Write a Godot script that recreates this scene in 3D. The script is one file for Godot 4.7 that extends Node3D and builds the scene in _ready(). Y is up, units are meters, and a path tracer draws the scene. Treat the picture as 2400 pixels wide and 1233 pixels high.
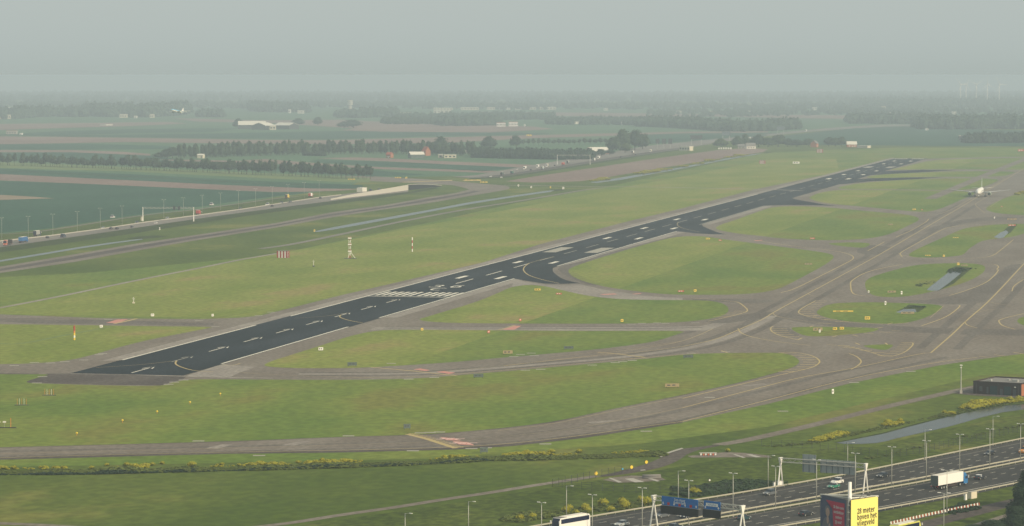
extends Node3D
# Airfield seen from a tower: all places are metres on the ground (x to the right, -z away from the viewer).

const FLAT := 5000.0       # within this radius the ground is taken as level; beyond it the Earth curves away
const EARTH := 6900000.0
var M := {}
var taken := {}
var rng := RandomNumberGenerator.new()

# ---------------------------------------------------------------- small helpers
func gy(x: float, z: float) -> float:
	var r := sqrt(x * x + z * z)
	return 0.0 if r < FLAT else -(r - FLAT) * (r - FLAT) / (2.0 * EARTH)

func pts(a: Array) -> PackedVector2Array:
	var p := PackedVector2Array()
	for i in range(0, a.size(), 2):
		p.append(Vector2(a[i], a[i + 1]))
	return p

func numbered(called: String) -> String:
	var k: int = taken.get(called, -1) + 1
	taken[called] = k
	return called if k == 0 else "%s_%03d" % [called, k]

func lin(r: float, g: float, b: float) -> Color:
	return Color(r, g, b).linear_to_srgb()

func mt(key: String, r: float, g: float, b: float, rough := 0.85, metal := 0.0) -> StandardMaterial3D:
	if not M.has(key):
		var m := StandardMaterial3D.new()
		m.resource_name = key
		m.albedo_color = lin(r, g, b)
		m.roughness = rough
		m.metallic = metal
		m.metallic_specular = 0.35
		M[key] = m
	return M[key]

func noise_tex(sd: int, freq: float, oct: int, a: Color, b: Color, size := 512, mid := 0.0, dry := []) -> NoiseTexture2D:
	var n := FastNoiseLite.new()
	n.seed = sd
	n.noise_type = FastNoiseLite.TYPE_SIMPLEX_SMOOTH
	n.frequency = freq
	n.fractal_octaves = oct
	n.fractal_gain = 0.55
	var g := Gradient.new()
	g.set_color(0, a)
	g.set_color(1, b)
	if mid > 0.0:
		g.set_offset(0, mid)
		g.set_offset(1, 1.0 - mid)
	if dry.size() == 3:
		g.set_offset(1, 0.66)
		g.add_point(0.82, lin(dry[0], dry[1], dry[2]))
	var t := NoiseTexture2D.new()
	t.width = size
	t.height = size
	t.seamless = true
	t.noise = n
	t.color_ramp = g
	return t

# a ground material: broad patches from one noise, finer grain multiplied in from a second that several share
var grains := {}
func ground_mat(key: String, ca: Array, cb: Array, patch: float, grain: float, sd: int, strong := 0.72, rough := 0.95, stretch := 1.0, dry := []) -> StandardMaterial3D:
	var m := StandardMaterial3D.new()
	m.resource_name = key
	m.albedo_texture = noise_tex(sd, 0.008, 6, lin(ca[0], ca[1], ca[2]), lin(cb[0], cb[1], cb[2]), 1024, 0.22, dry)
	m.uv1_scale = Vector3(100.0 / patch / stretch, 100.0 / patch, 1)
	m.roughness = rough
	m.metallic_specular = 0.2
	var g := snappedf(strong, 0.06)
	if not grains.has(g):
		grains[g] = noise_tex(int(g * 100), 0.03, 5, Color(g, g, g), Color(1, 1, 1), 1024, 0.2)
	m.detail_enabled = true
	m.detail_blend_mode = BaseMaterial3D.BLEND_MODE_MUL
	m.detail_uv_layer = BaseMaterial3D.DETAIL_UV_2
	m.detail_albedo = grains[g]
	m.uv2_scale = Vector3(100.0 / grain / 1.5, 100.0 / grain, 1)
	M[key] = m
	return m

func tool() -> SurfaceTool:
	var st := SurfaceTool.new()
	st.begin(Mesh.PRIMITIVE_TRIANGLES)
	st.set_smooth_group(-1)
	return st

func put(st: SurfaceTool, called: String, m: Material, parent: Node = self, normals := true) -> MeshInstance3D:
	if normals:
		st.generate_normals()
	var o := MeshInstance3D.new()
	o.mesh = st.commit()
	o.material_override = m
	o.name = numbered(called) if parent == self else called
	parent.add_child(o, true)
	return o

func tag(o: Node, label: String, category: String, group := "") -> void:
	o.set_meta("label", label)
	o.set_meta("category", category)
	if group != "":
		o.set_meta("group", group)

func thing(called: String, label: String, category: String, at: Vector3, turn := 0.0, group := "") -> Node3D:
	var o := Node3D.new()
	o.name = numbered(called)
	add_child(o)
	o.position = at
	o.rotation.y = turn
	tag(o, label, category, group)
	return o

func copy(src: Node3D, label: String, at: Vector3, turn := 0.0, group := "", size := Vector3.ONE) -> Node3D:
	var o: Node3D = src.duplicate()
	o.name = numbered(String(src.name).rstrip("0123456789").trim_suffix("_"))
	add_child(o)
	o.position = at
	o.rotation = Vector3(0, turn, 0)
	o.scale = size
	o.set_meta("label", label)
	if group != "":
		o.set_meta("group", group)
	return o

func paint(o: Node3D, part: String, m: Material) -> void:
	for c in o.get_children():
		if String(c.name).begins_with(part):
			(c as MeshInstance3D).material_override = m

# ---------------------------------------------------------------- solids
func tri(st: SurfaceTool, a: Vector3, b: Vector3, c: Vector3) -> void:
	st.add_vertex(a)
	st.add_vertex(b)
	st.add_vertex(c)

func quad(st: SurfaceTool, a: Vector3, b: Vector3, c: Vector3, d: Vector3) -> void:
	tri(st, a, b, c)
	tri(st, a, c, d)

func bx(st: SurfaceTool, c: Vector3, s: Vector3, basis := Basis()) -> void:
	var h := s * 0.5
	var v: Array[Vector3] = []
	for i in 8:
		v.append(c + basis * Vector3(h.x if i & 1 else -h.x, h.y if i & 2 else -h.y, h.z if i & 4 else -h.z))
	quad(st, v[4], v[6], v[7], v[5])
	quad(st, v[1], v[3], v[2], v[0])
	quad(st, v[5], v[7], v[3], v[1])
	quad(st, v[0], v[2], v[6], v[4])
	quad(st, v[6], v[2], v[3], v[7])
	quad(st, v[0], v[4], v[5], v[1])

func tube(st: SurfaceTool, a: Vector3, b: Vector3, ra: float, rb: float, n := 8) -> void:
	var d := (b - a).normalized()
	var s := d.cross(Vector3.UP if absf(d.y) < 0.9 else Vector3.RIGHT).normalized()
	var t := s.cross(d)
	for i in n:
		var p := TAU * i / n
		var q := TAU * (i + 1) / n
		var u := s * cos(p) + t * sin(p)
		var w := s * cos(q) + t * sin(q)
		quad(st, a + u * ra, b + u * rb, b + w * rb, a + w * ra)
		tri(st, a, a + u * ra, a + w * ra)
		tri(st, b, b + w * rb, b + u * rb)

# rings of equal length joined into a skin, both ends closed
func loft(st: SurfaceTool, rings: Array) -> void:
	for k in rings.size() - 1:
		var a: Array = rings[k]
		var b: Array = rings[k + 1]
		for i in a.size():
			var j: int = (i + 1) % a.size()
			quad(st, a[i], a[j], b[j], b[i])
	for e in [[rings[0], true], [rings[-1], false]]:
		var r: Array = e[0]
		var mid := Vector3()
		for v in r:
			mid += v / r.size()
		for i in r.size():
			if e[1]:
				tri(st, mid, r[(i + 1) % r.size()], r[i])
			else:
				tri(st, mid, r[i], r[(i + 1) % r.size()])

# a side profile (x along, y up) swept across z with the top pulled in by lean
func prism(st: SurfaceTool, prof: Array, half: float, lean := 0.0, y0 := 0.0, y1 := 1.0) -> void:
	var ra := []
	var rb := []
	for p in prof:
		var w: float = half - lean * clampf((p.y - y0) / (y1 - y0), 0.0, 1.0)
		ra.append(Vector3(p.x, p.y, -w))
		rb.append(Vector3(p.x, p.y, w))
	for i in ra.size():
		var j: int = (i + 1) % ra.size()
		quad(st, ra[i], ra[j], rb[j], rb[i])
	var poly := PackedVector2Array(prof)
	var ix := Geometry2D.triangulate_polygon(poly)
	for k in range(0, ix.size(), 3):
		tri(st, ra[ix[k]], ra[ix[k + 1]], ra[ix[k + 2]])
		tri(st, rb[ix[k]], rb[ix[k + 2]], rb[ix[k + 1]])

func ball(st: SurfaceTool, c: Vector3, r: Vector3, n := 8, rough := 0.0, sd := 0) -> void:
	var ring := func(i: int, j: int) -> Vector3:
		var a := PI * i / n
		var b := TAU * (j % (n + 2)) / (n + 2)
		var k := 1.0 + rough * (sin(3.1 * a + sd) * cos(2.0 * b + sd * 1.7) + 0.6 * sin(5.0 * b + 4.0 * a + sd))
		return c + Vector3(sin(a) * cos(b) * r.x, cos(a) * r.y, sin(a) * sin(b) * r.z) * k
	for i in n:
		for j in n + 2:
			quad(st, ring.call(i, j), ring.call(i, j + 1), ring.call(i + 1, j + 1), ring.call(i + 1, j))

# ---------------------------------------------------------------- things lying on the ground
func smooth(p: PackedVector2Array, times := 2, closed := true) -> PackedVector2Array:
	for k in times:
		var q := PackedVector2Array()
		var n := p.size()
		if not closed:
			q.append(p[0])
		for i in (n if closed else n - 1):
			var a := p[i]
			var b := p[(i + 1) % n]
			q.append(a.lerp(b, 0.25))
			q.append(a.lerp(b, 0.75))
		if not closed:
			q.append(p[n - 1])
		p = q
	return p

func ground_vertex(st: SurfaceTool, v: Vector2, h: float) -> void:
	var u := Vector2(v.x * 0.9775 + v.y * 0.2108, -v.x * 0.2108 + v.y * 0.9775) * 0.01
	st.set_normal(Vector3.UP)
	st.set_uv(Vector2(u.y, u.x))
	st.set_uv2(Vector2(u.y, u.x))
	st.add_vertex(Vector3(v.x, gy(v.x, v.y) + h, v.y))

func lay(st: SurfaceTool, a: Vector2, b: Vector2, c: Vector2, h: float, deep := 0) -> void:
	var e := [a.distance_to(b), b.distance_to(c), c.distance_to(a)]
	var far := maxf(a.length(), maxf(b.length(), c.length()))
	var most: float = e.max()
	if far > FLAT - 200.0 and most > 500.0 and deep < 14:
		if most == e[0]:
			var m := (a + b) * 0.5
			lay(st, a, m, c, h, deep + 1)
			lay(st, m, b, c, h, deep + 1)
		elif most == e[1]:
			var m := (b + c) * 0.5
			lay(st, a, b, m, h, deep + 1)
			lay(st, a, m, c, h, deep + 1)
		else:
			var m := (c + a) * 0.5
			lay(st, a, b, m, h, deep + 1)
			lay(st, m, b, c, h, deep + 1)
		return
	if (b - a).cross(c - a) < 0.0:
		var t := b
		b = c
		c = t
	ground_vertex(st, a, h)
	ground_vertex(st, b, h)
	ground_vertex(st, c, h)

func sheet_on(st: SurfaceTool, p: PackedVector2Array, h: float, called := "") -> void:
	var ix := Geometry2D.triangulate_polygon(p)
	if ix.is_empty():
		print("outline crosses itself: ", called, " ", p)
	for k in range(0, ix.size(), 3):
		lay(st, p[ix[k]], p[ix[k + 1]], p[ix[k + 2]], h)

func sheet(called: String, p: PackedVector2Array, h: float, m: Material, parent: Node = self) -> MeshInstance3D:
	var st := tool()
	sheet_on(st, p, h, called)
	var o := put(st, called, m, parent, false)
	if parent == self:
		o.set_meta("kind", "structure")
	return o

func ribbon_on(st: SurfaceTool, p: PackedVector2Array, w: float, h: float) -> void:
	var left := PackedVector2Array()
	var right := PackedVector2Array()
	for i in p.size():
		var d := (p[mini(i + 1, p.size() - 1)] - p[maxi(i - 1, 0)]).normalized()
		var s := Vector2(-d.y, d.x) * w * 0.5
		left.append(p[i] + s)
		right.append(p[i] - s)
	for i in p.size() - 1:
		lay(st, left[i], left[i + 1], right[i + 1], h)
		lay(st, left[i], right[i + 1], right[i], h)

func ribbon(called: String, p: PackedVector2Array, w: float, h: float, m: Material, parent: Node = self) -> MeshInstance3D:
	var st := tool()
	ribbon_on(st, p, w, h)
	var o := put(st, called, m, parent, false)
	if parent == self:
		o.set_meta("kind", "structure")
	return o

func along(p: PackedVector2Array, step: float, first := 0.0) -> Array:   # [place, direction] every step metres
	var out := []
	var left := first
	for i in p.size() - 1:
		var d := p[i + 1] - p[i]
		var l := d.length()
		while left <= l:
			out.append([p[i] + d / l * left, d / l])
			left += step
		left -= l
	return out

func dashes(called: String, p: PackedVector2Array, w: float, dash: float, step: float, h: float, m: Material, parent: Node) -> void:
	var st := tool()
	for a in along(p, step):
		ribbon_on(st, PackedVector2Array([a[0], a[0] + a[1] * dash]), w, h)
	put(st, called, m, parent, false)

func shifted(p: PackedVector2Array, by: float) -> PackedVector2Array:
	var q := PackedVector2Array()
	for i in p.size():
		var d := (p[mini(i + 1, p.size() - 1)] - p[maxi(i - 1, 0)]).normalized()
		q.append(p[i] + Vector2(-d.y, d.x) * by)
	return q

func v3(p: Vector2, h := 0.0) -> Vector3:
	return Vector3(p.x, gy(p.x, p.y) + h, p.y)

func yaw(d: Vector2) -> float:   # turns local +x to the direction d
	return atan2(-d.y, d.x)

func writing(called: String, text: String, tall: float, m: Material, parent: Node, where: Transform3D, deep := 0.02, font := "Droid Sans", squeeze := 1.0, weight := 400) -> MeshInstance3D:
	var f := SystemFont.new()
	f.font_names = PackedStringArray([font])
	f.font_weight = weight
	var t := TextMesh.new()
	t.text = text
	t.font = f
	t.font_size = 64
	t.pixel_size = tall / 46.0
	t.depth = deep
	t.curve_step = 3.0
	var o := MeshInstance3D.new()
	o.mesh = t
	o.material_override = m
	o.name = called
	parent.add_child(o, true)
	o.transform = where * Transform3D(Basis().scaled(Vector3(squeeze, 1, 1)), Vector3())
	return o


# ---------------------------------------------------------------- the scene
func _ready() -> void:
	rng.seed = 20
	var cam := Camera3D.new()
	cam.name = "camera"
	add_child(cam)
	cam.position = Vector3(0, 117, 0)
	cam.rotation_degrees = Vector3(-3.3215, 0, 0)
	cam.fov = 9.2873
	cam.near = 1.0
	cam.far = 90000.0
	cam.current = true
	var world := WorldEnvironment.new()
	world.name = "world"
	var env := Environment.new()
	env.background_mode = Environment.BG_SKY
	var sky := Sky.new()
	var air := ProceduralSkyMaterial.new()
	air.sky_top_color = lin(0.535, 0.565, 0.535)
	air.sky_horizon_color = lin(0.402, 0.458, 0.441)
	air.sky_curve = 0.045
	air.ground_horizon_color = lin(0.402, 0.458, 0.441)
	air.ground_bottom_color = lin(0.10, 0.12, 0.06)
	air.sun_angle_max = 0.0
	sky.sky_material = air
	env.sky = sky
	env.tonemap_mode = Environment.TONE_MAPPER_LINEAR
	env.tonemap_exposure = 1.06
	env.fog_enabled = true
	env.fog_density = 0.000119
	env.fog_light_color = lin(0.72, 0.872, 1.0)
	env.sdfgi_enabled = true
	env.ssao_enabled = true
	env.ssil_enabled = true
	world.environment = env
	add_child(world)
	var sun := DirectionalLight3D.new()
	sun.name = "sun"
	add_child(sun)
	sun.light_energy = 1.3
	sun.light_color = Color(1.0, 0.93, 0.80)
	sun.light_angular_distance = 0.5
	sun.shadow_enabled = true
	var up := deg_to_rad(27.0)
	var from := Vector3(0.82 * cos(up), sin(up), 0.57 * cos(up))
	sun.look_at_from_position(from * 100.0, Vector3.ZERO)

	materials()
	terrain()
	fields()
	airfield()
	runway()
	islands()
	taxi_lines()
	waters()
	motorway_near()
	motorway_far()
	paths()
	trees()
	far_woods()
	bushes()
	buildings()
	masts()
	signs()
	aircraft()
	roadside()
	billboard()
	traffic()
	far_traffic()
	far_town()


func materials() -> void:
	ground_mat("grass", [0.080, 0.123, 0.017], [0.118, 0.158, 0.026], 900.0, 170.0, 3, 0.84, 0.95, 1.7, [0.19, 0.20, 0.045])
	ground_mat("short_grass", [0.128, 0.201, 0.031], [0.190, 0.241, 0.043], 700.0, 150.0, 5, 0.84, 0.95, 2.2, [0.20, 0.21, 0.045])
	ground_mat("mown_grass", [0.184, 0.242, 0.037], [0.252, 0.283, 0.059], 620.0, 140.0, 41, 0.84, 0.95, 2.6, [0.30, 0.265, 0.085])
	ground_mat("verge", [0.072, 0.109, 0.013], [0.110, 0.147, 0.024], 420.0, 110.0, 7, 0.72, 0.95, 1.5, [0.17, 0.18, 0.04])
	ground_mat("rough_grass", [0.045, 0.072, 0.014], [0.085, 0.11, 0.022], 160.0, 60.0, 9, 0.66)
	ground_mat("crop", [0.030, 0.092, 0.057], [0.041, 0.113, 0.069], 1500.0, 300.0, 11, 0.84, 0.95, 3.0)
	ground_mat("young_crop", [0.075, 0.162, 0.080], [0.105, 0.192, 0.098], 1500.0, 300.0, 13, 0.84, 0.95, 3.0)
	ground_mat("soil", [0.247, 0.172, 0.149], [0.299, 0.217, 0.187], 1200.0, 260.0, 15, 0.84, 0.95, 3.0)
	ground_mat("pale_soil", [0.26, 0.20, 0.14], [0.32, 0.25, 0.18], 600.0, 170.0, 17, 0.9)
	ground_mat("light_grass", [0.149, 0.216, 0.081], [0.203, 0.257, 0.101], 600.0, 110.0, 19, 0.84)
	ground_mat("taxi_asphalt", [0.202, 0.172, 0.145], [0.254, 0.222, 0.189], 330.0, 90.0, 21, 0.84, 0.9, 3.0)
	ground_mat("dark_shoulder", [0.105, 0.088, 0.081], [0.143, 0.123, 0.110], 240.0, 70.0, 23, 0.78, 0.9, 3.0)
	ground_mat("pale_concrete", [0.285, 0.253, 0.226], [0.356, 0.320, 0.282], 260.0, 80.0, 25, 0.84, 0.9, 2.0)
	ground_mat("worn_asphalt", [0.166, 0.146, 0.128], [0.208, 0.186, 0.164], 240.0, 70.0, 43, 0.78, 0.9, 3.0)
	ground_mat("runway_asphalt", [0.010, 0.017, 0.024], [0.031, 0.042, 0.055], 300.0, 60.0, 27, 0.72, 0.85, 9.0)
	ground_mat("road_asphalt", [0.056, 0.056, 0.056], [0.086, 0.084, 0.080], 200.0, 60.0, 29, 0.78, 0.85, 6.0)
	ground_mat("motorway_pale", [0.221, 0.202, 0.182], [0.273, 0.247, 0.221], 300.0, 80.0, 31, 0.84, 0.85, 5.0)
	mt("white_paint", 0.72, 0.68, 0.58, 0.7)
	mt("worn_white", 0.34, 0.32, 0.27, 0.8)
	mt("yellow_paint", 0.44, 0.34, 0.15, 0.75)
	mt("worn_yellow", 0.34, 0.27, 0.15, 0.8)
	mt("red_paint", 0.52, 0.23, 0.19, 0.8)
	mt("sign_yellow", 0.72, 0.52, 0.09, 0.5)
	mt("sign_red", 0.48, 0.10, 0.06, 0.5)
	mt("sign_back", 0.09, 0.12, 0.11, 0.6)
	mt("black", 0.015, 0.015, 0.016, 0.6)
	mt("white", 0.80, 0.78, 0.74, 0.5)
	mt("cream", 0.62, 0.56, 0.44, 0.7)
	mt("steel", 0.42, 0.42, 0.40, 0.45, 0.3)
	mt("galvanised", 0.42, 0.42, 0.38, 0.5, 0.2)
	mt("rail_steel", 0.44, 0.41, 0.33, 0.5, 0.15)
	mt("dark_steel", 0.07, 0.075, 0.08, 0.5, 0.3)
	mt("glass", 0.02, 0.03, 0.045, 0.08)
	mt("tyre", 0.018, 0.018, 0.018, 0.9)
	mt("red", 0.40, 0.06, 0.045, 0.5)
	mt("orange_red", 0.52, 0.13, 0.07, 0.5)
	mt("orange", 0.65, 0.26, 0.05, 0.5)
	mt("yellow", 0.80, 0.58, 0.06, 0.45)
	mt("blue", 0.03, 0.13, 0.34, 0.4)
	mt("sign_blue", 0.002, 0.13, 0.44, 0.5)
	mt("sky_blue", 0.10, 0.40, 0.62, 0.35)
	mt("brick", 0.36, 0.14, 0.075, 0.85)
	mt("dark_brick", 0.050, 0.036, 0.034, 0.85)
	mt("red_tile", 0.38, 0.09, 0.055, 0.8)
	mt("roof_sheet", 0.70, 0.66, 0.58, 0.6)
	mt("grey_roof", 0.20, 0.19, 0.18, 0.8)
	mt("concrete", 0.38, 0.36, 0.32, 0.85)
	mt("white_wall", 0.66, 0.63, 0.56, 0.8)
	mt("bark", 0.10, 0.08, 0.06, 0.95)
	mt("headlamp", 0.85, 0.85, 0.80, 0.15)
	mt("tail_red", 0.45, 0.02, 0.015, 0.3)
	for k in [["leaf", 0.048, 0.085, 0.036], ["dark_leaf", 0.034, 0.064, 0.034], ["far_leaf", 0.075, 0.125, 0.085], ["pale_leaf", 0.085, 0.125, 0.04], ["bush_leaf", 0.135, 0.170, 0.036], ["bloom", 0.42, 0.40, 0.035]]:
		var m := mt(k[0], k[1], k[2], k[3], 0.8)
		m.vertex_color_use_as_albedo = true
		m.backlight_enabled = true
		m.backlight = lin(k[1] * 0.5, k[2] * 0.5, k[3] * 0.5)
	var w := mt("water", 0.030, 0.045, 0.050, 0.16)
	w.metallic_specular = 0.10

# the land as one sheet out to the horizon, in rings that follow the curve of the Earth
func terrain() -> void:
	var st := tool()
	var radii := [30.0, 300.0, 800.0]
	while radii[-1] < 47000.0:
		radii.append(radii[-1] * 1.025 if radii[-1] > 4000.0 else radii[-1] * 1.2)
	var n := 60
	for i in radii.size() - 1:
		for j in n:
			var a := deg_to_rad(-45.0 + 90.0 * j / n)
			var b := deg_to_rad(-45.0 + 90.0 * (j + 1) / n)
			var p := []
			for q in [[radii[i], a], [radii[i + 1], a], [radii[i + 1], b], [radii[i], b]]:
				p.append(Vector2(sin(q[1]) * q[0], -cos(q[1]) * q[0]))
			for t in [[0, 1, 2], [0, 2, 3]]:
				var c := [p[t[0]], p[t[1]], p[t[2]]]
				if (c[1] - c[0]).cross(c[2] - c[0]) < 0.0:
					c = [c[0], c[2], c[1]]
				for v in c:
					ground_vertex(st, v, 0.0)
	put(st, "ground", M["grass"], self, false).set_meta("kind", "structure")

# arable land beyond the airfield
func fields() -> void:
	var list := [
		["crop_field", "young_crop", 0.02, pts([-1612.4, -7204.1, -518.8, -2313.6, -377, -2382, -349.3, -2475.2, -317.7, -2677, -264.6, -2867.5, -228.7, -3097.8, -194.6, -3245.1, -176.2, -3342.9, -161.1, -3705.8, -144.1, -3705.8, -39.7, -3768.7, 16.3, -4118.3, 75.1, -4382.5, 155.4, -4916, 224.6, -5329, 296.8, -5634, 375.2, -5936.7, 506.5, -6411.6, 784.3, -7446.8, 964.4, -7710.9, 1005, -7201.8, 1422.5, -7203.3, 2463.3, -12478.1, 0, -13259.6, -2793.7, -12487])],
		["green_field", "crop", 0.06, pts([-826.7, -3690.4, -567.1, -3586, -459.6, -3487.4, -355.1, -3368.3, -238.7, -3233.3, -198.9, -3245.1, -230.3, -3119.6, -252.3, -3023.9, -287.4, -2830.9, -322.7, -2668.9, -350.3, -2482.1, -380.1, -2401.4, -481.2, -2145.4])],
		["bare_wedge", "pale_soil", 0.10, pts([-679.4, -3221.5, -500.5, -3164.1, -470.4, -3130.6, -434.7, -3076.3, -459.1, -3055.1, -480, -3034.2, -620.9, -2943.6])],
		["ploughed_strip", "soil", 0.08, pts([-889.4, -3971, -606.2, -3833.8, -446.3, -3630, -303, -3446.8, -204.9, -3342.9, -154.5, -3330.4, -173, -3281.1, -218.1, -3245.1, -242.5, -3245.1, -355.1, -3368.3, -459.6, -3487.4, -569.4, -3600.6, -837.1, -3737])],
		["green_strip", "crop", 0.09, pts([-939.8, -4196.1, -642.2, -4061.8, -454.6, -3833.8, -283.5, -3586, -159, -3446.8, -154.2, -3342.9, -204.9, -3342.9, -303, -3446.8, -446.3, -3630, -606.2, -3833.8, -889.4, -3971])],
		["tree_verge", "light_grass", 0.10, pts([-1021.7, -4562.5, -689.4, -4361, -488.3, -4118.3, -307.1, -3884.1, -161.4, -3690.4, -155.3, -3529, -186.8, -3543.1, -291.8, -3690.4, -466.7, -3935.8, -645.1, -4080.5, -948.7, -4236.2])],
		["green_strip", "crop", 0.08, pts([-1245.6, -5563.8, -868.3, -5494.4, -728.1, -5528.6, -564.9, -5361.3, -538.8, -5114.1, -689.8, -5084.8, -803.6, -5084.8, -1145.1, -5114.2])],
		["green_strip", "crop", 0.08, pts([-1106.9, -4943.3, -772.7, -4888.9, -670.6, -4943.3, -529.9, -4732.7, -461.7, -4493.3, -273.8, -4156.9, -174.2, -4006.8, -100.2, -3801, -148.4, -3752.8, -163.5, -3737, -313.9, -3971, -499.9, -4216.1, -703.2, -4448.3, -1027, -4586.1])],
		["ploughed_strip", "soil", 0.10, pts([-1145.1, -5114.2, -799.1, -5055.9, -685.9, -5055.9, -592.5, -4943.3, -537.2, -4809.5, -525.8, -4707.6, -573.4, -4783.6, -666.9, -4916, -777, -4916, -1106.9, -4943.3])],
		["ploughed_strip", "soil", 0.12, pts([-491.3, -4493.3, -429.9, -4470.7, -373.2, -4426.2, -345, -4516.2, -274.4, -4339.7, -179.9, -4137.5, -101.2, -4043.3, -20.8, -3953.3, -10.2, -3884.1, -35.8, -3884.1, -159.1, -4025, -279, -4236.2, -415.7, -4382.5, -452.5, -4404.2])],
		["ploughed_strip", "soil", 0.12, pts([-273.5, -4562.5, -224.7, -4609.9, -180.3, -4562.5, -80.8, -4382.5, 44.2, -4196.1, 13.5, -4099.3, -78.1, -4236.2, -174.1, -4404.2, -236.8, -4493.3])],
		["green_strip", "crop", 0.12, pts([-269.3, -4493.3, -173.2, -4382.5, -78.1, -4236.2, 13.5, -4099.3, -36.3, -3935.8, -107.5, -4080.5, -181.6, -4176.4, -277.1, -4382.5])],
		["ploughed_strip", "soil", 0.25, pts([-1404.8, -6276, -977.6, -6187, -849.4, -6143.7, -673.6, -6017.8, -462.8, -5858, -337.2, -5819.4, -159.6, -6058.8, 41.6, -6319.3, 188.5, -6506.2, 353.1, -6704.8, 533.8, -6756.6, 521.7, -6604.1, 342.7, -6506.3, 206.5, -6274.3, 39.6, -6017.5, -110.6, -5598.4, -289.4, -5494.2, -512.8, -5563.3, -672, -5670.3, -769.3, -5563.4, -868.3, -5494.4, -1230.1, -5494.7])],
		["green_strip", "crop", 0.25, pts([-391.4, -6756.4, -271, -6862, -87.6, -6653.9, 86.3, -6554.6, 41.9, -6365, -162.9, -6186.3, -341.7, -5897, -503.7, -5976.9, -723, -6101, -855.4, -6186.8, -917.1, -6275, -754.3, -6365.5, -552.4, -6554.9])],
		["crop_field", "crop", 0.3, pts([198.3, -6274.3, 342.7, -6506.3, 521.7, -6604.1, 543.7, -6554.9, 495.7, -6274.5, 393.5, -5976.8, 265.4, -5598.4, 227.9, -5494.2, 234.5, -5936.6])],
		["crop_field", "crop", 0.3, pts([528.8, -6274.5, 752.3, -7142.4, 892.2, -7447.1, 980.8, -7028.2, 1084.4, -6863.3, 1377.2, -6973.5, 1040.3, -5266, 842.2, -5329.2, 670.8, -5361.3, 554.1, -5393.9, 455.8, -5494.2, 475.4, -6017.6])],
		["ploughed_strip", "soil", 0.4, pts([-937.3, -8900.4, -668.4, -8462.4, -450, -8545.6, -204.8, -7778.3, 48.6, -7382.9, 92.5, -7027, -43.5, -6603.9, -264.8, -6704.7, -361.4, -6862.1, -347.9, -7141.8, -583.9, -7920.6, -800.9, -8221.5])],
		["ploughed_strip", "soil", 0.4, pts([-1790.1, -7999.1, -1229.2, -7780.9, -1084.6, -7922.2, -857.7, -8144.4, -785.4, -7849.5, -882.4, -7447.1, -1015.7, -7143, -1092.9, -6917.5, -1536.5, -6864.8])],
		["ploughed_strip", "soil", 0.5, pts([-138.9, -10551.6, 203.2, -10294.2, 549.1, -9933, 974.5, -9492.1, 906.8, -8719.9, 761.5, -8899.6, 537.7, -9284.1, 362.7, -9184.1, 123.5, -9385.2, -25.8, -9817.3])],
		["crop_field", "crop", 0.5, pts([-1467.6, -6556.8, -1005.8, -6365.9, -953.5, -6705.6, -832.7, -7027.9, -658.2, -7142.2, -596.9, -7084.3, -618, -6705.1, -771.1, -6506.7, -908.9, -6275, -1404.8, -6276])],
	]
	for f in list:
		sheet(f[0], f[3], f[2], M[f[1]])
	# two narrow ditches with dark rims between the strips
	ribbon("field_ditch", pts([-791.9, -4006.8, -627.8, -3971, -503, -3817.3, -385.8, -3660, -276.8, -3501.2, -180.3, -3420.2, -151.5, -3381.1]), 5.0, 0.14, M["rough_grass"])

# one sheet of pavement; the runway, the grass islands and the lines are laid upon it
func airfield() -> void:
	rw0 = pts([-160.2, -1327.1])[0]
	rwd = Vector2(sin(0.2130), -cos(0.2130))
	sheet("infield_grass", pts([-469.9, -2094.7, -296.7, -1873, -252.6, -1913.5, -155.5, -2104.6, -130.2, -2243.3, -67.5, -2561, 0, -2943.6, 114.5, -3473.8, 379.9, -4888.9, 620.5, -5234.7, 1034.2, -5234.9, 257, -1295.9, 183.1, -1258.9, 85.3, -1074.5, 40.7, -1024.5, -26.1, -984.3, -153, -962.8, -215.6, -957.5]), 0.01, M["short_grass"])
	for q in Geometry2D.intersect_polygons(pts([-356.4, -1587.2, -326.2, -1646.3, -290.6, -1834.2, -233.9, -2036.8, -177, -2313.6, -147.8, -2546.3, -77.1, -2924.2, 0, -3368.3, 296, -4493.3, 454.4, -4539.2, 396, -3918.4, 251.5, -3330.4, 150.3, -2849, 91, -2583.4, 19.8, -2243.3, -17.9, -2022.9, -90.9, -1720, -124.7, -1573, -165.1, -1561.9, -251.1, -1584.3]), rw_rect(-900, 3290, -162, -6)):
		sheet("mown_strip", q, 0.015, M["mown_grass"])
	var p := pts([-336.7, -1592.9, -250.7, -1581.5, -197.4, -1556.4, -150.2, -1550.9, -131.8, -1559.2, -122.6, -1573, -90.9, -1720, -17.9, -2022.9, 19.8, -2243.3, 91, -2583.4, 150.3, -2849, 251.5, -3330.4, 396, -3918.4, 526.2, -4539.2, 586, -4539.2, 668, -4609.9, 945.1, -4783.6, 301, -1518.9, 253.6, -1421.1, 215.4, -1357.7, 193.6, -1331.1, 172.1, -1301.6, 130, -1229, 91.2, -1148.9, 57.6, -1087.8, 42.4, -1066.7, 23, -1041.5, 0, -1018.6, -17.8, -1009.2, -53, -1001.2, -88.5, -997.7, -122.3, -989.9, -156.1, -982.1, -205.8, -971.3])
	sheet("taxiway", p, 0.03, M["taxi_asphalt"])

var rw0: Vector2
var rwd: Vector2
func rw(a: float, s: float) -> Vector2:      # metres along the runway, metres to the right of its left edge line
	return rw0 + rwd * a + Vector2(-rwd.y, rwd.x) * s

func rw_rect(a0: float, a1: float, s0: float, s1: float) -> PackedVector2Array:
	return PackedVector2Array([rw(a0, s0), rw(a1, s0), rw(a1, s1), rw(a0, s1)])

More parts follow.
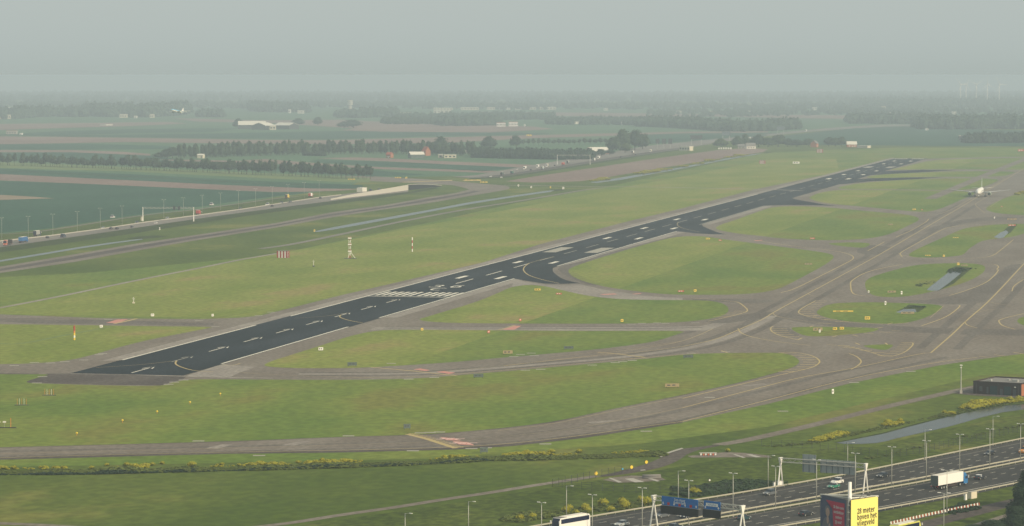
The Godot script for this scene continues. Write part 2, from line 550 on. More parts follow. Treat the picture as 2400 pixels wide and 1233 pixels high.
func runway() -> void:
	var st := tool()
	sheet_on(st, rw_rect(-61, 3312, -0.5, 46), 0.05)
	var exits := [
		pts([0.7, -1861.2, 1.7, -1858.4, 9.7, -1836.1, 18.5, -1815.3, 29, -1813.5, 38.4, -1819.1, 33.9, -1834.2, 30.5, -1849.5, 27.7, -1873, 26, -1897.1, 24.6, -1921.8, 24.4, -1942.9, 24.8, -1960.1, 26.6, -1977.7, 18.3, -1977.7]),
		pts([121.7, -2427.7, 127.6, -2417.8, 136.8, -2394.9, 147, -2382, 157.8, -2378.8, 154.8, -2394.9, 152.3, -2421.1, 149.2, -2475.2, 148.1, -2506.7, 148.6, -2531.7, 150.2, -2553.6, 153.5, -2575.9, 142.3, -2568.4]),
		pts([224.1, -2905, 227.1, -2905, 250.2, -2919.4, 270.9, -2914.6, 290.6, -2900.3, 282.4, -2933.9, 277.1, -2973.2, 269.2, -3034.2, 266.7, -3065.7, 267.8, -3092.4, 273.1, -3125.1, 284.6, -3175.4, 272.1, -3175.4]),
		pts([344.3, -3460.2, 360.8, -3487.4, 391.3, -3564.4, 422.3, -3600.6, 456.3, -3644.9, 491.2, -3708.9, 464.5, -3710.4, 438.4, -3696.5, 406.8, -3675.1, 388.1, -3644.9, 395.7, -3698.1, 413.9, -3784.8, 389.8, -3721.3]),
		pts([413.9, -3784.8, 431.6, -3809.1, 456.6, -3850.4, 487.3, -3892.6, 547.8, -3997.8, 506.8, -4006.8, 476.1, -3971, 454.2, -3953.3, 462.5, -4006.8, 490.6, -4137.5, 469.9, -4099.3]),
	]
	for e in exits:
		sheet_on(st, e, 0.052)
	var r := put(st, "runway", M["runway_asphalt"], self, false)
	r.set_meta("kind", "structure")
	# paler shoulders either side and the grey pad before the threshold
	sheet("runway_shoulder", rw_rect(-15, 3330, -7.5, -0.52), 0.034, M["pale_concrete"])
	sheet("runway_shoulder", rw_rect(250, 550, 46.02, 53), 0.034, M["pale_concrete"])
	sheet("runway_shoulder", rw_rect(690, 1130, 46.02, 53), 0.034, M["pale_concrete"])
	sheet("runway_shoulder", rw_rect(1250, 1620, 46.02, 53), 0.034, M["pale_concrete"])
	sheet("blast_pad", pts([-182.5, -1266.1, -173.4, -1267, -150.5, -1264.3, -126.7, -1256.2, -126.7, -1241.1, -130, -1229, -132, -1217.1, -154.9, -1219.7, -178.4, -1226.5, -187.1, -1228.2]), 0.036, M["dark_shoulder"])
	sheet("pad_edge_strip", pts([-173.4, -1266.8, -150.4, -1263.7, -126.7, -1256, -112.6, -1251.7, -92.4, -1248.2, -92.3, -1246.4, -112.3, -1249.1, -126.5, -1253.5, -150.1, -1261.6, -173.1, -1265]), 0.044, M["pale_concrete"])
	sheet("approach_slab", pts([-126.8, -1257.1, -117.6, -1308.4, -110.1, -1301.6, -102.8, -1295.9, -107.5, -1269.7, -109.3, -1251.7, -119.2, -1251.7]), 0.038, M["pale_concrete"])
	sheet("approach_slab", pts([-206.2, -1299.7, -183.8, -1311.3, -166.2, -1323.1, -161.2, -1325.1, -172.9, -1269.7, -184.4, -1267.9, -201.5, -1269.7]), 0.038, M["taxi_asphalt"])
	var paint_h := 0.062
	var white: Material = M["white_paint"]
	for e in [[0.0, 190.0, 0.0], [249.0, 1900.0, 0.0], [1900.0, 3305.0, 0.0], [-8.0, 189.0, 45.0], [247.0, 556.0, 45.0], [681.0, 1135.0, 45.0], [1245.0, 1623.0, 45.0]]:
		ribbon("edge_line", PackedVector2Array([rw(e[0], e[2]), rw(e[1], e[2])]), 1.0 if e[0] < 1900.0 else 0.6, paint_h, white if e[0] < 1200.0 else M["worn_white"], r)
	sheet("threshold_bar", rw_rect(393.5, 395.6, 0.6, 44.6), paint_h, white, r)
	for k in 12:
		var s := 2.2 + (3.62 * k if k < 6 else 3.62 * k + 1.2)
		sheet("threshold_stripe", rw_rect(401, 431.5, s, s + 1.9), paint_h, white, r)
	for a in [[550, 575, 3.0], [706, 729, 3.0], [1011, 1037, 3.0], [1167, 1192, 3.0], [1320, 1346, 3.0], [2375, 2408, 4.5], [2535, 2562, 4.0], [2690, 2715, 4.0], [3010, 3035, 4.0], [3150, 3178, 4.0]]:
		for s in [11.0, 34.0 - (a[2] - 3.0) * 0.5]:
			sheet("touchdown_mark", rw_rect(a[0], a[1], s, s + a[2]), paint_h, white, r)
	for a in [[831, 895], [2832, 2895]]:
		for s in [4.6, 32.6]:
			sheet("aiming_mark", rw_rect(a[0], a[1], s, s + 9.0), paint_h, M["worn_white"], r)
	var d := 504.0
	while d < 3200.0:
		sheet("centre_dash", rw_rect(d, d + 44.0, 22.1, 23.0), paint_h, white if d < 720.0 else M["worn_white"], r)
		d += 77.5
	for k in 9:
		var a := -54.0 + 50.3 * k
		var s2 := tool()
		sheet_on(s2, rw_rect(a, a + 22, 22.1, 22.75), paint_h)
		sheet_on(s2, PackedVector2Array([rw(a + 30, 22.4), rw(a + 19, 24.0), rw(a + 19, 24.8), rw(a + 27, 22.9)]), paint_h + 0.004)
		sheet_on(s2, PackedVector2Array([rw(a + 30, 22.4), rw(a + 27, 21.9), rw(a + 19, 20.0), rw(a + 19, 20.8)]), paint_h + 0.004)
		put(s2, "direction_arrow", white if k < 1 or k > 1 else M["worn_white"], r, false)
	for k in 6:
		for s in [3.0, 26.0]:
			sheet("threshold_stripe", rw_rect(3270, 3296, s + 3.0 * k, s + 3.0 * k + 1.6), paint_h, white, r)
	sheet("threshold_bar", rw_rect(3300, 3303, 0.6, 44.6), paint_h, white, r)
	var flat := Basis(Vector3(-rwd.y, 0, rwd.x), Vector3(rwd.x, 0, rwd.y), Vector3.UP)
	for g in [["3", 471.0, 17.6], ["6", 471.0, 28.6], ["C", 447.0, 23.2]]:
		var at := rw(g[1] + 9.5, g[2])
		writing("runway_number" if g[0] != "C" else "runway_letter", g[0], 19.0, M["white_paint"], r, Transform3D(flat, Vector3(at.x, 0.066, at.y)), 0.004, "Droid Sans", 0.5, 400)


func islands() -> void:
	var list := [
		pts([-322.2, -1524.2, -240.8, -1518.9, -206.6, -1513.7, -165.7, -1506, -137.7, -1503.4, -141.8, -1490.7, -144.8, -1480.7, -164.7, -1416.6, -177.3, -1341.2, -183.9, -1321.1, -194.2, -1311.3, -207.4, -1307.4, -274.9, -1299.7]),
		pts([-267.1, -1262.5, -200.5, -1263.4, -185.4, -1263.4, -180.8, -1262.5, -182.6, -1255.3, -186.9, -1229, -178.2, -1224.8, -154.7, -1218, -131.7, -1214.6, -129.9, -1227.3, -126.2, -1239.4, -119.5, -1242.9, -98.5, -1241.1, -65.6, -1239.4, -38.3, -1243.8, -19.5, -1260.7, 5.6, -1283.6, 34.7, -1312.3, 55.9, -1333.1, 71.6, -1353.5, 86.3, -1359.8, 102.1, -1361.9, 112.9, -1361.9, 117, -1351.5, 118.1, -1331.1, 117.4, -1317.2, 114.4, -1299.7, 106.9, -1277.1, 86.6, -1229, 62.5, -1181.2, 34.9, -1131.2, 14.4, -1089.2, -4.7, -1068, -27.8, -1050.2, -55.3, -1043.9, -91, -1030.5, -161.1, -1013.9, -212.8, -1004.6]),
		pts([-101, -1301.6, -98.1, -1325.1, -94.5, -1341.2, -83.1, -1396.4, -75.9, -1435, -69.5, -1461.1, -62, -1480.7, -53, -1485.7, -26.1, -1484.5, 0, -1480.7, 39.1, -1478.2, 80.6, -1480.7, 75.3, -1461.1, 68.4, -1437.3, 62.4, -1418.8, 51.8, -1400.8, 36.5, -1378.9, 12, -1353.5, -3.5, -1339.2, -17.5, -1323.1, -31.2, -1311.3, -45.9, -1300.7, -62.6, -1290.2, -85.2, -1289.2, -95.8, -1294]),
		pts([-45.2, -1548.2, -41.3, -1564.7, -35.1, -1592.9, -18.3, -1668.1, -6.9, -1740.3, -2.3, -1775.3, 2.4, -1793.3, 8.3, -1804.2, 14.3, -1800.6, 19.6, -1789.6, 37.9, -1720, 49.3, -1696.9, 59.5, -1687.2, 75.5, -1682.3, 97.8, -1682.3, 105.9, -1671.2, 109.2, -1646.3, 108.5, -1613.2, 105.1, -1584.3, 100.2, -1564.7, 91.9, -1545.5, 81, -1532.1, 67.1, -1524.2, 40.2, -1521.5, 0, -1522.9, -26.8, -1525.5, -40.6, -1534.8]),
		pts([33, -1938.7, 37.8, -1977.7, 44.4, -2013.7, 65, -2114.7, 99.8, -2272, 113.5, -2325.7, 124, -2350.4, 134.4, -2353.5, 142.2, -2344.2, 154.4, -2295.6, 168.7, -2254.7, 188.1, -2193.3, 203.8, -2145.4, 209.3, -2114.7, 207.5, -2079.9, 199.8, -2032.2, 188.8, -1973.3, 162.5, -1845.6, 151.5, -1793.3, 143.5, -1761.1, 129.7, -1731.8, 113.8, -1723.3, 100.1, -1723.3, 83.6, -1725, 69.2, -1747.2, 54.7, -1778.8, 46.5, -1807.9, 40.5, -1838, 34.8, -1881]),
		pts([154, -2468.3, 164.1, -2539, 177.2, -2598.5, 201.3, -2726.4, 217, -2804, 228, -2858.2, 239.7, -2886.1, 254.2, -2890.8, 269.7, -2881.4, 282.6, -2858.2, 306, -2786.4, 321.9, -2743.3, 333.4, -2709.7, 334.4, -2653, 326.2, -2598.5, 311.5, -2531.7, 287.4, -2421.1, 272.7, -2362.9, 257, -2319.6, 239.5, -2298.6, 220.8, -2292.6, 203, -2307.6, 190.2, -2325.7, 181.2, -2356.7, 169.7, -2382, 159.7, -2421.1]),
		pts([218.1, -2249, 228.1, -2260.4, 239.2, -2266.2, 250.5, -2254.7, 244, -2215.2, 238.2, -2193.3, 233.5, -2198.7, 225, -2215.2]),
		pts([281.8, -3076.3, 291.1, -3141.7, 303.4, -3209.9, 323, -3281.1, 339.8, -3305.6, 362.9, -3305.6, 439, -3275.1, 474, -3269, 418.6, -3023.9, 360.4, -2769, 344.3, -2777.7, 333.8, -2812.9, 305.9, -2900.3, 291.1, -2943.6, 282.9, -2993.3]),
		pts([336.1, -3355.6, 350.2, -3420.2, 378.5, -3515, 422.3, -3600.6, 484.3, -3675.1, 553.4, -3667.5, 529.5, -3543.1, 494.7, -3394.1, 466.2, -3305.6, 441.4, -3293.3, 364.3, -3317.9, 343.3, -3317.9]),
		pts([416.3, -3760.7, 430.7, -3801, 450.6, -3842.1, 492.4, -3892.6, 536.9, -3944.5, 615.3, -3944.5, 592, -3833.8, 567.5, -3744.9, 529.6, -3721.3, 496.3, -3729.1, 465.8, -3721.3, 435.2, -3690.4, 411.6, -3675.1, 405.3, -3705.8]),
		pts([465.6, -4006.8, 491.5, -4099.3, 537.9, -4297.7, 576, -4448.3, 603.7, -4493.3, 659.4, -4550.9, 925.2, -4682.8, 861.7, -4361, 715.3, -4176.4, 661.2, -4080.5, 630.9, -4006.8, 603.2, -4015.9, 551.5, -4025, 509.1, -4025, 480.4, -4006.8]),
		pts([412.2, -2821.8, 428.2, -2905, 464.7, -3065.7, 515.2, -3257, 599.8, -3501.2, 744.9, -3768.7, 529.5, -2677, 461.7, -2693.3, 434.6, -2701.5, 419.3, -2718, 410, -2751.8]),
		pts([257.7, -2104.6, 265.5, -2145.4, 279.2, -2204.2, 310.7, -2331.8, 335.5, -2434.4, 351.3, -2489.1, 369.6, -2524.5, 385.6, -2542.6, 414.2, -2553.6, 408.2, -2496.1, 378.1, -2388.4, 360.8, -2338, 344.9, -2313.6, 331.4, -2283.8, 319.5, -2232, 307.4, -2177.1, 297.8, -2124.8, 290.2, -2094.7, 274.1, -2077.5, 262.9, -2075, 257.4, -2079.9]),
		pts([198.6, -1819.1, 203.1, -1849.5, 209.8, -1881, 225.5, -1930.2, 243.3, -1982.1, 256.6, -2004.5, 271.1, -2013.7, 285.7, -2013.7, 290.5, -1995.5, 288.7, -1968.9, 279.1, -1913.5, 264.2, -1853.4, 246.7, -1796.9, 225.6, -1743.7, 210.2, -1711.7, 200.2, -1703.4, 193.1, -1710, 191.5, -1736.9, 194.3, -1775.3]),
		pts([149.8, -1592.9, 153.7, -1616.2, 158.6, -1640.2, 165.4, -1658.7, 175.9, -1664.9, 187.1, -1666.5, 207.9, -1657.1, 216.7, -1649.4, 218.4, -1637.2, 215.6, -1619.2, 209.7, -1595.8, 199.8, -1559.2, 189.3, -1532.1, 181.9, -1521.5, 172.9, -1521.5, 161.9, -1532.1, 153.7, -1550.9, 150.4, -1570.2]),
		pts([128.5, -1495.8, 133, -1502.1, 143, -1503.4, 158.6, -1500.9, 169, -1495.8, 169.5, -1488.2, 163.3, -1470.9, 152.3, -1458.7, 141.7, -1449.1, 133.8, -1446.8, 130.1, -1458.7]),
		pts([151, -1396.4, 155.6, -1401.9, 161.5, -1404.2, 166, -1403.1, 163.5, -1389.8, 159.5, -1374.6, 155.8, -1378.9]),
		pts([240.3, -1540.1, 247, -1564.7, 257.4, -1584.3, 268.4, -1587.2, 253.4, -1498.3, 241.5, -1498.3, 239, -1513.7]),
	]
	for p in list:
		var outline := smooth(p, 2)
		var o := sheet("grass_island", outline, 0.045, M["short_grass"])
		for q in Geometry2D.intersect_polygons(outline, rw_rect(-62, 3290, -162, 120)):
			sheet("mown_strip", q, 0.049, M["mown_grass"], o)
	# the darker belts of asphalt that border the taxiways
	for e in [
		pts([-267.1, -1262.5, -201.2, -1267.9, -185.8, -1266.1, -185.3, -1262.5, -200.2, -1261.6, -266.7, -1260.7]),
		pts([-213.6, -1008, -161.7, -1017.4, -91.3, -1034.1, -55.4, -1047, -27.9, -1053.9, -4.7, -1073.2, 14.5, -1096, 35.1, -1140, 63.1, -1192.4, 87.5, -1241.1, 108, -1290.2, 115.5, -1311.3, 117.4, -1317.2, 114.4, -1299.7, 106.7, -1275.3, 86.5, -1227.3, 62.4, -1179.7, 34.8, -1129.7, 14.4, -1087.8, -4.7, -1066.7, -27.8, -1048.9, -55.2, -1042.7, -90.9, -1029.3, -160.9, -1012.7, -212.6, -1003.4]),
		pts([-207, -976.7, -157, -987.7, -123, -995.5, -88.9, -1002.3, -53.3, -1005.7, -17.9, -1013.9, 0, -1024.5, 23.2, -1047.7, 42.6, -1073.2, 57.9, -1094.6, 57.5, -1086.5, 42.3, -1065.4, 23, -1040.2, 0, -1017.4, -17.8, -1008, -53, -1000, -88.4, -996.6, -122.2, -988.8, -155.9, -981, -205.6, -970.2]),
	]:
		sheet("taxiway_shoulder", e, 0.038, M["dark_shoulder"])
	# wheel-darkened lanes and older patches
	for e in [[pts([89.5, -1540.1, 107.7, -1567.5, 127.4, -1607.4, 144.9, -1567.5, 161.7, -1529.5, 182.7, -1503.4, 216.3, -1488.2, 293, -1478.2, 286.3, -1444.4, 211.3, -1453.9, 175.2, -1473.3, 154.4, -1498.3, 137.2, -1526.8, 129.8, -1559.2, 109.9, -1540.1, 98.3, -1518.9]), "worn_asphalt"],
		[pts([194.6, -1674.4, 222.4, -1684, 257.5, -1789.6, 289.2, -1913.5, 304.8, -1991, 318.2, -2009.1, 303.1, -1913.5, 250.3, -1677.6, 227.9, -1643.2]), "worn_asphalt"],
		[pts([89.1, -1687.2, 111.8, -1693.6, 133.7, -1687.2, 136.8, -1671.2, 122.4, -1655.6, 107.9, -1668.1]), "worn_asphalt"],
		[pts([245.6, -2243.3, 258.2, -2198.7, 260.4, -2145.4, 232.2, -2094.7, 226.5, -2145.4]), "worn_asphalt"],
		[pts([120.2, -1500.9, 128.9, -1500.9, 128.2, -1488.2, 130.2, -1449.1, 123.9, -1446.8, 120.5, -1470.9]), "worn_asphalt"],
		[pts([296.2, -2441.1, 331.1, -2510.2, 369.7, -2645.1, 426.2, -2693.3, 418.6, -2645.1, 364.5, -2583.4, 322, -2441.1, 283.6, -2362.9]), "worn_asphalt"],
		[pts([64.4, -1432.7, 77.1, -1458.7, 85.9, -1478.2, 81.1, -1478.2, 75.3, -1461.1]), "worn_asphalt"],
		[pts([-247.6, -1561.9, -194, -1545.5, -141.4, -1529.5, -139.5, -1508.6, -180.3, -1516.3, -242.1, -1526.8]), "worn_asphalt"],
		[pts([26, -1973.3, 42.8, -2027.5, 61.7, -2124.8, 99.4, -2283.8, 125.3, -2375.6, 123.4, -2338, 98.2, -2254.7, 63.9, -2104.6, 42.2, -2000, 33.3, -1938.7, 35.9, -1873, 47.6, -1804.2, 46.1, -1789.6, 32.1, -1873]), "worn_asphalt"]]:
		sheet("worn_patch", smooth(e[0], 1), 0.036, M[e[1]])
	# paler and darker wheel lanes that follow the taxiways
	for e in [[pts([-164.8, -995.5, -123.8, -1002.3, -89.5, -1009.2, -53.8, -1016.2, -18.1, -1026.9, 0, -1036.6, 23.5, -1061.6, 43.1, -1085.1, 58.7, -1109.8, 93.9, -1182.8, 134.3, -1269.7, 174, -1343.2]), 4.0, 7.0], [pts([-83.6, -1264.3, -39, -1264.3, -19.8, -1279, 5.7, -1301.6, 35.1, -1329.1, 56.7, -1353.5, 81.1, -1394.2, 104.8, -1468.4, 127, -1573]), 4.0, 6.0], [pts([127.4, -1578.7, 157.1, -1716.7, 190, -1869, 243.9, -2119.8, 314.9, -2461.4, 411.3, -2924.2]), 4.0, 8.0], [pts([182.5, -1381.1, 214.6, -1526.8, 244.5, -1655.6, 313.2, -1977.7]), 4.0, 8.0], [pts([-59.3, -1495.8, 0, -1495.8, 59.4, -1498.3, 87.4, -1503.4]), 3.5, 5.0]]:
		var line := smooth(e[0], 2, false)
		for side in [-1.0, 1.0]:
			ribbon("wheel_lane", shifted(line, e[2] * side), e[1], 0.0365, M["worn_asphalt"])
		ribbon("pale_lane", line, 5.0, 0.037, M["pale_concrete"] if e[2] < 6.5 else M["taxi_asphalt"])
	for e in [pts([-72.9, -1019.7, -68.3, -1031.7, -64.2, -1031.7, -68.8, -1018.6]), pts([-96.4, -1011.5, -92, -1022.1, -88.6, -1022.1, -92.3, -1010.4]), pts([25.2, -1087.8, 33.3, -1094.6, 36.1, -1091.9, 27.3, -1083.8]), pts([87.1, -1218.8, 95.6, -1225.6, 96.9, -1220.5, 88.3, -1213.8])]:
		sheet("pavement_patch", e, 0.042, M["pale_concrete"])
	for e in [pts([-65.8, -1485.7, -62.9, -1500.9, -26.3, -1498.3, 0, -1500.9, 39.7, -1503.4, 87.5, -1506, 101.7, -1540.1, 105.8, -1540.1, 90, -1480.7, 80.6, -1480.7, 39.1, -1478.2, -26.1, -1485.7, -58.9, -1485.7]), pts([0, -1789.6, 1.5, -1845.6, 19.1, -1804.2, 30.9, -1800.6, 38.2, -1807.9, 51.2, -1761.1, 68.1, -1720, 81, -1703.4, 89.8, -1700.1, 88.8, -1680.7, 75.5, -1680.7, 57.9, -1687.2, 37.9, -1720, 19.6, -1789.6, 11.9, -1804.2, 4.7, -1796.9])]:
		sheet("taxiway_lane", e, 0.033, M["pale_concrete"])
	# concrete slabs set in the grass along the edges
	var slabs := pts([-200.8, -1301.6, -194.7, -1315.2, -187.9, -1313.2, -182.8, -1319.1, -176.1, -1327.1, -173.2, -1353.5, -172.3, -1357.7, -182.5, -1253.5, -180.8, -1227.3, -130.1, -1222.2, -128.9, -1230.7, -126.2, -1239.4, -193.5, -1548.2, -149.3, -1540.1, -138.1, -1503.4, -123.4, -1573, -119.1, -1595.8, 8.1, -1359.8, 3.6, -1353.5, 9.3, -1347.3, 0.7, -1343.2, 5.3, -1280.8, 11.4, -1284.5, 32.4, -1303.5, 42.1, -1315.2, 45.3, -1319.1, 49.4, -1325.1, -39.8, -1242.9, -30.1, -1249.9, -49.1, -1311.3, 56.2, -1518.9, 61.4, -1524.2, 72.5, -1524.2, 86.7, -1526.8, -100.4, -1031.7, -77.9, -992.1, -53.1, -1046.4, -30.9, -1004.6, -30, -1055.2, -26.9, -1056.5, -23.8, -1057.8, -12.7, -1010.4, -8.2, -1012.7, 10.6, -1023.3, 44.2, -1060.3, 94.4, -1123.9, 130.4, -1229, 157.7, -1275.3, 71.8, -1171.8, 68.6, -1526.8, 75.5, -1359.8, 90.3, -1366.1])
	for p in slabs:
		sheet("concrete_slab", PackedVector2Array([p + Vector2(-1.9, 1.3), p + Vector2(1.9, 1.3), p + Vector2(1.9, -1.3), p + Vector2(-1.9, -1.3)]), 0.056, M["worn_white"])

func taxi_lines() -> void:
	var t := get_node("taxiway")
	var y: Material = M["yellow_paint"]
	var wy: Material = M["worn_yellow"]
	var lines := [   # centre lines, then edge lines
		[pts([73.7, -1394.2, 90.7, -1430.3, 104.8, -1488.2, 120.9, -1550.9, 128.6, -1592.9, 158.3, -1730.1, 191.6, -1885, 246.3, -2140.2, 318.4, -2489.1, 415.4, -2953.4, 523.9, -3487.4, 642.2, -4061.8, 802.5, -4835.7]), 0.6, y],
		[pts([-3.3, -1299.7, 35.7, -1351.5, 54.1, -1364, 73.7, -1394.2]), 0.55, y],
		[pts([-66, -1248.2, -38.6, -1251.7, -19.6, -1266.1, 5.6, -1289.2, 34.9, -1318.1, 56.2, -1340.2, 79.1, -1359.8]), 0.55, y],
		[pts([-27, -1275.3, 6.9, -1313.2, 35.6, -1347.3]), 0.45, wy],
		[pts([-244.6, -1542.8, -209, -1550.9, -183.8, -1545.5, -149.3, -1526.8]), 0.5, wy],
		[pts([57.7, -1090.5, 42.6, -1073.2, 23.2, -1047.7, 0, -1024.5, -17.9, -1013.9, -53.3, -1005.7, -88.8, -1001.2, -122.9, -994.4, -156.8, -986.5]), 0.55, y],
		[pts([60.1, -1135.5, 33.5, -1087.8, 14, -1059, -13.7, -1035.3, -40.7, -1024.5, -80.5, -1013.9, -158.4, -996.6]), 0.4, wy],
		[pts([62.1, -1173.4, 34.7, -1123.9, 14.3, -1082.5, -4.6, -1061.6]), 0.5, wy],
		[pts([60.1, -1135.5, 87, -1195.7, 112.7, -1253.5, 134.2, -1284.5, 172.6, -1359.8, 176.8, -1361.9]), 0.6, y],
		[pts([57.7, -1090.5, 92.3, -1162.5, 132.2, -1249.9, 174.4, -1319.1, 193, -1339.2]), 0.6, y],
		[pts([61.8, -1168.7, 86, -1220.5, 109.1, -1269.7, 120.4, -1292.1, 124.8, -1311.3, 126.3, -1323.1, 126.1, -1343.2, 122.2, -1359.8, 117, -1366.1, 112.5, -1361.9]), 0.65, y],
		[pts([141.8, -1357.7, 143.4, -1347.3, 143.6, -1329.1, 142.4, -1315.2, 139.2, -1299.7, 135, -1284.5]), 0.6, y],
		[pts([176.8, -1361.9, 202.8, -1475.8, 216.5, -1540.1, 246.8, -1671.2, 318.2, -2009.1, 389.6, -2344.2]), 0.7, y],
		[pts([216.5, -1540.1, 214.2, -1526.8, 213.2, -1511.1, 215.4, -1495.8]), 0.5, y],
		[pts([246.8, -1671.2, 248.8, -1652.5, 253.9, -1643.2]), 0.4, wy],
		[pts([229.3, -1592.9, 236.1, -1610.3, 245.9, -1619.2]), 0.4, wy],
		[pts([104.6, -1493.2, 103.9, -1478.2, 104.3, -1461.1, 108.4, -1439.7, 116.3, -1418.8, 129.4, -1398.6]), 0.6, y],
		[pts([128.6, -1592.9, 128, -1575.8, 130, -1561.9, 138.4, -1540.1, 152.5, -1518.9]), 0.55, wy],
		[pts([158.3, -1730.1, 159.5, -1713.3, 162.6, -1710]), 0.4, wy],
		[pts([89.8, -1700.1, 100.6, -1693.6, 113.2, -1674.4, 116.8, -1668.1, 117.6, -1643.2, 117.8, -1604.5, 112, -1584.3, 100.6, -1553.7, 93.4, -1537.4]), 0.7, y],
		[pts([92.6, -1490.7, 84.7, -1456.3, 75.1, -1421.1, 62.7, -1394.2, 35.8, -1355.6]), 0.6, wy],
		[pts([75.2, -1423.4, 67, -1407.5, 36.1, -1366.1, 14.2, -1339.2]), 0.4, wy],
		[pts([171.7, -2295.6, 194.8, -2204.2, 216.2, -2155.9, 221.3, -2109.6, 219.6, -2075, 214.2, -2041.5, 184.3, -1905.3, 153.8, -1764.6, 144.8, -1740.3]), 0.65, y],
		[pts([237.2, -2155.9, 261.7, -2272]), 0.6, y],
		[pts([339.8, -2637.2, 331.1, -2583.4, 298.8, -2427.7, 277.6, -2338]), 0.6, y],
		[pts([340.6, -2769, 352.3, -2726.4, 360.9, -2718, 415.5, -2973.2, 538.9, -3571.6, 558, -3660, 561.5, -3721.3]), 0.6, wy],
		[pts([251.7, -2084.8, 254.3, -2124.8, 269.1, -2193.3, 326.3, -2454.6, 337.4, -2496.1, 365, -2539, 394, -2553.6]), 0.65, y],
		[pts([254.3, -2124.8, 252.9, -2094.7, 271.9, -2060.5, 297.8, -2070.2, 309.5, -2084.8, 331.1, -2182.5, 356.8, -2301.6]), 0.6, y],
		[pts([241.5, -2000, 231, -1977.7, 211, -1926, 193.3, -1841.8, 189.7, -1811.6, 182.2, -1733.5, 184.7, -1716.7, 194.2, -1710]), 0.7, y],
		[pts([270.5, -2009.1, 293.7, -2004.5, 299.6, -2000, 297.4, -1973.3, 291.7, -1947.2, 293.5, -1947.2, 281.2, -1885, 266.6, -1819.1, 245, -1750.6, 232.4, -1716.7]), 0.65, y],
		[pts([157.7, -1677.6, 146, -1625.1, 141.5, -1598.7, 141.3, -1584.3, 144.4, -1561.9, 154.1, -1534.8, 174.6, -1518.9]), 0.65, y],
		[pts([227.2, -1646.3, 228.3, -1643.2, 220.8, -1607.4, 209.1, -1559.2, 191.3, -1508.6]), 0.65, y],
		[pts([219.2, -1640.2, 201.9, -1559.2]), 0.4, wy],
		[pts([121.8, -1506, 119.6, -1495.8, 118.4, -1473.3, 120.6, -1449.1, 126.4, -1428]), 0.6, y],
		[pts([136.9, -1403.1, 145.6, -1394.2, 152.8, -1359.8, 155.3, -1339.2, 162.8, -1353.5, 169.2, -1376.8, 176.6, -1414.3, 171, -1409.8]), 0.6, y],
		[pts([402, -2751.8, 417.9, -2924.2, 427.2, -2973.2, 498.8, -3305.6]), 0.55, wy],
		[pts([251.6, -1587.2, 233.2, -1548.2, 230.4, -1526.8, 229.2, -1506, 232, -1488.2]), 0.65, y],
		[pts([270.9, -1750.6, 278.8, -1796.9, 293.6, -1853.4]), 0.55, y],
		[pts([424.8, -2876.8, 457.6, -3034.2]), 0.5, wy],
		[pts([373.5, -2685.1, 382.9, -2701.5, 397.8, -2693.3, 424.9, -2685.1]), 0.5, wy],
		[pts([353.8, -3420.2, 445.7, -3901.2]), 0.3, wy],
		[pts([-107.8, -1273.4, -96.8, -1262.5, -66.2, -1251.7]), 0.45, wy],
		[pts([-117.4, -1305.5, -112.7, -1301.6, -110.4, -1311.3]), 0.5, y],
		[pts([-165.5, -1329.1, -160.4, -1326.1]), 0.5, wy],
	]
	for l in lines:
		ribbon("guide_line", smooth(l[0], 2, false), l[1], 0.055, l[2], t)
	var r := get_node("runway")
	for l in [
		[pts([-137.5, -1323.1, -137.2, -1315.2, -136, -1305.5, -132.6, -1294, -128.1, -1282.7, -124.1, -1277.1, -117.9, -1273.4]), 0.7, y],
		[pts([-139.4, -1321.1, -147.1, -1309.3, -156.4, -1299.7, -166.6, -1292.1]), 0.5, wy],
		[pts([10.6, -2013.7, 7.3, -1973.3, 6.7, -1942.9, 8.1, -1909.4, 11.2, -1881, 18.3, -1845.6, 26.4, -1819.1]), 0.7, y],
		[pts([10.6, -2013.7, 19, -2055.8, 27.5, -2084.8]), 0.6, wy],
		[pts([-83.4, -1578.7, -83.9, -1567.5, -82.2, -1556.4, -77.3, -1540.1, -70.6, -1526.8]), 0.6, y],
		[pts([-104.9, -1556.4, -91.1, -1567.5, -80, -1592.9]), 0.4, wy],
		[pts([132.9, -2583.4, 129.3, -2539, 129, -2496.1, 132.7, -2454.6, 140.1, -2414.5]), 0.6, wy]]:
		ribbon("guide_line", smooth(l[0], 2, false), l[1], 0.066, l[2], r)
	# holding positions: yellow bars with ladders, red mandatory fields
	for l in [[pts([-34.1, -1051.4, -27.5, -1037.8, -17.7, -1011.5]), 2.0, y], [pts([-56.5, -1294, -40.6, -1279, -21.6, -1257.1]), 1.3, y], [pts([36.1, -1364, 44.8, -1355.6, 55.2, -1339.2]), 1.4, y], [pts([42.4, -1335.1, 56.4, -1333.1]), 1.0, wy], [pts([-6.3, -1483.2, -2, -1498.3, 1.4, -1513.7]), 1.6, wy], [pts([-187.4, -1521.5, -183.1, -1540.1, -180.6, -1553.7]), 1.8, y]]:
		ribbon("holding_line", l[0], l[1], 0.058, l[2], t)
	var ladder := tool()
	for a in along(pts([-33.7, -1052.7, -27.1, -1039, -17.2, -1012.7]), 3.0):
		ribbon_on(ladder, PackedVector2Array([a[0], a[0] + Vector2(a[1].y, -a[1].x) * 2.6]), 1.1, 0.060)
	put(ladder, "holding_ladder", y, t, false)
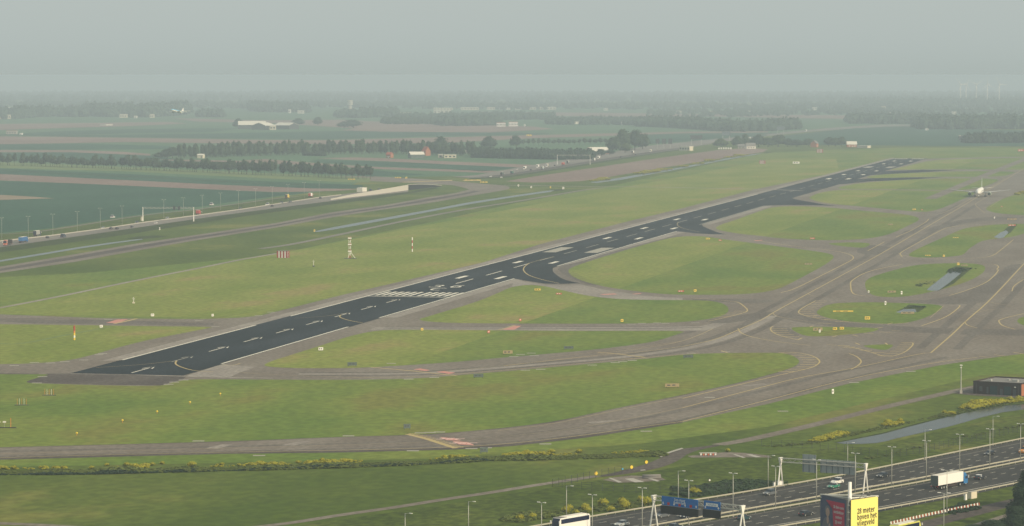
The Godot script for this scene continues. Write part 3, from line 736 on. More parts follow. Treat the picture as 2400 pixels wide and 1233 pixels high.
	for l in [pts([-23.2, -1042.7, -18.2, -1039, -16.4, -1032.9, -21.1, -1034.1]), pts([-19.1, -1031.7, -13.9, -1028.1, -11.9, -1019.7, -16.9, -1022.1]), pts([-39.4, -1284.5, -36.6, -1288.3, -32.5, -1280.8, -34.1, -1277.1]), pts([-30, -1273.4, -27, -1277.1, -22.2, -1269.7, -24.7, -1264.3]), pts([-4.3, -1485.7, 0, -1508.6, 4.4, -1508.6, 1, -1485.7]), pts([-192, -1526.8, -189.2, -1548.2, -184.2, -1549.6, -186.3, -1524.2]), pts([46.7, -1726.7, 54.9, -1733.5, 56.5, -1726.7, 48.9, -1721.7]), pts([64, -1730.1, 68.7, -1735.2, 69.7, -1731.8, 66.1, -1726.7]), pts([171.3, -2289.7, 177.4, -2298.6, 177.8, -2292.6, 172.1, -2280.8])]:
		sheet("mandatory_field", l, 0.057, M["red_paint"], t)
	mt("worn_pink", 0.66, 0.46, 0.41, 0.8)
	for g in [[pts([-22.3, -1037.8, -17.6, -1036.6]), pts([-19.8, -1037.8])], [pts([-17.9, -1024.5, -13, -1022.7]), pts([-15.5, -1025.7])]]:
		var d: Vector2 = (g[0][1] - g[0][0]).normalized()
		writing("field_lettering", "36C", 4.6, M["worn_pink"], t, Transform3D(Basis(Vector3(d.x, 0, d.y), Vector3(d.y, 0, -d.x), Vector3.UP), v3(g[1][0], 0.062)), 0.004, "Droid Sans", 0.8, 700)
	# hatched corners
	var hatch := tool()
	for s in [[pts([117.8, -1604.5, 100.6, -1553.7]), -7.0, 13.0], [pts([157.7, -1677.6, 141.5, -1598.7, 144.4, -1561.9, 154.1, -1534.8]), 6.5, 13.0], [pts([119.6, -1493.2, 118.7, -1468.4, 122, -1442]), 7.5, 11.0], [pts([119.2, -1361.9, 125.2, -1343.2, 126.1, -1321.1, 120.6, -1294, 109.1, -1269.7]), -6.5, 11.0], [pts([176.6, -1414.3, 169.2, -1376.8, 155.3, -1339.2]), -6.0, 11.0], [pts([140.5, -1398.6, 152.8, -1359.8]), 5.0, 12.0]]:
		for a in along(s[0], s[2], 2.0):
			ribbon_on(hatch, PackedVector2Array([a[0], a[0] + Vector2(s[1], 0)]), 1.3, 0.06)
	put(hatch, "corner_hatching", y, t, false)
	var dark := tool()
	for a in along(pts([24.8, -1913.5, 25.9, -1889, 28.9, -1853.4, 34.9, -1822.8, 41.6, -1800.6]), 5.5):
		ribbon_on(dark, PackedVector2Array([a[0], a[0] + Vector2(14, 0.6)]), 0.8, 0.058)
	put(dark, "shoulder_hatching", M["dark_shoulder"], t, false)
	# short yellow edge bars round the small islands
	var bars := pts([143.1, -1521.5, 150.4, -1521.5, 138.4, -1500.9, 140.7, -1508.6, 143.2, -1444.4, 146.2, -1451.5, 153.6, -1456.3, 155.1, -1449.1, 157.8, -1493.2, 162.3, -1498.3, 167.7, -1493.2, 172.5, -1500.9, 159.8, -1466, 163.7, -1461.1, 167.4, -1473.3, 172.7, -1468.4, 174.1, -1480.7, 179.7, -1478.2, 126.4, -1428, 129.4, -1439.7, 180.3, -1521.5, 187.6, -1526.8, 150.2, -1412, 151.1, -1403.1, 163.3, -1412, 163.2, -1403.1, 142.1, -1387.6, 148.1, -1392, 194.4, -1343.2, 199.2, -1339.2, 201.9, -1351.5, 205.6, -1345.3, 211.9, -1364, 215, -1355.6, 146, -1567.5, 148.6, -1573, 176.6, -1518.9, 179.9, -1526.8, 88.9, -1372.5, 90.9, -1361.9])
	for k in range(0, bars.size(), 2):
		ribbon("edge_bar", PackedVector2Array([bars[k], bars[k + 1]]), 0.8, 0.06, y, t)


func waters() -> void:
	# each water lies between banks: a strip of rough growth on the far side, a dark rim on the near side
	for w in [
		["canal", pts([103.3, -1026.3, 108, -1032.9, 120.7, -1051.4, 132.1, -1073.2, 145.2, -1097.3, 156.7, -1116.8, 167.6, -1134.1, 175.4, -1142.9, 182.2, -1147.4, 198.4, -1153.4, 195.3, -1135.5, 179.4, -1129.7, 170.4, -1119.7, 160.5, -1102.8, 152.9, -1087.8, 144.4, -1071.9, 134.1, -1055.2, 123.9, -1039, 120.2, -1031.7, 116, -1025.7, 111.1, -1023.3, 105.4, -1023.3])],
		["canal", pts([-383, -1934.4, -324, -2046.3, -310.5, -2119.8, -295.9, -2198.7, -280.7, -2263.3, -267.9, -2307.6, -264, -2313.6, -263.5, -2301.6, -276.3, -2251.8, -291.2, -2185.1, -306.5, -2102.1, -321.1, -2027.5, -378.9, -1913.5])],
		["canal", pts([-149.1, -2421.1, -137.9, -2489.1, -119.2, -2583.4, -73.9, -2804, -39.3, -2983.2, 0, -3141.7, 35.9, -3281.1, 43.4, -3293.3, 38.5, -3245.1, 0, -3097.8, -38.7, -2933.9, -72.8, -2760.4, -117.2, -2539, -133.1, -2461.4, -144.9, -2414.5])],
		["canal", pts([85.3, -3536, 121.6, -3690.4, 217.5, -4127.9, 299, -4539.2, 359.2, -4809.5, 376.8, -4848.9, 357.2, -4758, 294.5, -4470.7, 214.1, -4061.8, 124.4, -3630, 92.6, -3515])],
		["pond", pts([226, -1761.1, 231.6, -1789.6, 260.6, -1926, 264.6, -1936.5, 269.9, -1936.5, 263.5, -1901.2, 246.7, -1822.8, 232.1, -1757.6, 228.1, -1754.1])],
		["pond", pts([348.5, -2338, 363.7, -2407.9, 372.8, -2441.1, 369.7, -2407.9, 354.4, -2331.8, 348.8, -2319.6])],
		["pond", pts([189.7, -1595.8, 196, -1616.2, 201.9, -1617.7, 200.2, -1598.7, 197.4, -1590, 191.8, -1587.2])],
	]:
		sheet(w[0], w[1], 0.07 if w[0] == "canal" else 0.075, M["water"])
	for e in [pts([102.8, -1028.1, 108.4, -1035.9, 121.1, -1055.2, 132.6, -1077.2, 145.8, -1101.4, 157.3, -1121.1, 168.3, -1138.5, 182.9, -1151.9, 199.2, -1157.9, 198.1, -1151.9, 181.9, -1145.9, 167.4, -1132.6, 156.5, -1115.4, 145, -1096, 132, -1071.9, 120.5, -1050.2, 107.9, -1031.7, 103.5, -1025.7]),
		pts([256.4, -1913.5, 264.6, -1955.8, 272.1, -1982.1, 280, -1964.5, 269, -1913.5, 248.1, -1815.3, 229.5, -1747.2, 241.8, -1804.2, 261.1, -1893, 269.6, -1934.4, 264.6, -1936.5]),
		pts([369.7, -2407.9, 372.8, -2441.1, 369.9, -2434.4, 382.5, -2496.1, 397.9, -2546.3, 388.5, -2496.1, 370, -2401.4, 363.5, -2375.6]),
		pts([190, -1601.6, 196.7, -1622.1, 202.6, -1649.4, 209.3, -1637.2, 206.4, -1619.2, 199.9, -1592.9, 201.4, -1610.3, 196, -1613.2]),
		pts([-277.7, -2313.6, -272.1, -2344.2, -261.8, -2362.9, -249.6, -2350.4, -255.3, -2331.8, -264, -2313.6]),
		pts([33.5, -3257, 39.3, -3311.7, 52.7, -3330.4, 53, -3293.3, 45.2, -3269]),
		pts([372.6, -4835.7, 390.7, -4943.3, 396.3, -4916, 384.3, -4862.2])]:
		sheet("bank", e, 0.06, M["rough_grass"])

func rail(called: String, p: PackedVector2Array, label: String) -> void:
	var at := v3(p[0])
	var o := thing(called, label, "guard rail", at)
	var beam := tool()
	for i in p.size() - 1:
		var a := v3(p[i], 0.62) - at
		var b := v3(p[i + 1], 0.62) - at
		var d := (b - a).normalized()
		var s := Vector3(-d.z, 0, d.x)
		var ring := func(c: Vector3) -> Array:
			return [c + s * 0.14 - Vector3.UP * 0.16, c + s * 0.14 + Vector3.UP * 0.16, c + s * 0.02 + Vector3.UP * 0.10, c + s * 0.10, c + s * 0.02 - Vector3.UP * 0.10]
		loft(beam, [ring.call(a), ring.call(b)])
		var ring2 := func(c: Vector3) -> Array:
			return [c - s * 0.14 - Vector3.UP * 0.16, c - s * 0.14 + Vector3.UP * 0.16, c - s * 0.02 + Vector3.UP * 0.10, c - s * 0.10, c - s * 0.02 - Vector3.UP * 0.10]
		loft(beam, [ring2.call(a), ring2.call(b)])
	put(beam, "rail_beam", M["rail_steel"], o)
	var post := tool()
	for a in along(p, 4.0):
		bx(post, v3(a[0], 0.35) - at, Vector3(0.12, 0.7, 0.12))
	put(post, "rail_post", M["steel"], o).set_meta("kind", "stuff")

var rails := {}
func motorway_near() -> void:
	var north := smooth(pts([-5.4, -818.2, 21.1, -850.8, 40.9, -873.7, 57.1, -891.4, 77.4, -915.6, 92.9, -935.1, 107.5, -954.4, 135.7, -994.9, 164.5, -1035.3, 193.9, -1077.2]), 2, false)
	var mid_a := smooth(pts([19.4, -813.7, 44.7, -843.4, 60.8, -862.5, 85.2, -891.4, 96.7, -906.1, 121.4, -936.1, 138.6, -959.6, 156.1, -982.1, 183.8, -1020.9]), 2, false)
	var mid_b := smooth(pts([23.7, -811.4, 44.4, -836.2, 62.6, -857.4, 84.3, -882.5, 101.1, -904.3, 120.3, -927.2, 137.4, -951.3, 154.9, -974.5, 182.4, -1012.7]), 2, false)
	var south := smooth(pts([48.1, -806.2, 73.8, -837, 80.6, -843.4, 98.5, -864.2, 120.4, -890.5, 147, -924.3, 172.3, -956.5]), 2, false)
	rails = {"north": north, "mid_a": mid_a, "mid_b": mid_b, "south": south}
	var pairs := [["carriageway", north, mid_a, -0.8, 0.6], ["carriageway", mid_b, south, -0.6, 0.8]]
	for e in pairs:
		var a: PackedVector2Array = e[1]
		var b: PackedVector2Array = e[2]
		var poly := shifted(a, e[3])
		var back := shifted(b, e[4])
		back.reverse()
		poly.append_array(back)
		var c := sheet("carriageway", poly, 0.05, M["road_asphalt"])
		var edge := ribbon("edge_line", shifted(a, 3.4 if a == north else 1.0), 0.22, 0.058, M["worn_white"], c)
		if a == north:
			ribbon("edge_line", shifted(b, -1.1), 0.22, 0.058, M["worn_white"], c)
			for k in [7.0, 10.5, 14.0, 17.6]:
				dashes("lane_line", shifted(a, k), 0.2, 3.2, 12.0, 0.058, M["white_paint"], c)
		else:
			ribbon("edge_line", shifted(b, -4.6), 0.3, 0.058, M["white_paint"], c)
			for k in [4.6, 8.2, 11.8]:
				dashes("lane_line", shifted(a, k), 0.2, 3.2, 12.0, 0.058, M["white_paint"], c)
	sheet("tar_strip", pts([89.8, -857.4, 101.7, -871.9, 114.6, -891.4, 127.8, -909.9, 127.8, -908, 114, -886.9, 101.1, -866.8, 89.3, -852.4]), 0.054, M["runway_asphalt"])
	rail("guard_rail", north, "galvanised crash barrier along the grass verge of the nearest motorway carriageway")
	rail("guard_rail", mid_a, "crash barrier on the far side of the near motorway's narrow median")
	rail("guard_rail", mid_b, "crash barrier on the near side of the near motorway's narrow median")
	rail("guard_rail", south, "crash barrier along the motorway edge beside the pale cabinets, lowest of four")
	var med := shifted(mid_a, 0.6)
	var back2 := shifted(mid_b, -0.6)
	back2.reverse()
	med.append_array(back2)
	sheet("median", med, 0.04, M["verge"])
	sheet("bus_road", pts([91.9, -815.2, 109.7, -835.4, 124.6, -857.4, 140.1, -880.7, 155.1, -900.6, 157.2, -912.7, 142.5, -896, 127.1, -874.5, 114.4, -854.1, 99.5, -833.8, 89.1, -819]), 0.05, M["dark_shoulder"])
	sheet("bus_road", pts([98.4, -806.2, 115.9, -832.2, 126.1, -849.1, 138.4, -870.2, 153, -887.8, 151.7, -880.7, 137.2, -862.5, 125, -841.8, 114.9, -825.2, 101.3, -804]), 0.052, M["taxi_asphalt"])
	sheet("verge", pts([-31.3, -785.9, 20.3, -850, 40.8, -872.8, 57, -890.5, 77.3, -914.6, 92.8, -934.1, 107.3, -953.4, 135.6, -994.4, 164.3, -1034.1, 193.7, -1075.9, 202, -1122.5, 177.6, -1118.2, 143.7, -1066.7, 123.1, -1031.7, 115, -1017.4, 101.9, -1012.7, 65.2, -984.3, 37.6, -947.2, 11.3, -915.6, -23.1, -871.9, -65.8, -826.7, -73, -785.9]), 0.02, M["verge"])
	sheet("verge", pts([48, -804.7, 73.7, -836.2, 80.6, -842.6, 98.4, -863.3, 120.3, -889.6, 146.8, -923.3, 172.1, -955.4, 143.1, -793, 104.3, -785.9]), 0.02, M["verge"])

func motorway_far() -> void:
	var pale := pts([-430.1, -2036.8, -361.5, -2283.8, -338.2, -2356.7, -315.7, -2454.6, -292.8, -2575.9, -266.4, -2693.3, -236.3, -2830.9, -215.4, -2943.6, -187, -3097.8, -150.1, -3245.1, -130.2, -3293.3, -108.2, -3420.2, -90.2, -3420.2, -88.8, -3368.3, -105.9, -3305.6, -127.9, -3233.3, -146.4, -3164.1, -184.5, -3055.1, -212.6, -2905, -233.3, -2795.2, -263.2, -2660.9, -289.5, -2546.3, -312.2, -2427.7, -334.7, -2331.8, -357.9, -2260.4, -425.2, -2013.7])
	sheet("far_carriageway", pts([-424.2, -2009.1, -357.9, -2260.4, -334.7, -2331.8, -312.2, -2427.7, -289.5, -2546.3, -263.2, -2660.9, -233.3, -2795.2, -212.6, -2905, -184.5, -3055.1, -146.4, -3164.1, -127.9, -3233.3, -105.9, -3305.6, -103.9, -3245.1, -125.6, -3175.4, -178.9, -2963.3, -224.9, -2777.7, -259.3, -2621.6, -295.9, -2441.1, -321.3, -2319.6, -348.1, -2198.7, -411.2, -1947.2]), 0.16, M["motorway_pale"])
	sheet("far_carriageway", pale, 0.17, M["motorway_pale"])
	var bar := thing("concrete_barrier", "pale concrete barrier running along the middle of the far motorway towards the white wall", "barrier", v3(pts([-292.8, -2575.9])[0]))
	var bst := tool()
	var run0 := pts([-376.2, -2193.3, -360.1, -2275, -336.9, -2347.3, -314.4, -2444.4, -291.6, -2564.7, -265.2, -2681.1, -235.1, -2817.4, -214.3, -2929, -186.1, -3081.7, -166.5, -3158.5])
	for i in run0.size() - 1:
		var a := v3(run0[i], 0.1) - bar.position
		var b := v3(run0[i + 1], 0.1) - bar.position
		loft(bst, [[a + Vector3(0, 0, 0.5), a + Vector3(0, 0.8, 0.15), a + Vector3(0, 0.8, -0.15), a + Vector3(0, 0, -0.5)], [b + Vector3(0, 0, 0.5), b + Vector3(0, 0.8, 0.15), b + Vector3(0, 0.8, -0.15), b + Vector3(0, 0, -0.5)]])
	put(bst, "barrier_wall", M["concrete"], bar)
	sheet("motorway_bank", pts([-411.2, -1947.2, -348.1, -2198.7, -321.3, -2319.6, -295.9, -2441.1, -259.3, -2621.6, -224.9, -2777.7, -178.9, -2963.3, -125.6, -3175.4, -103.9, -3245.1, -88.1, -3342.9, -80.5, -3394.1, -75.2, -3355.6, -86.5, -3281.1, -122.5, -3097.8, -174.3, -2886.1, -218.7, -2701.5, -251.1, -2539, -286.4, -2362.9, -311.5, -2249, -338.1, -2135.1, -397.3, -1881]), 0.09, M["rough_grass"])
	sheet("motorway_verge", pts([-438.1, -2075, -374, -2362.9, -348.4, -2427.7, -326.5, -2539, -294.8, -2709.7, -275.5, -2786.4, -246.5, -2953.4, -224.3, -3065.7, -199.5, -3152.9, -187, -3097.8, -215.4, -2943.6, -236.3, -2830.9, -266.4, -2693.3, -292.8, -2575.9, -315.7, -2454.6, -338.2, -2356.7, -361.5, -2283.8, -424.2, -2009.1]), 0.13, M["verge"])
	ribbon("service_road", smooth(pts([-462.6, -2338, -377, -2382, -360.1, -2394.9, -349.8, -2437.7, -329.8, -2564.7, -315.8, -2660.9, -298.4, -2743.3, -277.3, -2804, -259.6, -2895.6, -246.5, -2953.4, -226.3, -3065.7, -205.6, -3119.6]), 1, false), 4.0, 0.2, M["motorway_pale"])
	# the far stretch beyond the taxiway bridge
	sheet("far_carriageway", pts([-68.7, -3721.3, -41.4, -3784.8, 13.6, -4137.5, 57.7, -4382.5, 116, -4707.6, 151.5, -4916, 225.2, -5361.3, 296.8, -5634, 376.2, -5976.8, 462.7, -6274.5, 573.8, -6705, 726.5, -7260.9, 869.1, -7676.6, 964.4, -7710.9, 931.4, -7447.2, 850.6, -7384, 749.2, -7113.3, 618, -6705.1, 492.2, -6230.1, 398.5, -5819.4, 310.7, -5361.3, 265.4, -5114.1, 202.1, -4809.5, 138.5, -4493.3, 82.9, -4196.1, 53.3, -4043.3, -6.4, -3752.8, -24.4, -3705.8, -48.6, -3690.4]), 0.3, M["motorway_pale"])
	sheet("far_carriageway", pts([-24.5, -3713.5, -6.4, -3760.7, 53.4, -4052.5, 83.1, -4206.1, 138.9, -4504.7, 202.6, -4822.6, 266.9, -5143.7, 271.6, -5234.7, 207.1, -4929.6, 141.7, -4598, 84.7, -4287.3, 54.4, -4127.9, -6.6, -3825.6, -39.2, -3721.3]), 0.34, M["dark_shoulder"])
	sheet("motorway_bank", pts([-6.4, -3752.8, 53.3, -4043.3, 82.9, -4196.1, 138.5, -4493.3, 202.1, -4809.5, 265.4, -5114.1, 262.4, -5055.8, 199.4, -4745.3, 136.1, -4415.2, 81.6, -4127.9, 52.4, -3979.9, -6.3, -3690.4, -48, -3644.9, -48.6, -3690.4]), 0.2, M["rough_grass"])
	# white retaining wall of the cutting and the taxiway bridge above it
	mt("pale_wall", 0.50, 0.47, 0.41, 0.85)
	var w := thing("retaining_wall", "long white concrete retaining wall where the far motorway dips under the taxiway", "wall", Vector3(-162.8, 0, -3087))
	var st := tool()
	var o := w.position
	var run := pts([-170, -3034.2, -155.2, -3097.8, -130.2, -3186.8, -105.5, -3293.3])
	for i in run.size() - 1:
		var a := v3(run[i]) - o
		var b := v3(run[i + 1]) - o
		var ha: float = [1.2, 2.6, 4.4, 5.6][i]
		var hb: float = [1.2, 2.6, 4.4, 5.6][i + 1]
		var back := Vector3(-0.4, 0, -1.0)
		loft(st, [[a, a + Vector3.UP * ha, a + back + Vector3.UP * ha, a + back], [b, b + Vector3.UP * hb, b + back + Vector3.UP * hb, b + back]])
	put(st, "wall_face", M["pale_wall"], w)
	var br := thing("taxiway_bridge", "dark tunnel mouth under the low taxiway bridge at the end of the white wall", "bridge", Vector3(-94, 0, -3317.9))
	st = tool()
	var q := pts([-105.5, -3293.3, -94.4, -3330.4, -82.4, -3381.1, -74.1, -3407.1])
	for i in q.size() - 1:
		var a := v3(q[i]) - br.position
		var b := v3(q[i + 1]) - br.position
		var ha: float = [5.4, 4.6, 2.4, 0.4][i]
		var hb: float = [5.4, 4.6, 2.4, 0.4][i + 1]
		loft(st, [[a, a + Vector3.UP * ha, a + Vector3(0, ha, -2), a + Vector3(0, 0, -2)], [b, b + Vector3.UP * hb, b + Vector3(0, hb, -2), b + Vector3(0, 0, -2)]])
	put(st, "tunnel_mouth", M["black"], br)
	st = tool()
	for i in q.size() - 1:
		var a := v3(q[i]) - br.position
		var b := v3(q[i + 1]) - br.position
		var ha: float = [5.4, 4.6, 2.4, 0.4][i]
		var hb: float = [5.4, 4.6, 2.4, 0.4][i + 1]
		tube(st, a + Vector3.UP * (ha + 0.35), b + Vector3.UP * (hb + 0.35), 0.35, 0.35, 4)
	put(st, "parapet", M["concrete"], br)
	tag(block("concrete_tower", pts([-150.1, -3245.1, -146, -3257]), 6.0, 4.2, "white_wall"), "squat white concrete block standing at the edge of the motorway cutting", "concrete block")

# a plain solid on the ground between two points, given depth and height
func block(called: String, p: PackedVector2Array, deep: float, tall: float, m: String) -> MeshInstance3D:
	var st := tool()
	var d := p[1] - p[0]
	var mid := (p[0] + p[1]) * 0.5
	bx(st, Vector3(0, tall * 0.5, -deep * 0.5), Vector3(d.length(), tall, deep))
	var o := put(st, called, M[m])
	o.position = v3(mid)
	o.rotation.y = yaw(d)
	return o

func paths() -> void:
	# the second taxiway at the left and its link over the motorway
	sheet("far_taxiway", pts([-364.8, -1726.7, -313.2, -1977.7, -287, -2109.6, -261.4, -2249, -233.8, -2362.9, -187.4, -2561, -153, -2769, -115.3, -2914.6, -81.7, -3097.8, -55.2, -3221.5, -43.7, -3317.9, -53.7, -3394.1, -63.6, -3446.8, -119.5, -3529, -160.7, -3586, -191.3, -3630, -197.8, -3752.8, -163.2, -3752.8, -116.2, -3675.1, -66.2, -3586, -30.8, -3487.4, -11.4, -3446.8, -2.2, -3394.1, -3.1, -3330.4, -12.9, -3269, -28.2, -3198.3, -77.9, -2953.4, -111.6, -2821.8, -147.5, -2668.9, -181.7, -2482.1, -226, -2283.8, -250.6, -2155.9, -275.2, -2022.9, -303.1, -1913.5, -352.5, -1668.1]), 0.028, M["taxi_asphalt"])
	sheet("far_taxiway_lane", pts([-360.6, -1706.7, -309.8, -1955.8, -283.6, -2084.8, -258.1, -2220.8, -231.3, -2338, -185.3, -2531.7, -151.1, -2734.8, -113.8, -2876.8, -80.5, -3055.1, -52.5, -3186.8, -38.9, -3281.1, -32.2, -3257, -51.8, -3141.7, -79.2, -3003.4, -112.7, -2849, -149.3, -2701.5, -183.7, -2510.2, -228.3, -2307.6, -253.7, -2182.5, -279.1, -2051, -306.4, -1934.4, -356.5, -1687.2]), 0.036, M["dark_shoulder"])
	for e in [pts([-121.4, -3543.1, -66.7, -3615.2, -66.2, -3586, -118.6, -3529]), pts([-54.6, -3600.6, -34.2, -3607.9, -34, -3586, -54.2, -3578.8])]:
		sheet("bridge_kerb", e, 0.2, M["yellow_paint"])
	sheet("bare_strip", pts([-7.1, -3571.6, 24.6, -3737, 108.5, -4118.3, 204.3, -4562.5, 319.6, -5055.8, 383.8, -5204, 404.1, -5114.1, 384.1, -4943.3, 302.1, -4586.1, 195.3, -4118.3, 107.4, -3705.8, 75.3, -3571.6, 23.3, -3529]), 0.022, M["soil"])
	var tracks := [
		[pts([-9.1, -3446.8, 22.6, -3433.4, 67.4, -3407.1, 134.2, -3394.1, 199, -3355.6, 262.4, -3317.9, 294.1, -3281.1]), 9.0, "pale_concrete"],
		[pts([-293.5, -1480.7, -257.6, -1625.1, -238, -1716.7, -212.9, -1853.4, -187.5, -1973.3, -173.2, -2051, -157.8, -2109.6, -154.2, -2124.8]), 3.6, "pale_concrete"],
		[pts([-169.9, -2182.5, -153.1, -2232, -125.7, -2382, -85.9, -2606.2, -37.4, -2839.9, 0, -2983.2, 41.7, -3164.1, 80.3, -3330.4, 97.7, -3368.3]), 6.0, "motorway_pale"],
		[pts([-301, -1518.9, -222.5, -1403.1, -212.4, -1409.8, -204.2, -1444.4, -195, -1475.8, -186.7, -1503.4]), 2.0, "light_grass"],
		[pts([-157.3, -847.5, -133.8, -841, -122.2, -837.8, -104.6, -830.6]), 4.2, "taxi_asphalt"],
		[pts([-82.1, -825.9, -62.1, -836.2, -45.5, -857.4, -31.2, -872.8, -19.7, -887.8, -6, -903.3, 4, -916.5, 14.8, -929.2, 24.9, -941.1]), 3.6, "taxi_asphalt"],
		[pts([65.3, -1020.9, 73.8, -1031.7, 94.2, -1066.7, 117.6, -1111.2, 136.6, -1147.4, 154.3, -1178.1, 166.7, -1200.6, 176.8, -1215.5]), 5.4, "taxi_asphalt"],
		[pts([352.5, -2226.3, 378.4, -2313.6]), 4.0, "taxi_asphalt"],
		[pts([396, -3065.7, 485.3, -3473.8, 586, -3935.8, 710.3, -4493.3, 887.7, -5265.9]), 12.0, "taxi_asphalt"],
		[pts([307.3, -3330.4, 372.4, -3324.1, 442.7, -3293.3, 470.5, -3245.1]), 9.0, "taxi_asphalt"],
		[pts([568.6, -4404.2, 606, -4339.7, 676.1, -4277, 781.3, -4236.2]), 7.0, "taxi_asphalt"],
	]
	for t in tracks:
		ribbon("track", smooth(t[0], 2, false), t[1], 0.052, M[t[2]])
	sheet("access_road", smooth(pts([24.9, -941.1, 30.2, -949.2, 35.6, -959.6, 41.2, -972.4, 45.7, -986.5, 49.7, -1001.2, 53.5, -1010.4, 59.1, -1015, 65.4, -1022.1, 66.1, -1018.6, 60.2, -1010.4, 54.9, -998.9, 50.6, -978.9, 46, -964.9, 40.5, -954.4, 33.8, -946.2, 27.4, -939.1]), 1), 0.056, M["dark_shoulder"])
	sheet("stone_edge", pts([45.2, -988.8, 47.6, -997.7, 49.8, -1003.4, 53.3, -1011.5, 53.7, -1009.2, 50.4, -1001.2, 48.2, -995.5, 45.7, -986.5]), 0.2, M["concrete"])
	sheet("paved_yard", pts([26.2, -932.1, 29.8, -938.1, 34.9, -942.1, 43, -940.1, 44.5, -932.1, 39.4, -928.2, 30.6, -925.2]), 0.05, M["taxi_asphalt"])
	sheet("paved_yard", pts([54.1, -991, 66.3, -1001.2, 72.1, -998.9, 78.8, -992.1, 79.7, -986.5, 70.6, -987.7, 54.9, -986.5]), 0.05, M["taxi_asphalt"])
	for s in [pts([28, -936.1, 28.8, -936.6, 31.7, -926.2, 30.6, -925.2]), pts([32.7, -934.1, 35.2, -935.6, 38.1, -926.7, 35.3, -925.7]), pts([38.7, -937.1, 39.8, -938.1, 42.7, -928.7, 41.7, -927.7]), pts([38, -955.4, 39.5, -956.5, 39.7, -954.4, 38.1, -953.4]), pts([68.2, -994.4, 69, -994.9, 71.6, -986.5, 70.6, -985.4]), pts([72.2, -994.4, 73.8, -994.9, 76.5, -987.7, 74.7, -986.5])]:
		sheet("concrete_strip", s, 0.10, M["concrete"])
	sheet("building_apron", pts([161.8, -1187.6, 170, -1210.5, 187.1, -1241.1, 199.3, -1215.5, 197.6, -1167.2, 184.7, -1170.3, 168.7, -1179.7]), 0.047, M["dark_shoulder"])


# ---------------------------------------------------------------- trees and growth
func crown_mesh(sd: int, lobes: Array, leaves: int, leaf: float) -> ArrayMesh:   # lobes: [centre, radii]; unit height tree
	var r := RandomNumberGenerator.new()
	r.seed = sd
	var st := tool()
	st.set_smooth_group(0)
	for l in lobes:
		st.set_color(Color(0.62, 0.62, 0.6))
		ball(st, l[0], l[1] * 0.80, 6, 0.13, sd)
	st.set_smooth_group(-1)
	for i in leaves:
		var l: Array = lobes[i % lobes.size()]
		var d := Vector3(r.randfn(), r.randfn() * 0.9, r.randfn()).normalized()
		var c: Vector3 = l[0] + d * l[1] * r.randf_range(0.72, 1.10)
		var k := r.randf_range(0.7, 1.25)
		st.set_color(Color(k, k * r.randf_range(0.96, 1.04), k * 0.95))
		var u := Vector3(r.randfn(), r.randfn(), r.randfn()).normalized()
		var w := u.cross(d + Vector3(0.1, 0.2, 0.3)).normalized()
		var s := leaf * r.randf_range(0.6, 1.3)
		tri(st, c - u * s - w * s * 0.6, c + u * s - w * s * 0.3, c + w * s)
		tri(st, c + u * s * 0.9 + w * s * 0.2, c - u * s * 0.4 + w * s, c + d * s * 0.8)
	st.generate_normals()
	return st.commit()

func tree_kind(called: String, sd: int, lobes: Array, leaves: int, leaf: float, m: String, trunk_top: float, trunk_r: float) -> Node3D:
	var o := Node3D.new()
	o.name = called
	var st := tool()
	st.set_smooth_group(0)
	tube(st, Vector3(0, -0.01, 0), Vector3(0, trunk_top, 0), trunk_r, trunk_r * 0.55, 7)
	for k in 4:
		var a := TAU * k / 4 + sd
		tube(st, Vector3(0, trunk_top * (0.6 + 0.1 * k), 0), Vector3(cos(a) * 0.16, trunk_top * (0.95 + 0.1 * k), sin(a) * 0.16), trunk_r * 0.5, trunk_r * 0.2, 5)
	put(st, "trunk", M["bark"], o)
	var c := MeshInstance3D.new()
	c.mesh = crown_mesh(sd, lobes, leaves, leaf)
	c.material_override = M[m]
	c.name = "crown"
	o.add_child(c)
	return o

func plant(src: Node3D, called: String, label: String, group: String, at: Vector3, tall: float, wide: float, category := "tree") -> Node3D:
	var o: Node3D = src.duplicate()
	o.name = numbered(called)
	add_child(o)
	o.position = at
	o.rotation.y = rng.randf() * TAU
	o.scale = Vector3(wide, tall, wide)
	tag(o, label, category, group)
	return o

func nth(n: int) -> String:   # 1 -> first, 43 -> forty-third
	var ones := ["", "first", "second", "third", "fourth", "fifth", "sixth", "seventh", "eighth", "ninth", "tenth", "eleventh", "twelfth", "thirteenth", "fourteenth", "fifteenth", "sixteenth", "seventeenth", "eighteenth", "nineteenth"]
	var tens := ["", "", "twenty", "thirty", "forty", "fifty", "sixty", "seventy", "eighty", "ninety"]
	var pre := ""
	if n >= 100:
		pre = "hundred and "
		n -= 100
	if n < 20:
		return pre + ones[n]
	if n % 10 == 0:
		return pre + String(tens[n / 10]).trim_suffix("y") + "ieth"
	return pre + tens[n / 10] + "-" + ones[n % 10]

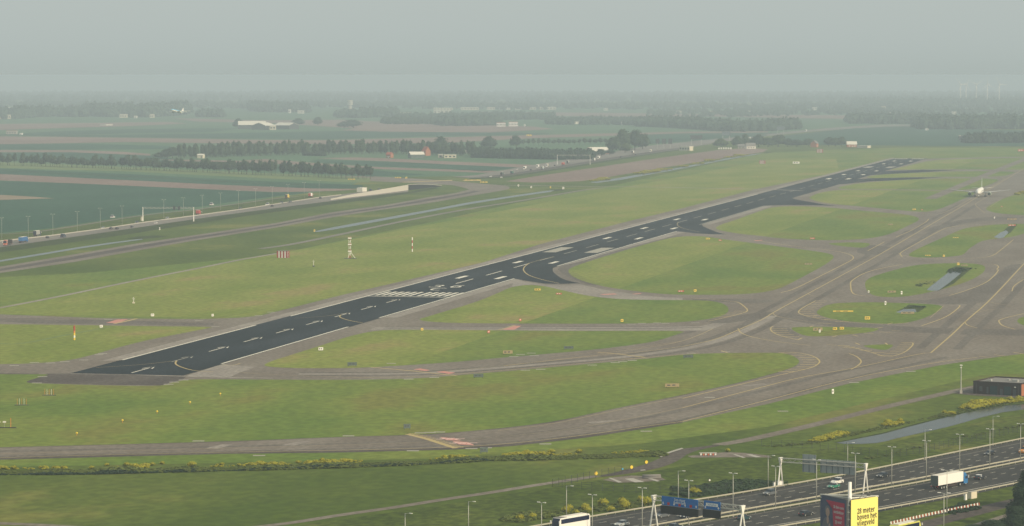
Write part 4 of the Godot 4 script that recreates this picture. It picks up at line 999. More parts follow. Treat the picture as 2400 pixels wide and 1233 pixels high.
var kinds := {}
func trees() -> void:
	kinds["young"] = []
	kinds["poplar"] = []
	kinds["broad"] = []
	for k in 3:
		var j := 0.03 * (k - 1)
		kinds["young"].append(tree_kind("t", 100 + k, [[Vector3(0, 0.62, 0), Vector3(0.24, 0.34, 0.24)], [Vector3(0.07 + j, 0.50, 0.05), Vector3(0.20, 0.20, 0.20)], [Vector3(-0.06, 0.76, -j), Vector3(0.15, 0.22, 0.15)]], 170, 0.055, "leaf", 0.5, 0.018))
		kinds["poplar"].append(tree_kind("t", 200 + k, [[Vector3(0, 0.52, 0), Vector3(0.21, 0.40, 0.21)], [Vector3(0.05, 0.36 + j, 0.04), Vector3(0.20, 0.24, 0.20)], [Vector3(-0.03, 0.78, j), Vector3(0.14, 0.22, 0.14)]], 200, 0.05, "leaf", 0.4, 0.02))
		kinds["broad"].append(tree_kind("t", 300 + k, [[Vector3(0, 0.55, 0), Vector3(0.40, 0.36, 0.38)], [Vector3(0.22, 0.45 + j, 0.1), Vector3(0.26, 0.26, 0.28)], [Vector3(-0.24, 0.47, -0.05), Vector3(0.26, 0.28, 0.26)], [Vector3(-0.05 + j, 0.78, 0.05), Vector3(0.24, 0.22, 0.24)], [Vector3(0.02, 0.4, 0.28), Vector3(0.24, 0.24, 0.2)]], 460, 0.05, "leaf", 0.4, 0.03))
	var shades := ["leaf", "leaf", "dark_leaf"]
	# the row along the near field edge
	var row := pts([-688.1, -4246.3, -668.1, -4226.1, -571, -4127.9, -478.4, -4034.1, -388.1, -3927.1, -301.8, -3817.3, -228.5, -3729.1, -159.1, -3637.5])
	var n := 0
	for a in along(row, row[0].distance_to(row[1]) / 5.4):
		if rng.randf() < 0.05:
			continue
		n += 1
		var p: Vector2 = a[0] + Vector2(rng.randfn() * 1.2, rng.randfn() * 7.0)
		var t := plant(kinds["young"][n % 3], "roadside_tree", nth(n) + " slender tree from the left in the long row above the green field", "long row of young trees above the green field", v3(p), rng.randf_range(10.0, 18.5), rng.randf_range(11.0, 19.0))
		paint(t, "crown", M[shades[rng.randi() % 3]])
	# the taller rows behind the farm track
	row = pts([-473, -4562.5, -425.1, -4609.9, -371.1, -4695.2, -313.4, -4758, -252.7, -4796.6, -186.9, -4809.5, -125.3, -4758, -55.5, -4682.8])
	for back in 2:
		n = 0
		for a in along(row, row[0].distance_to(row[1]) / 7.5, 5.0 * back):
			n += 1
			var p: Vector2 = a[0] + Vector2(rng.randfn() * 1.5, rng.randfn() * 8.0 - back * 60.0)
			var t := plant(kinds["poplar"][n % 3], "poplar", nth(n) + " tall poplar from the left in the " + ["front", "rear"][back] + " row behind the farm", ["front", "rear"][back] + " row of poplars behind the farm", v3(p), rng.randf_range(14.5, 22.0), rng.randf_range(17.0, 26.0))
			paint(t, "crown", M[shades[rng.randi() % 3]])
	# the low row beyond the dark plantation
	row = pts([10.7, -5393.9, 57.2, -5426.9, 107.9, -5460.3, 167.9, -5494.2])
	n = 0
	for a in along(row, row[0].distance_to(row[1]) / 5.5):
		n += 1
		plant(kinds["young"][n % 3], "plantation_tree", nth(n) + " small round tree from the left in the spaced row beyond the plantation", "evenly spaced row beyond the plantation", v3(a[0]), rng.randf_range(9, 12), rng.randf_range(15, 19))
	var i := 0
	var single := [
		[Vector3(-106.2, 0, -4888.9), 25.0, 30.0, "dark_leaf", "bulky dark tree rising above the poplar row behind the red-roofed house"],
		[Vector3(-35.7, -0, -5114.1), 21.0, 30.0, "dark_leaf", "broad dark tree at the right end of the poplar row, above the plantation"],
		[Vector3(6.9, -0, -5234.7), 20.0, 25.0, "dark_leaf", "round-topped lone tree above the plantation, left of the small spaced row"],
		[Vector3(153.5, 0, -4916), 24.0, 27.0, "leaf", "leftmost tree of the big clump behind the barn by the motorway"],
		[Vector3(175.1, -0, -5055.8), 33.0, 36.0, "leaf", "tallest domed tree in the big clump beside the far motorway"],
		[Vector3(191.8, -0, -5055.8), 32.0, 34.0, "dark_leaf", "darkest tree in the middle right of the big clump beside the far motorway"],
		[Vector3(206.1, -0, -5114.1), 25.0, 28.0, "leaf", "rightmost tree of the big clump where the far motorway passes"],
		[Vector3(170.6, 0, -4888.9), 15.0, 24.0, "pale_leaf", "pale green low tree in front of the big clump beside the motorway"],
		[Vector3(114.1, 0, -4682.8), 9.0, 22.0, "dark_leaf", "dark shrubby tree left of the barn gable beside the far motorway"],
		[Vector3(130.2, 0, -4707.6), 10.0, 20.0, "dark_leaf", "dark shrubby tree below the barn gable beside the far motorway"],
		[Vector3(143.5, 0, -4758), 9.0, 18.0, "dark_leaf", "dark shrubby tree right of the barn gable, touching the motorway"],
		[Vector3(-107.7, 0, -4809.5), 10.0, 18.0, "pale_leaf", "pale tree above the small white sheds beside the green barn"],
		[Vector3(-94.3, 0, -4835.7), 11.0, 20.0, "pale_leaf", "pale tree above the long white shed beside the green barn"],
		[Vector3(338.5, -0, -5234.7), 15.0, 30.0, "pale_leaf", "pale leafy tree beyond the white fence, leftmost beyond the runway"],
		[Vector3(364.7, -0, -5234.7), 19.0, 22.0, "leaf", "upright tree right of the white fence beyond the runway"],
		[Vector3(378.7, -0, -5265.8), 22.0, 20.0, "leaf", "tall upright tree left of the house beyond the runway"],
		[Vector3(400.8, -0, -5265.8), 21.0, 30.0, "dark_leaf", "dark rounded tree right of the pale house beyond the runway"],
		[Vector3(416.1, -0, -5265.8), 16.0, 26.0, "leaf", "lower tree right of the dark rounded tree beyond the runway"],
		[Vector3(435.3, -0, -5297.2), 20.0, 34.0, "leaf", "wide spreading tree in the middle of the group beyond the runway"],
		[Vector3(450.7, -0, -5297.2), 14.0, 24.0, "dark_leaf", "dark small tree at the right end of the group beyond the runway"],
		[Vector3(466, -0, -5297.2), 12.0, 30.0, "dark_leaf", "dark low tree left of the brick house beyond the runway"],
		[Vector3(487.8, -0, -5329.1), 13.0, 26.0, "leaf", "thin-topped tree just left of the brick house beyond the runway"],
		[Vector3(520.8, -0, -5329.1), 15.0, 26.0, "dark_leaf", "dark tree just right of the brick house beyond the runway"],
		[Vector3(532, -0, -5329.1), 14.0, 24.0, "leaf", "round tree midway between the brick house and the white dome"],
		[Vector3(541.8, -0, -5329.1), 16.0, 20.0, "leaf", "upright tree left of the white-roofed house beyond the runway"],
		[Vector3(-485.6, 0, -4562.5), 13.0, 26.0, "dark_leaf", "low dark tree at the left end of the poplar row"],
		[Vector3(-495.8, 0, -4562.5), 9.0, 26.0, "leaf", "lowest bushy tree tapering off left of the poplar row"],
		[Vector3(-478.4, 0, -4562.5), 16.0, 24.0, "dark_leaf", "bushy dark tree joining the left end of the poplar row"],
		[Vector3(-601.8, -0.3, -7142.1), 22.0, 30.0, "dark_leaf", "dark tree at the left gable of the far pair of pale-roofed barns"],
		[Vector3(-494.4, -0.5, -7510.4), 18.0, 36.0, "dark_leaf", "dark tree in the open field right of the pale-roofed barns"],
		[Vector3(-454.8, -0.5, -7575.6), 20.0, 26.0, "dark_leaf", "lone dark tree furthest right of the pale-roofed barns"],
		[Vector3(-373.5, -0.4, -7200.6), 15.0, 36.0, "dark_leaf", "left of two dark bushy trees in the field under the control tower"],
		[Vector3(-352.7, -0.4, -7200.6), 19.0, 60.0, "dark_leaf", "right of two dark bushy trees in the field under the control tower"],
	]
	for s in single:
		var t := plant(kinds["broad"][i % 3], "broadleaf_tree", s[4], "", s[0], s[1], s[2])
		paint(t, "crown", M[s[3]])
		i += 1
	# near trees at the lower right corner
	var near := tree_kind("t", 411, [[Vector3(0, 0.6, 0), Vector3(0.40, 0.34, 0.40)], [Vector3(0.26, 0.45, 0.1), Vector3(0.26, 0.28, 0.28)], [Vector3(-0.26, 0.42, 0.05), Vector3(0.28, 0.30, 0.26)], [Vector3(-0.08, 0.80, 0.05), Vector3(0.26, 0.20, 0.26)], [Vector3(0.05, 0.38, 0.30), Vector3(0.26, 0.26, 0.22)], [Vector3(0.05, 0.36, -0.3), Vector3(0.26, 0.26, 0.22)]], 5200, 0.022, "dark_leaf", 0.45, 0.03)
	for s in [[Vector3(133.8, 0, -835.4), 10.0, 10.0, "dark green tree at the right edge of the picture, tallest of the roadside group"], [Vector3(128.9, 0, -818.2), 7.4, 10.0, "dark green tree in the lower right corner, in front of the tallest one"], [Vector3(121.9, 0, -813.7), 4.6, 10.0, "low spreading shrub left of the corner trees, beside the bus road"], [Vector3(117.8, 0, -815.2), 3.4, 9.0, "lowest leafy shrub at the foot of the picture, furthest left of the corner trees"], [Vector3(141.6, 0, -871.9), 11.0, 11.0, "dark tree cut by the right edge, behind the tallest roadside one"]]:
		plant(near, "leafy_tree", s[3], "", s[0], s[1], s[2])
	for k in kinds:
		for t in kinds[k]:
			if k != "broad":
				t.free()
	near.free()

func scatter(called: String, mesh: Mesh, m: String, places: Array) -> void:   # places: [Vector3, size Vector3]
	var mm := MultiMesh.new()
	mm.transform_format = MultiMesh.TRANSFORM_3D
	mm.mesh = mesh
	mm.instance_count = places.size()
	for i in places.size():
		var b := Basis(Vector3.UP, rng.randf() * TAU).scaled(places[i][1])
		mm.set_instance_transform(i, Transform3D(b, places[i][0]))
	var o := MultiMeshInstance3D.new()
	o.multimesh = mm
	o.material_override = M[m]
	o.name = numbered(called)
	add_child(o)
	o.set_meta("kind", "stuff")

# far woods: crowds of crowns that read as one mass, one object for each belt
func far_woods() -> void:
	var crown := crown_mesh(77, [[Vector3(0, 0.5, 0), Vector3(0.5, 0.5, 0.5)], [Vector3(0.3, 0.35, 0.1), Vector3(0.34, 0.34, 0.34)]], 110, 0.13)
	var belts := [   # line, height in metres, depth of the belt, trees, leaf
		["plantation", pts([-52.6, -4586.1, -12, -4550.9, 29.7, -4516.2, 70.8, -4482, 111.3, -4493.3]), 13.0, 110.0, 420, "dark_leaf"],
		["copse", pts([778.8, -5563.4, 805.9, -5563.4, 845.2, -5581, 899.5, -5598.7]), 17.0, 120.0, 160, "dark_leaf"],
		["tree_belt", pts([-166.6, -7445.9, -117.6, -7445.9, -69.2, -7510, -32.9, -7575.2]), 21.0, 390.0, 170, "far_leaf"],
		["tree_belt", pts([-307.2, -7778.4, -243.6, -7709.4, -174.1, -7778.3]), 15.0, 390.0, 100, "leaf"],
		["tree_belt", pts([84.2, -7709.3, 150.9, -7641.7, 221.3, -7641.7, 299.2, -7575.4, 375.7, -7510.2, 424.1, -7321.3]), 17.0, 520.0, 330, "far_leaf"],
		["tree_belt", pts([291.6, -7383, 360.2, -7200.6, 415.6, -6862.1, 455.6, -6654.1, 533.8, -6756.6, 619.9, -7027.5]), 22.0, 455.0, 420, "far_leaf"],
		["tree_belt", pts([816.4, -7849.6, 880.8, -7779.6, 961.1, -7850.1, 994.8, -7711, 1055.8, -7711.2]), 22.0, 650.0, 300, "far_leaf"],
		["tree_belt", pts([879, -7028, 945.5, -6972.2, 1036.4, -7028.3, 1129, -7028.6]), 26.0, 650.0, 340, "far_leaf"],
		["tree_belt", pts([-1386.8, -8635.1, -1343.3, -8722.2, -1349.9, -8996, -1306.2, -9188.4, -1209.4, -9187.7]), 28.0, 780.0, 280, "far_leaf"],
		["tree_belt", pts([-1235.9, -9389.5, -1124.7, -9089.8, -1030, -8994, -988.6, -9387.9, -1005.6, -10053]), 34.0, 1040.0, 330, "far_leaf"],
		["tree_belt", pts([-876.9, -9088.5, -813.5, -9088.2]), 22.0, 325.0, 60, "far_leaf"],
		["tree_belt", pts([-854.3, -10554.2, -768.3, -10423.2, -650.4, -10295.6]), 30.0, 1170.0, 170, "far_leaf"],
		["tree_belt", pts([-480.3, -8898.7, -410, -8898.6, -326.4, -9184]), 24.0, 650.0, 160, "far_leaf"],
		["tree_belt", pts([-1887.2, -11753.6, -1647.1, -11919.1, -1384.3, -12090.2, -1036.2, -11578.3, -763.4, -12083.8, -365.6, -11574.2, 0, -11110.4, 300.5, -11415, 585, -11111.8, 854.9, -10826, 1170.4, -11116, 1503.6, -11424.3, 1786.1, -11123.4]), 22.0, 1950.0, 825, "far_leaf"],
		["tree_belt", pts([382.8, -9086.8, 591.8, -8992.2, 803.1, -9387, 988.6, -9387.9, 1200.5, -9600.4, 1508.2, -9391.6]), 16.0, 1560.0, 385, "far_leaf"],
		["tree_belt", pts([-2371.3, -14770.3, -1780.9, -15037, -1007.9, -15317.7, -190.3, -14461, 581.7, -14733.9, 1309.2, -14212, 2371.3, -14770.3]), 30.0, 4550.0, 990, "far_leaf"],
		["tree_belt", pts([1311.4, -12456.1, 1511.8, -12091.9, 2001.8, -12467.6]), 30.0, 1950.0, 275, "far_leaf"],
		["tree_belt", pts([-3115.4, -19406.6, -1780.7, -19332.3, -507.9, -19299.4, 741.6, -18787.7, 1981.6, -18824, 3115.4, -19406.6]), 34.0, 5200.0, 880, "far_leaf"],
		["tree_belt", pts([-295, -8299.2, -207.6, -8299.1, -110.3, -8379.4, 0, -8545.1, 112.5, -8545.2]), 18.0, 650.0, 260, "far_leaf"],
		["hedge", pts([-302.6, -4707.6, -271.4, -4682.8]), 7.0, 20.0, 24, "dark_leaf"],
	]
	for b in belts:
		var line: PackedVector2Array = b[1]
		var total := 0.0
		for i in line.size() - 1:
			total += line[i].distance_to(line[i + 1])
		var where := []
		for a in along(line, total / b[4]):
			var p: Vector2 = a[0]
			p += p.normalized() * rng.randf() * b[3]
			var t: float = b[2] * rng.randf_range(0.6, 1.08)
			var w: float = b[2] * rng.randf_range(0.6, 1.1)
			where.append([v3(p, -0.12 * t), Vector3(w, t * 1.1, w)])
		scatter(b[0], crown, b[5], where)

func bushes() -> void:
	var tuft := crown_mesh(55, [[Vector3(0, 0.4, 0), Vector3(0.42, 0.45, 0.42)]], 60, 0.16)
	var spray := crown_mesh(56, [[Vector3(0, 0.5, 0), Vector3(0.45, 0.42, 0.45)]], 90, 0.11)
	var strips := [   # line, width, height, how many, material, mesh
		["reed_bed", pts([-155.8, -948.2, -150.9, -949.2, -125.9, -950.3, -101.1, -954.4, -76.2, -958.6, -51.1, -964.9, -32.1, -970.2, -8.7, -982.1, 13.1, -985.4, 32.8, -989.9, 45.4, -994.4]), 9.0, 1.05, 3000, "bush_leaf", tuft],
		["ditch_rim", pts([-154.9, -943.1, -150.1, -944.1, -125.2, -945.2, -100.7, -950.3, -75.9, -955.4, -51, -961.7, -32, -967, -8.7, -978.9]), 2.0, 0.9, 700, "dark_leaf", tuft],
		["wild_rapeseed", pts([-157.3, -957.5, -152.4, -958.6, -127, -959.1, -102, -962.8, -76.9, -967, -51.6, -973.4, -32.4, -978.9, -8.8, -989.9, 13.2, -994.4, 33.1, -998.9, 45.8, -1003.4]), 5.0, 1.15, 430, "bloom", spray],
		["wild_rapeseed", pts([96.1, -1029.3, 105.2, -1045.2, 123.2, -1073.2, 134.4, -1091.9, 141, -1104.2, 149.9, -1114]), 4.0, 1.2, 420, "bloom", spray],
		["wild_rapeseed", pts([158.8, -1129.7, 166.3, -1142.9, 173.7, -1151.9, 183, -1159.5, 189.4, -1164.1]), 4.5, 1.7, 260, "bloom", spray],
		["reed_bed", pts([78, -1015, 95.7, -1025.7, 104.8, -1041.5, 122.7, -1069.3, 133.9, -1087.8, 149.5, -1111.2, 165.5, -1137, 182.3, -1154.9]), 4.0, 0.8, 420, "bush_leaf", tuft],
		["wild_rapeseed", pts([89.6, -3578.8, 122.3, -3713.5]), 10.0, 2.2, 120, "bloom", spray],
		["wild_rapeseed", pts([131, -3752.8, 219.1, -4156.9, 249.1, -4297.7]), 14.0, 2.2, 420, "bloom", spray],
		["wild_rapeseed", pts([262.7, -4382.5, 302.1, -4586.1, 341.6, -4758]), 12.0, 2.2, 140, "bloom", spray],
		["wild_rapeseed", pts([493.8, -3164.1, 509.6, -3221.5, 529.8, -3281.1]), 8.0, 2.0, 36, "bloom", spray],
		["verge_scrub", pts([-2.2, -845, 6.8, -854.9, 16, -863.3, 25.4, -870.2, 37.4, -880.7]), 9.0, 1.1, 380, "bush_leaf", tuft],
		["verge_scrub", pts([49, -902.4, 58, -911.8, 65.8, -919.4, 73.9, -929.2]), 13.0, 1.1, 330, "leaf", tuft],
		["verge_scrub", pts([46.3, -895.1, 53.7, -900.6, 62.4, -906.1, 71.6, -915.6]), 8.0, 1.0, 160, "leaf", tuft],
		["verge_scrub", pts([115.6, -859.1, 120.6, -866.8, 124.2, -871.9]), 6.0, 1.2, 70, "dark_leaf", tuft],
		["verge_scrub", pts([108.1, -983.2, 111.2, -987.7, 144.6, -1040.2, 171.1, -1077.2]), 2.5, 0.7, 60, "bush_leaf", tuft],
		["bank_scrub", pts([260.2, -1913.5, 269.9, -1947.2, 276.2, -1955.8]), 10.0, 1.0, 40, "leaf", tuft],
		["bank_scrub", pts([197.5, -1625.1, 206.8, -1631.1]), 6.0, 0.8, 30, "leaf", tuft],
		["bank_scrub", pts([225.7, -1789.6, 234.2, -1819.1, 238.5, -1834.2]), 8.0, 0.9, 24, "pale_leaf", tuft],
	]
	for s in strips:
		var line: PackedVector2Array = s[1]
		var total := 0.0
		for i in line.size() - 1:
			total += line[i].distance_to(line[i + 1])
		var where := []
		for a in along(line, total / s[4]):
			if s[0] == "wild_rapeseed" and sin(a[0].x * 0.21) + sin(a[0].x * 0.077 + 1.0) < -0.1:
				continue
			var p: Vector2 = a[0] + Vector2(-a[1].y, a[1].x) * rng.randf_range(-0.5, 0.5) * s[2] + a[1] * rng.randf() * 2.0
			var t: float = s[3] * rng.randf_range(0.45, 1.2) * (1.0 + 0.35 * sin(a[0].x * 0.31) + 0.3 * sin(a[0].x * 0.113 + 2.0))
			where.append([v3(p, 0.0), Vector3(t * 1.7, t * 0.8 * (0.8 if s[5] == "bush_leaf" else 1.0), t * 1.7)])
		scatter(s[0], s[6], s[5], where)
	# single bushes in flower that stand out
	var proto := Node3D.new()
	proto.name = "flowering_bush"
	var green := MeshInstance3D.new()
	green.mesh = crown_mesh(91, [[Vector3(0, 0.36, 0), Vector3(0.5, 0.36, 0.5)], [Vector3(0.25, 0.3, 0.1), Vector3(0.35, 0.3, 0.35)]], 150, 0.09)
	green.material_override = M["bush_leaf"]
	green.name = "foliage"
	proto.add_child(green)
	var gold := MeshInstance3D.new()
	gold.mesh = crown_mesh(92, [[Vector3(0, 0.56, 0), Vector3(0.52, 0.40, 0.5)], [Vector3(-0.26, 0.44, 0.14), Vector3(0.34, 0.30, 0.34)]], 260, 0.07)
	gold.material_override = M["bloom"]
	gold.name = "blossom"
	proto.add_child(gold)
	var groups := {}
	for b in [[Vector3(-115.4, 0, -964.9), 2.1, "ditch"], [Vector3(-108, 0, -967), 1.7, "ditch"], [Vector3(-105.4, 0, -970.2), 1.6, "ditch"], [Vector3(-95.7, 0, -963.8), 2.7, "ditch"], [Vector3(-121.5, 0, -965.9), 1.5, "ditch"], [Vector3(-150.7, 0, -957.5), 1.8, "ditch"], [Vector3(-148.1, 0, -957.5), 1.9, "ditch"], [Vector3(-125.1, 0, -958.6), 1.6, "ditch"], [Vector3(-117.5, 0, -958.6), 1.4, "ditch"], [Vector3(4.6, 0, -994.4), 2.6, "ditch"], [Vector3(12.3, 0, -997.7), 2.3, "ditch"], [Vector3(20.8, 0, -998.9), 2.2, "ditch"], [Vector3(-16, 0, -983.2), 1.8, "ditch"], [Vector3(-10.8, 0, -985.4), 1.5, "ditch"], [Vector3(-87.2, 0, -968.1), 1.4, "ditch"], [Vector3(-81.9, 0, -965.9), 1.3, "ditch"], [Vector3(-57.7, 0, -978.9), 1.6, "ditch"],
		[Vector3(2.1, 0, -845.9), 2.3, "verge"], [Vector3(5.5, 0, -849.1), 2.2, "verge"], [Vector3(14.4, 0, -860.8), 2.5, "verge"], [Vector3(15.4, 0, -865.9), 2.2, "verge"], [Vector3(19.8, 0, -868.5), 2.2, "verge"], [Vector3(20.2, 0, -860.8), 2.4, "verge"], [Vector3(17.1, 0, -857.4), 1.9, "verge"], [Vector3(24.8, 0, -873.7), 3.0, "verge"], [Vector3(30.1, 0, -878), 2.6, "verge"], [Vector3(30.5, 0, -869.3), 3.2, "verge"], [Vector3(26.6, 0, -863.3), 2.1, "verge"], [Vector3(35.4, 0, -883.3), 2.3, "verge"], [Vector3(37.1, 0, -877.2), 3.0, "verge"], [Vector3(50.6, 0, -900.6), 2.6, "verge"], [Vector3(51.5, 0, -898.7), 2.4, "verge"], [Vector3(67.1, 0, -1001.2), 1.6, "yard"], [Vector3(125.8, 0, -1079.8), 2.6, "canal"], [Vector3(126.9, 0, -1082.5), 2.0, "canal"], [Vector3(130.9, 0, -1086.5), 2.1, "canal"], [Vector3(160.2, 0, -1129.7), 2.3, "canal"], [Vector3(164.2, 0, -1138.5), 2.2, "canal"], [Vector3(175.2, 0, -1153.4), 2.2, "canal"], [Vector3(178.9, 0, -1157.9), 2.4, "canal"], [Vector3(182.2, 0, -1159.5), 2.6, "canal"], [Vector3(149.5, 0, -1115.4), 1.8, "canal"]]:
		var said: String = {"ditch": "in the overgrown ditch below the lowest taxiway", "verge": "on the motorway verge near the white coach", "yard": "beside the striped barriers on the paved yard", "canal": "on the far bank of the near canal"}[b[2]]
		groups[b[2]] = groups.get(b[2], []) + [[b[0], b[1], said]]
	for g in groups:
		var all: Array = groups[g]
		all.sort_custom(func(u, w): return u[0].x / u[0].z > w[0].x / w[0].z)
		for k in all.size():
			var lead := "small yellow bush " if all.size() == 1 else nth(k + 1) + " yellow-flowering bush from the left "
			plant(proto, "flowering_bush", lead + all[k][2], "flowering bushes, " + g, all[k][0], all[k][1] * (0.62 if g == "ditch" else 0.8), all[k][1] * 0.95, "bush")
	proto.free()


# ---------------------------------------------------------------- buildings and masts
# a gabled building: ridge along its own x, front wall towards +z; at is the middle of the front foot
func gabled(called: String, label: String, category: String, at: Vector3, turn: float, l: float, w: float, eave: float, ridge: float, wall: String, roof: String, openings := []) -> Node3D:
	var o := thing(called, label, category, at, turn)
	var st := tool()
	bx(st, Vector3(0, eave / 2, -w / 2), Vector3(l, eave, w))
	for s in [-0.5, 0.5]:
		var x: float = l * s
		tri(st, Vector3(x, eave, 0), Vector3(x, ridge, -w / 2), Vector3(x, eave, -w))
	put(st, "wall", M[wall], o)
	st = tool()
	var t := 0.3
	var ov := 0.5
	for s in [1.0, -1.0]:
		var e := Vector3(0, eave - 0.15, -w / 2 + s * (w / 2 + ov))
		var r := Vector3(0, ridge + 0.12, -w / 2)
		var h := Vector3(l / 2 + ov, 0, 0)
		loft(st, [[e - h, r - h, r - h + Vector3.UP * t, e - h + Vector3.UP * t], [e + h, r + h, r + h + Vector3.UP * t, e + h + Vector3.UP * t]])
	put(st, "roof", M[roof], o)
	for k in openings:   # [name, material, x, y, width, height, on the right gable?]
		st = tool()
		if k.size() > 6:
			bx(st, Vector3(l / 2 + 0.03, k[3], -w / 2 + k[2]), Vector3(0.12, k[5], k[4]))
		else:
			bx(st, Vector3(k[2], k[3], 0.03), Vector3(k[4], k[5], 0.12))
		put(st, k[0], M[k[1]], o)
	return o

# a flat-roofed building with its own roof slab and a band or row of windows
func boxed(called: String, label: String, category: String, p: PackedVector2Array, deep: float, tall: float, wall: String, roof: String, windows := 0, glass := "glass") -> Node3D:
	var d := p[1] - p[0]
	var o := thing(called, label, category, v3((p[0] + p[1]) * 0.5), yaw(d))
	var l := d.length()
	var st := tool()
	bx(st, Vector3(0, tall * 0.5, -deep / 2), Vector3(l, tall, deep))
	put(st, "wall", M[wall], o)
	st = tool()
	bx(st, Vector3(0, tall + 0.25, -deep / 2), Vector3(l + 0.6, 0.5, deep + 0.6))
	put(st, "roof", M[roof], o)
	for k in windows:
		st = tool()
		bx(st, Vector3(-l / 2 + (k + 0.5) * l / windows, tall * 0.5, 0.05), Vector3(l / windows * 0.5, tall * 0.4, 0.2))
		put(st, "window", M[glass], o)
	return o

func buildings() -> void:
	# dark brick block at the right edge
	var d := Vector2(16.16, 9.5)
	var o := thing("brick_building", "low dark brick building with flat grey roof, steel doors and a sunlit end wall", "building", Vector3(169.6, 0, -1186.0), yaw(d))
	var st := tool()
	bx(st, Vector3(9.37, 2.15, -10.65), Vector3(18.74, 4.3, 21.3))
	put(st, "wall", M["dark_brick"], o)
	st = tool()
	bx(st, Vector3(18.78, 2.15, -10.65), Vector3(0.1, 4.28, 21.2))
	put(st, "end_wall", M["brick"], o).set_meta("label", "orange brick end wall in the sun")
	st = tool()
	bx(st, Vector3(9.37, 4.34, -10.65), Vector3(18.0, 0.08, 20.5))
	put(st, "roof", M["grey_roof"], o)
	for e in [[Vector3(9.37, 4.55, -0.2), Vector3(18.9, 0.5, 0.4)], [Vector3(9.37, 4.55, -21.1), Vector3(18.9, 0.5, 0.4)], [Vector3(0.15, 4.55, -10.65), Vector3(0.36, 0.5, 20.4)], [Vector3(18.62, 4.55, -10.65), Vector3(0.4, 0.5, 20.4)]]:
		st = tool()
		bx(st, e[0], e[1])
		put(st, "parapet", M["dark_brick"], o)
	mt("teal_door", 0.025, 0.05, 0.055, 0.5)
	mt("grey_door", 0.07, 0.08, 0.09, 0.5)
	for e in [["window", "grey_door", 3.0, 2.0, 1.1, 1.8], ["window", "grey_door", 5.6, 1.6, 0.7, 2.4], ["roller_door", "teal_door", 8.0, 1.7, 2.8, 3.2], ["door", "grey_door", 11.0, 1.2, 1.1, 2.3], ["roller_door", "teal_door", 13.4, 1.7, 2.6, 3.2], ["door", "grey_door", 16.2, 1.2, 1.2, 2.3]]:
		st = tool()
		bx(st, Vector3(e[2], e[3], 0.02), Vector3(e[4], e[5], 0.1))
		put(st, e[0], M[e[1]], o)
	st = tool()
	bx(st, Vector3(16.4, 3.2, 0.16), Vector3(0.5, 0.35, 0.3))
	put(st, "wall_lamp", M["white"], o)
	for e in [[Vector3(4.0, 4.75, -6.0), Vector3(1.6, 0.8, 1.4)], [Vector3(9.0, 4.65, -12.0), Vector3(1.1, 0.6, 1.1)], [Vector3(13.5, 4.8, -7.5), Vector3(2.2, 0.9, 1.6)]]:
		st = tool()
		bx(st, e[0], e[1])
		put(st, "roof_vent", M["steel"], o)
	for x in [1.2, 9.7, 17.6]:
		st = tool()
		tube(st, Vector3(x, 0, 0.08), Vector3(x, 4.2, 0.08), 0.07, 0.07, 6)
		put(st, "downpipe", M["dark_steel"], o)
	# farm behind the fields
	gabled("barn", "dark green barn with a pale roof and white round windows in its gable", "barn", Vector3(-132.8, 0, -4562.5), 0.30, 20.0, 16.0, 5.2, 8.8, "sign_back", "roof_sheet", [["window", "white", -4.5, 3.4, 1.3, 1.3, 1], ["window", "white", -1.5, 3.4, 1.3, 1.3, 1], ["window", "white", 1.5, 3.4, 1.3, 1.3, 1], ["window", "white", 4.5, 3.6, 1.6, 1.6, 1]])
	gabled("farmhouse", "house with a steep red roof half hidden behind the dark green barn", "house", Vector3(-128.4, 0, -4707.6), -0.9, 9.0, 9.0, 6.5, 13.0, "brick", "red_tile", [["window", "glass", -2.0, 2.0, 1.2, 1.4], ["window", "glass", 2.0, 2.0, 1.2, 1.4]])
	gabled("brick_house", "small brick house with a pale gable standing left of the dark green barn", "house", Vector3(-175.2, 0, -4586.1), -0.6, 8.0, 7.0, 4.6, 7.6, "brick", "red_tile", [["window", "white", -2.0, 2.0, 1.2, 1.5], ["window", "white", 1.8, 2.0, 1.2, 1.5], ["door", "white", 0.0, 1.1, 1.0, 2.2]])
	boxed("shed", "small cream shed right of the dark green barn", "shed", pts([-104.5, -4586.1, -97.6, -4586.1]), 7.0, 4.6, "concrete", "roof_sheet", 1)
	boxed("shed", "long cream shed on the grass right of the small one", "shed", pts([-95.8, -4574.3, -78.9, -4574.3]), 8.0, 4.4, "cream", "roof_sheet", 3)
	gabled("cottage", "small pale cottage under the poplars, right of the long cream shed", "house", Vector3(-66, 0, -4862.2), -0.4, 8.0, 6.0, 3.0, 5.4, "concrete", "roof_sheet", [["window", "glass", 0, 1.6, 1.2, 1.2]])
	gabled("cream_barn", "little cream barn at the left end of the poplar row", "barn", Vector3(-439.3, 0, -4562.5), -0.25, 8.5, 7.0, 4.4, 5.8, "cream", "roof_sheet", [["door", "dark_steel", 1.6, 1.6, 1.2, 3.2]])
	gabled("barn", "large barn with cream roof and brick gable beside the far motorway", "barn", Vector3(131.8, 0, -4809.5), 0.42, 30.0, 24.0, 4.0, 9.6, "brick", "roof_sheet", [["door", "dark_steel", 0, 2.0, 4.0, 3.6, 1], ["window", "concrete", -7, 2.2, 2.5, 1.4, 1]])
	gabled("barn", "far barn with one wide pale roof, left of a pair in the green fields", "barn", Vector3(-565.7, -0.3, -7055.7), 0.12, 60.0, 34.0, 9.0, 17.0, "dark_steel", "roof_sheet", [["door", "dark_steel", 0, 4, 8, 7]])
	gabled("barn", "far barn with twin pale roof slopes, right of a pair in the green fields", "barn", Vector3(-519.5, -0.3, -6971.4), 1.15, 44.0, 34.0, 9.0, 15.0, "dark_steel", "roof_sheet", [["door", "white", 0, 4, 8, 7]])
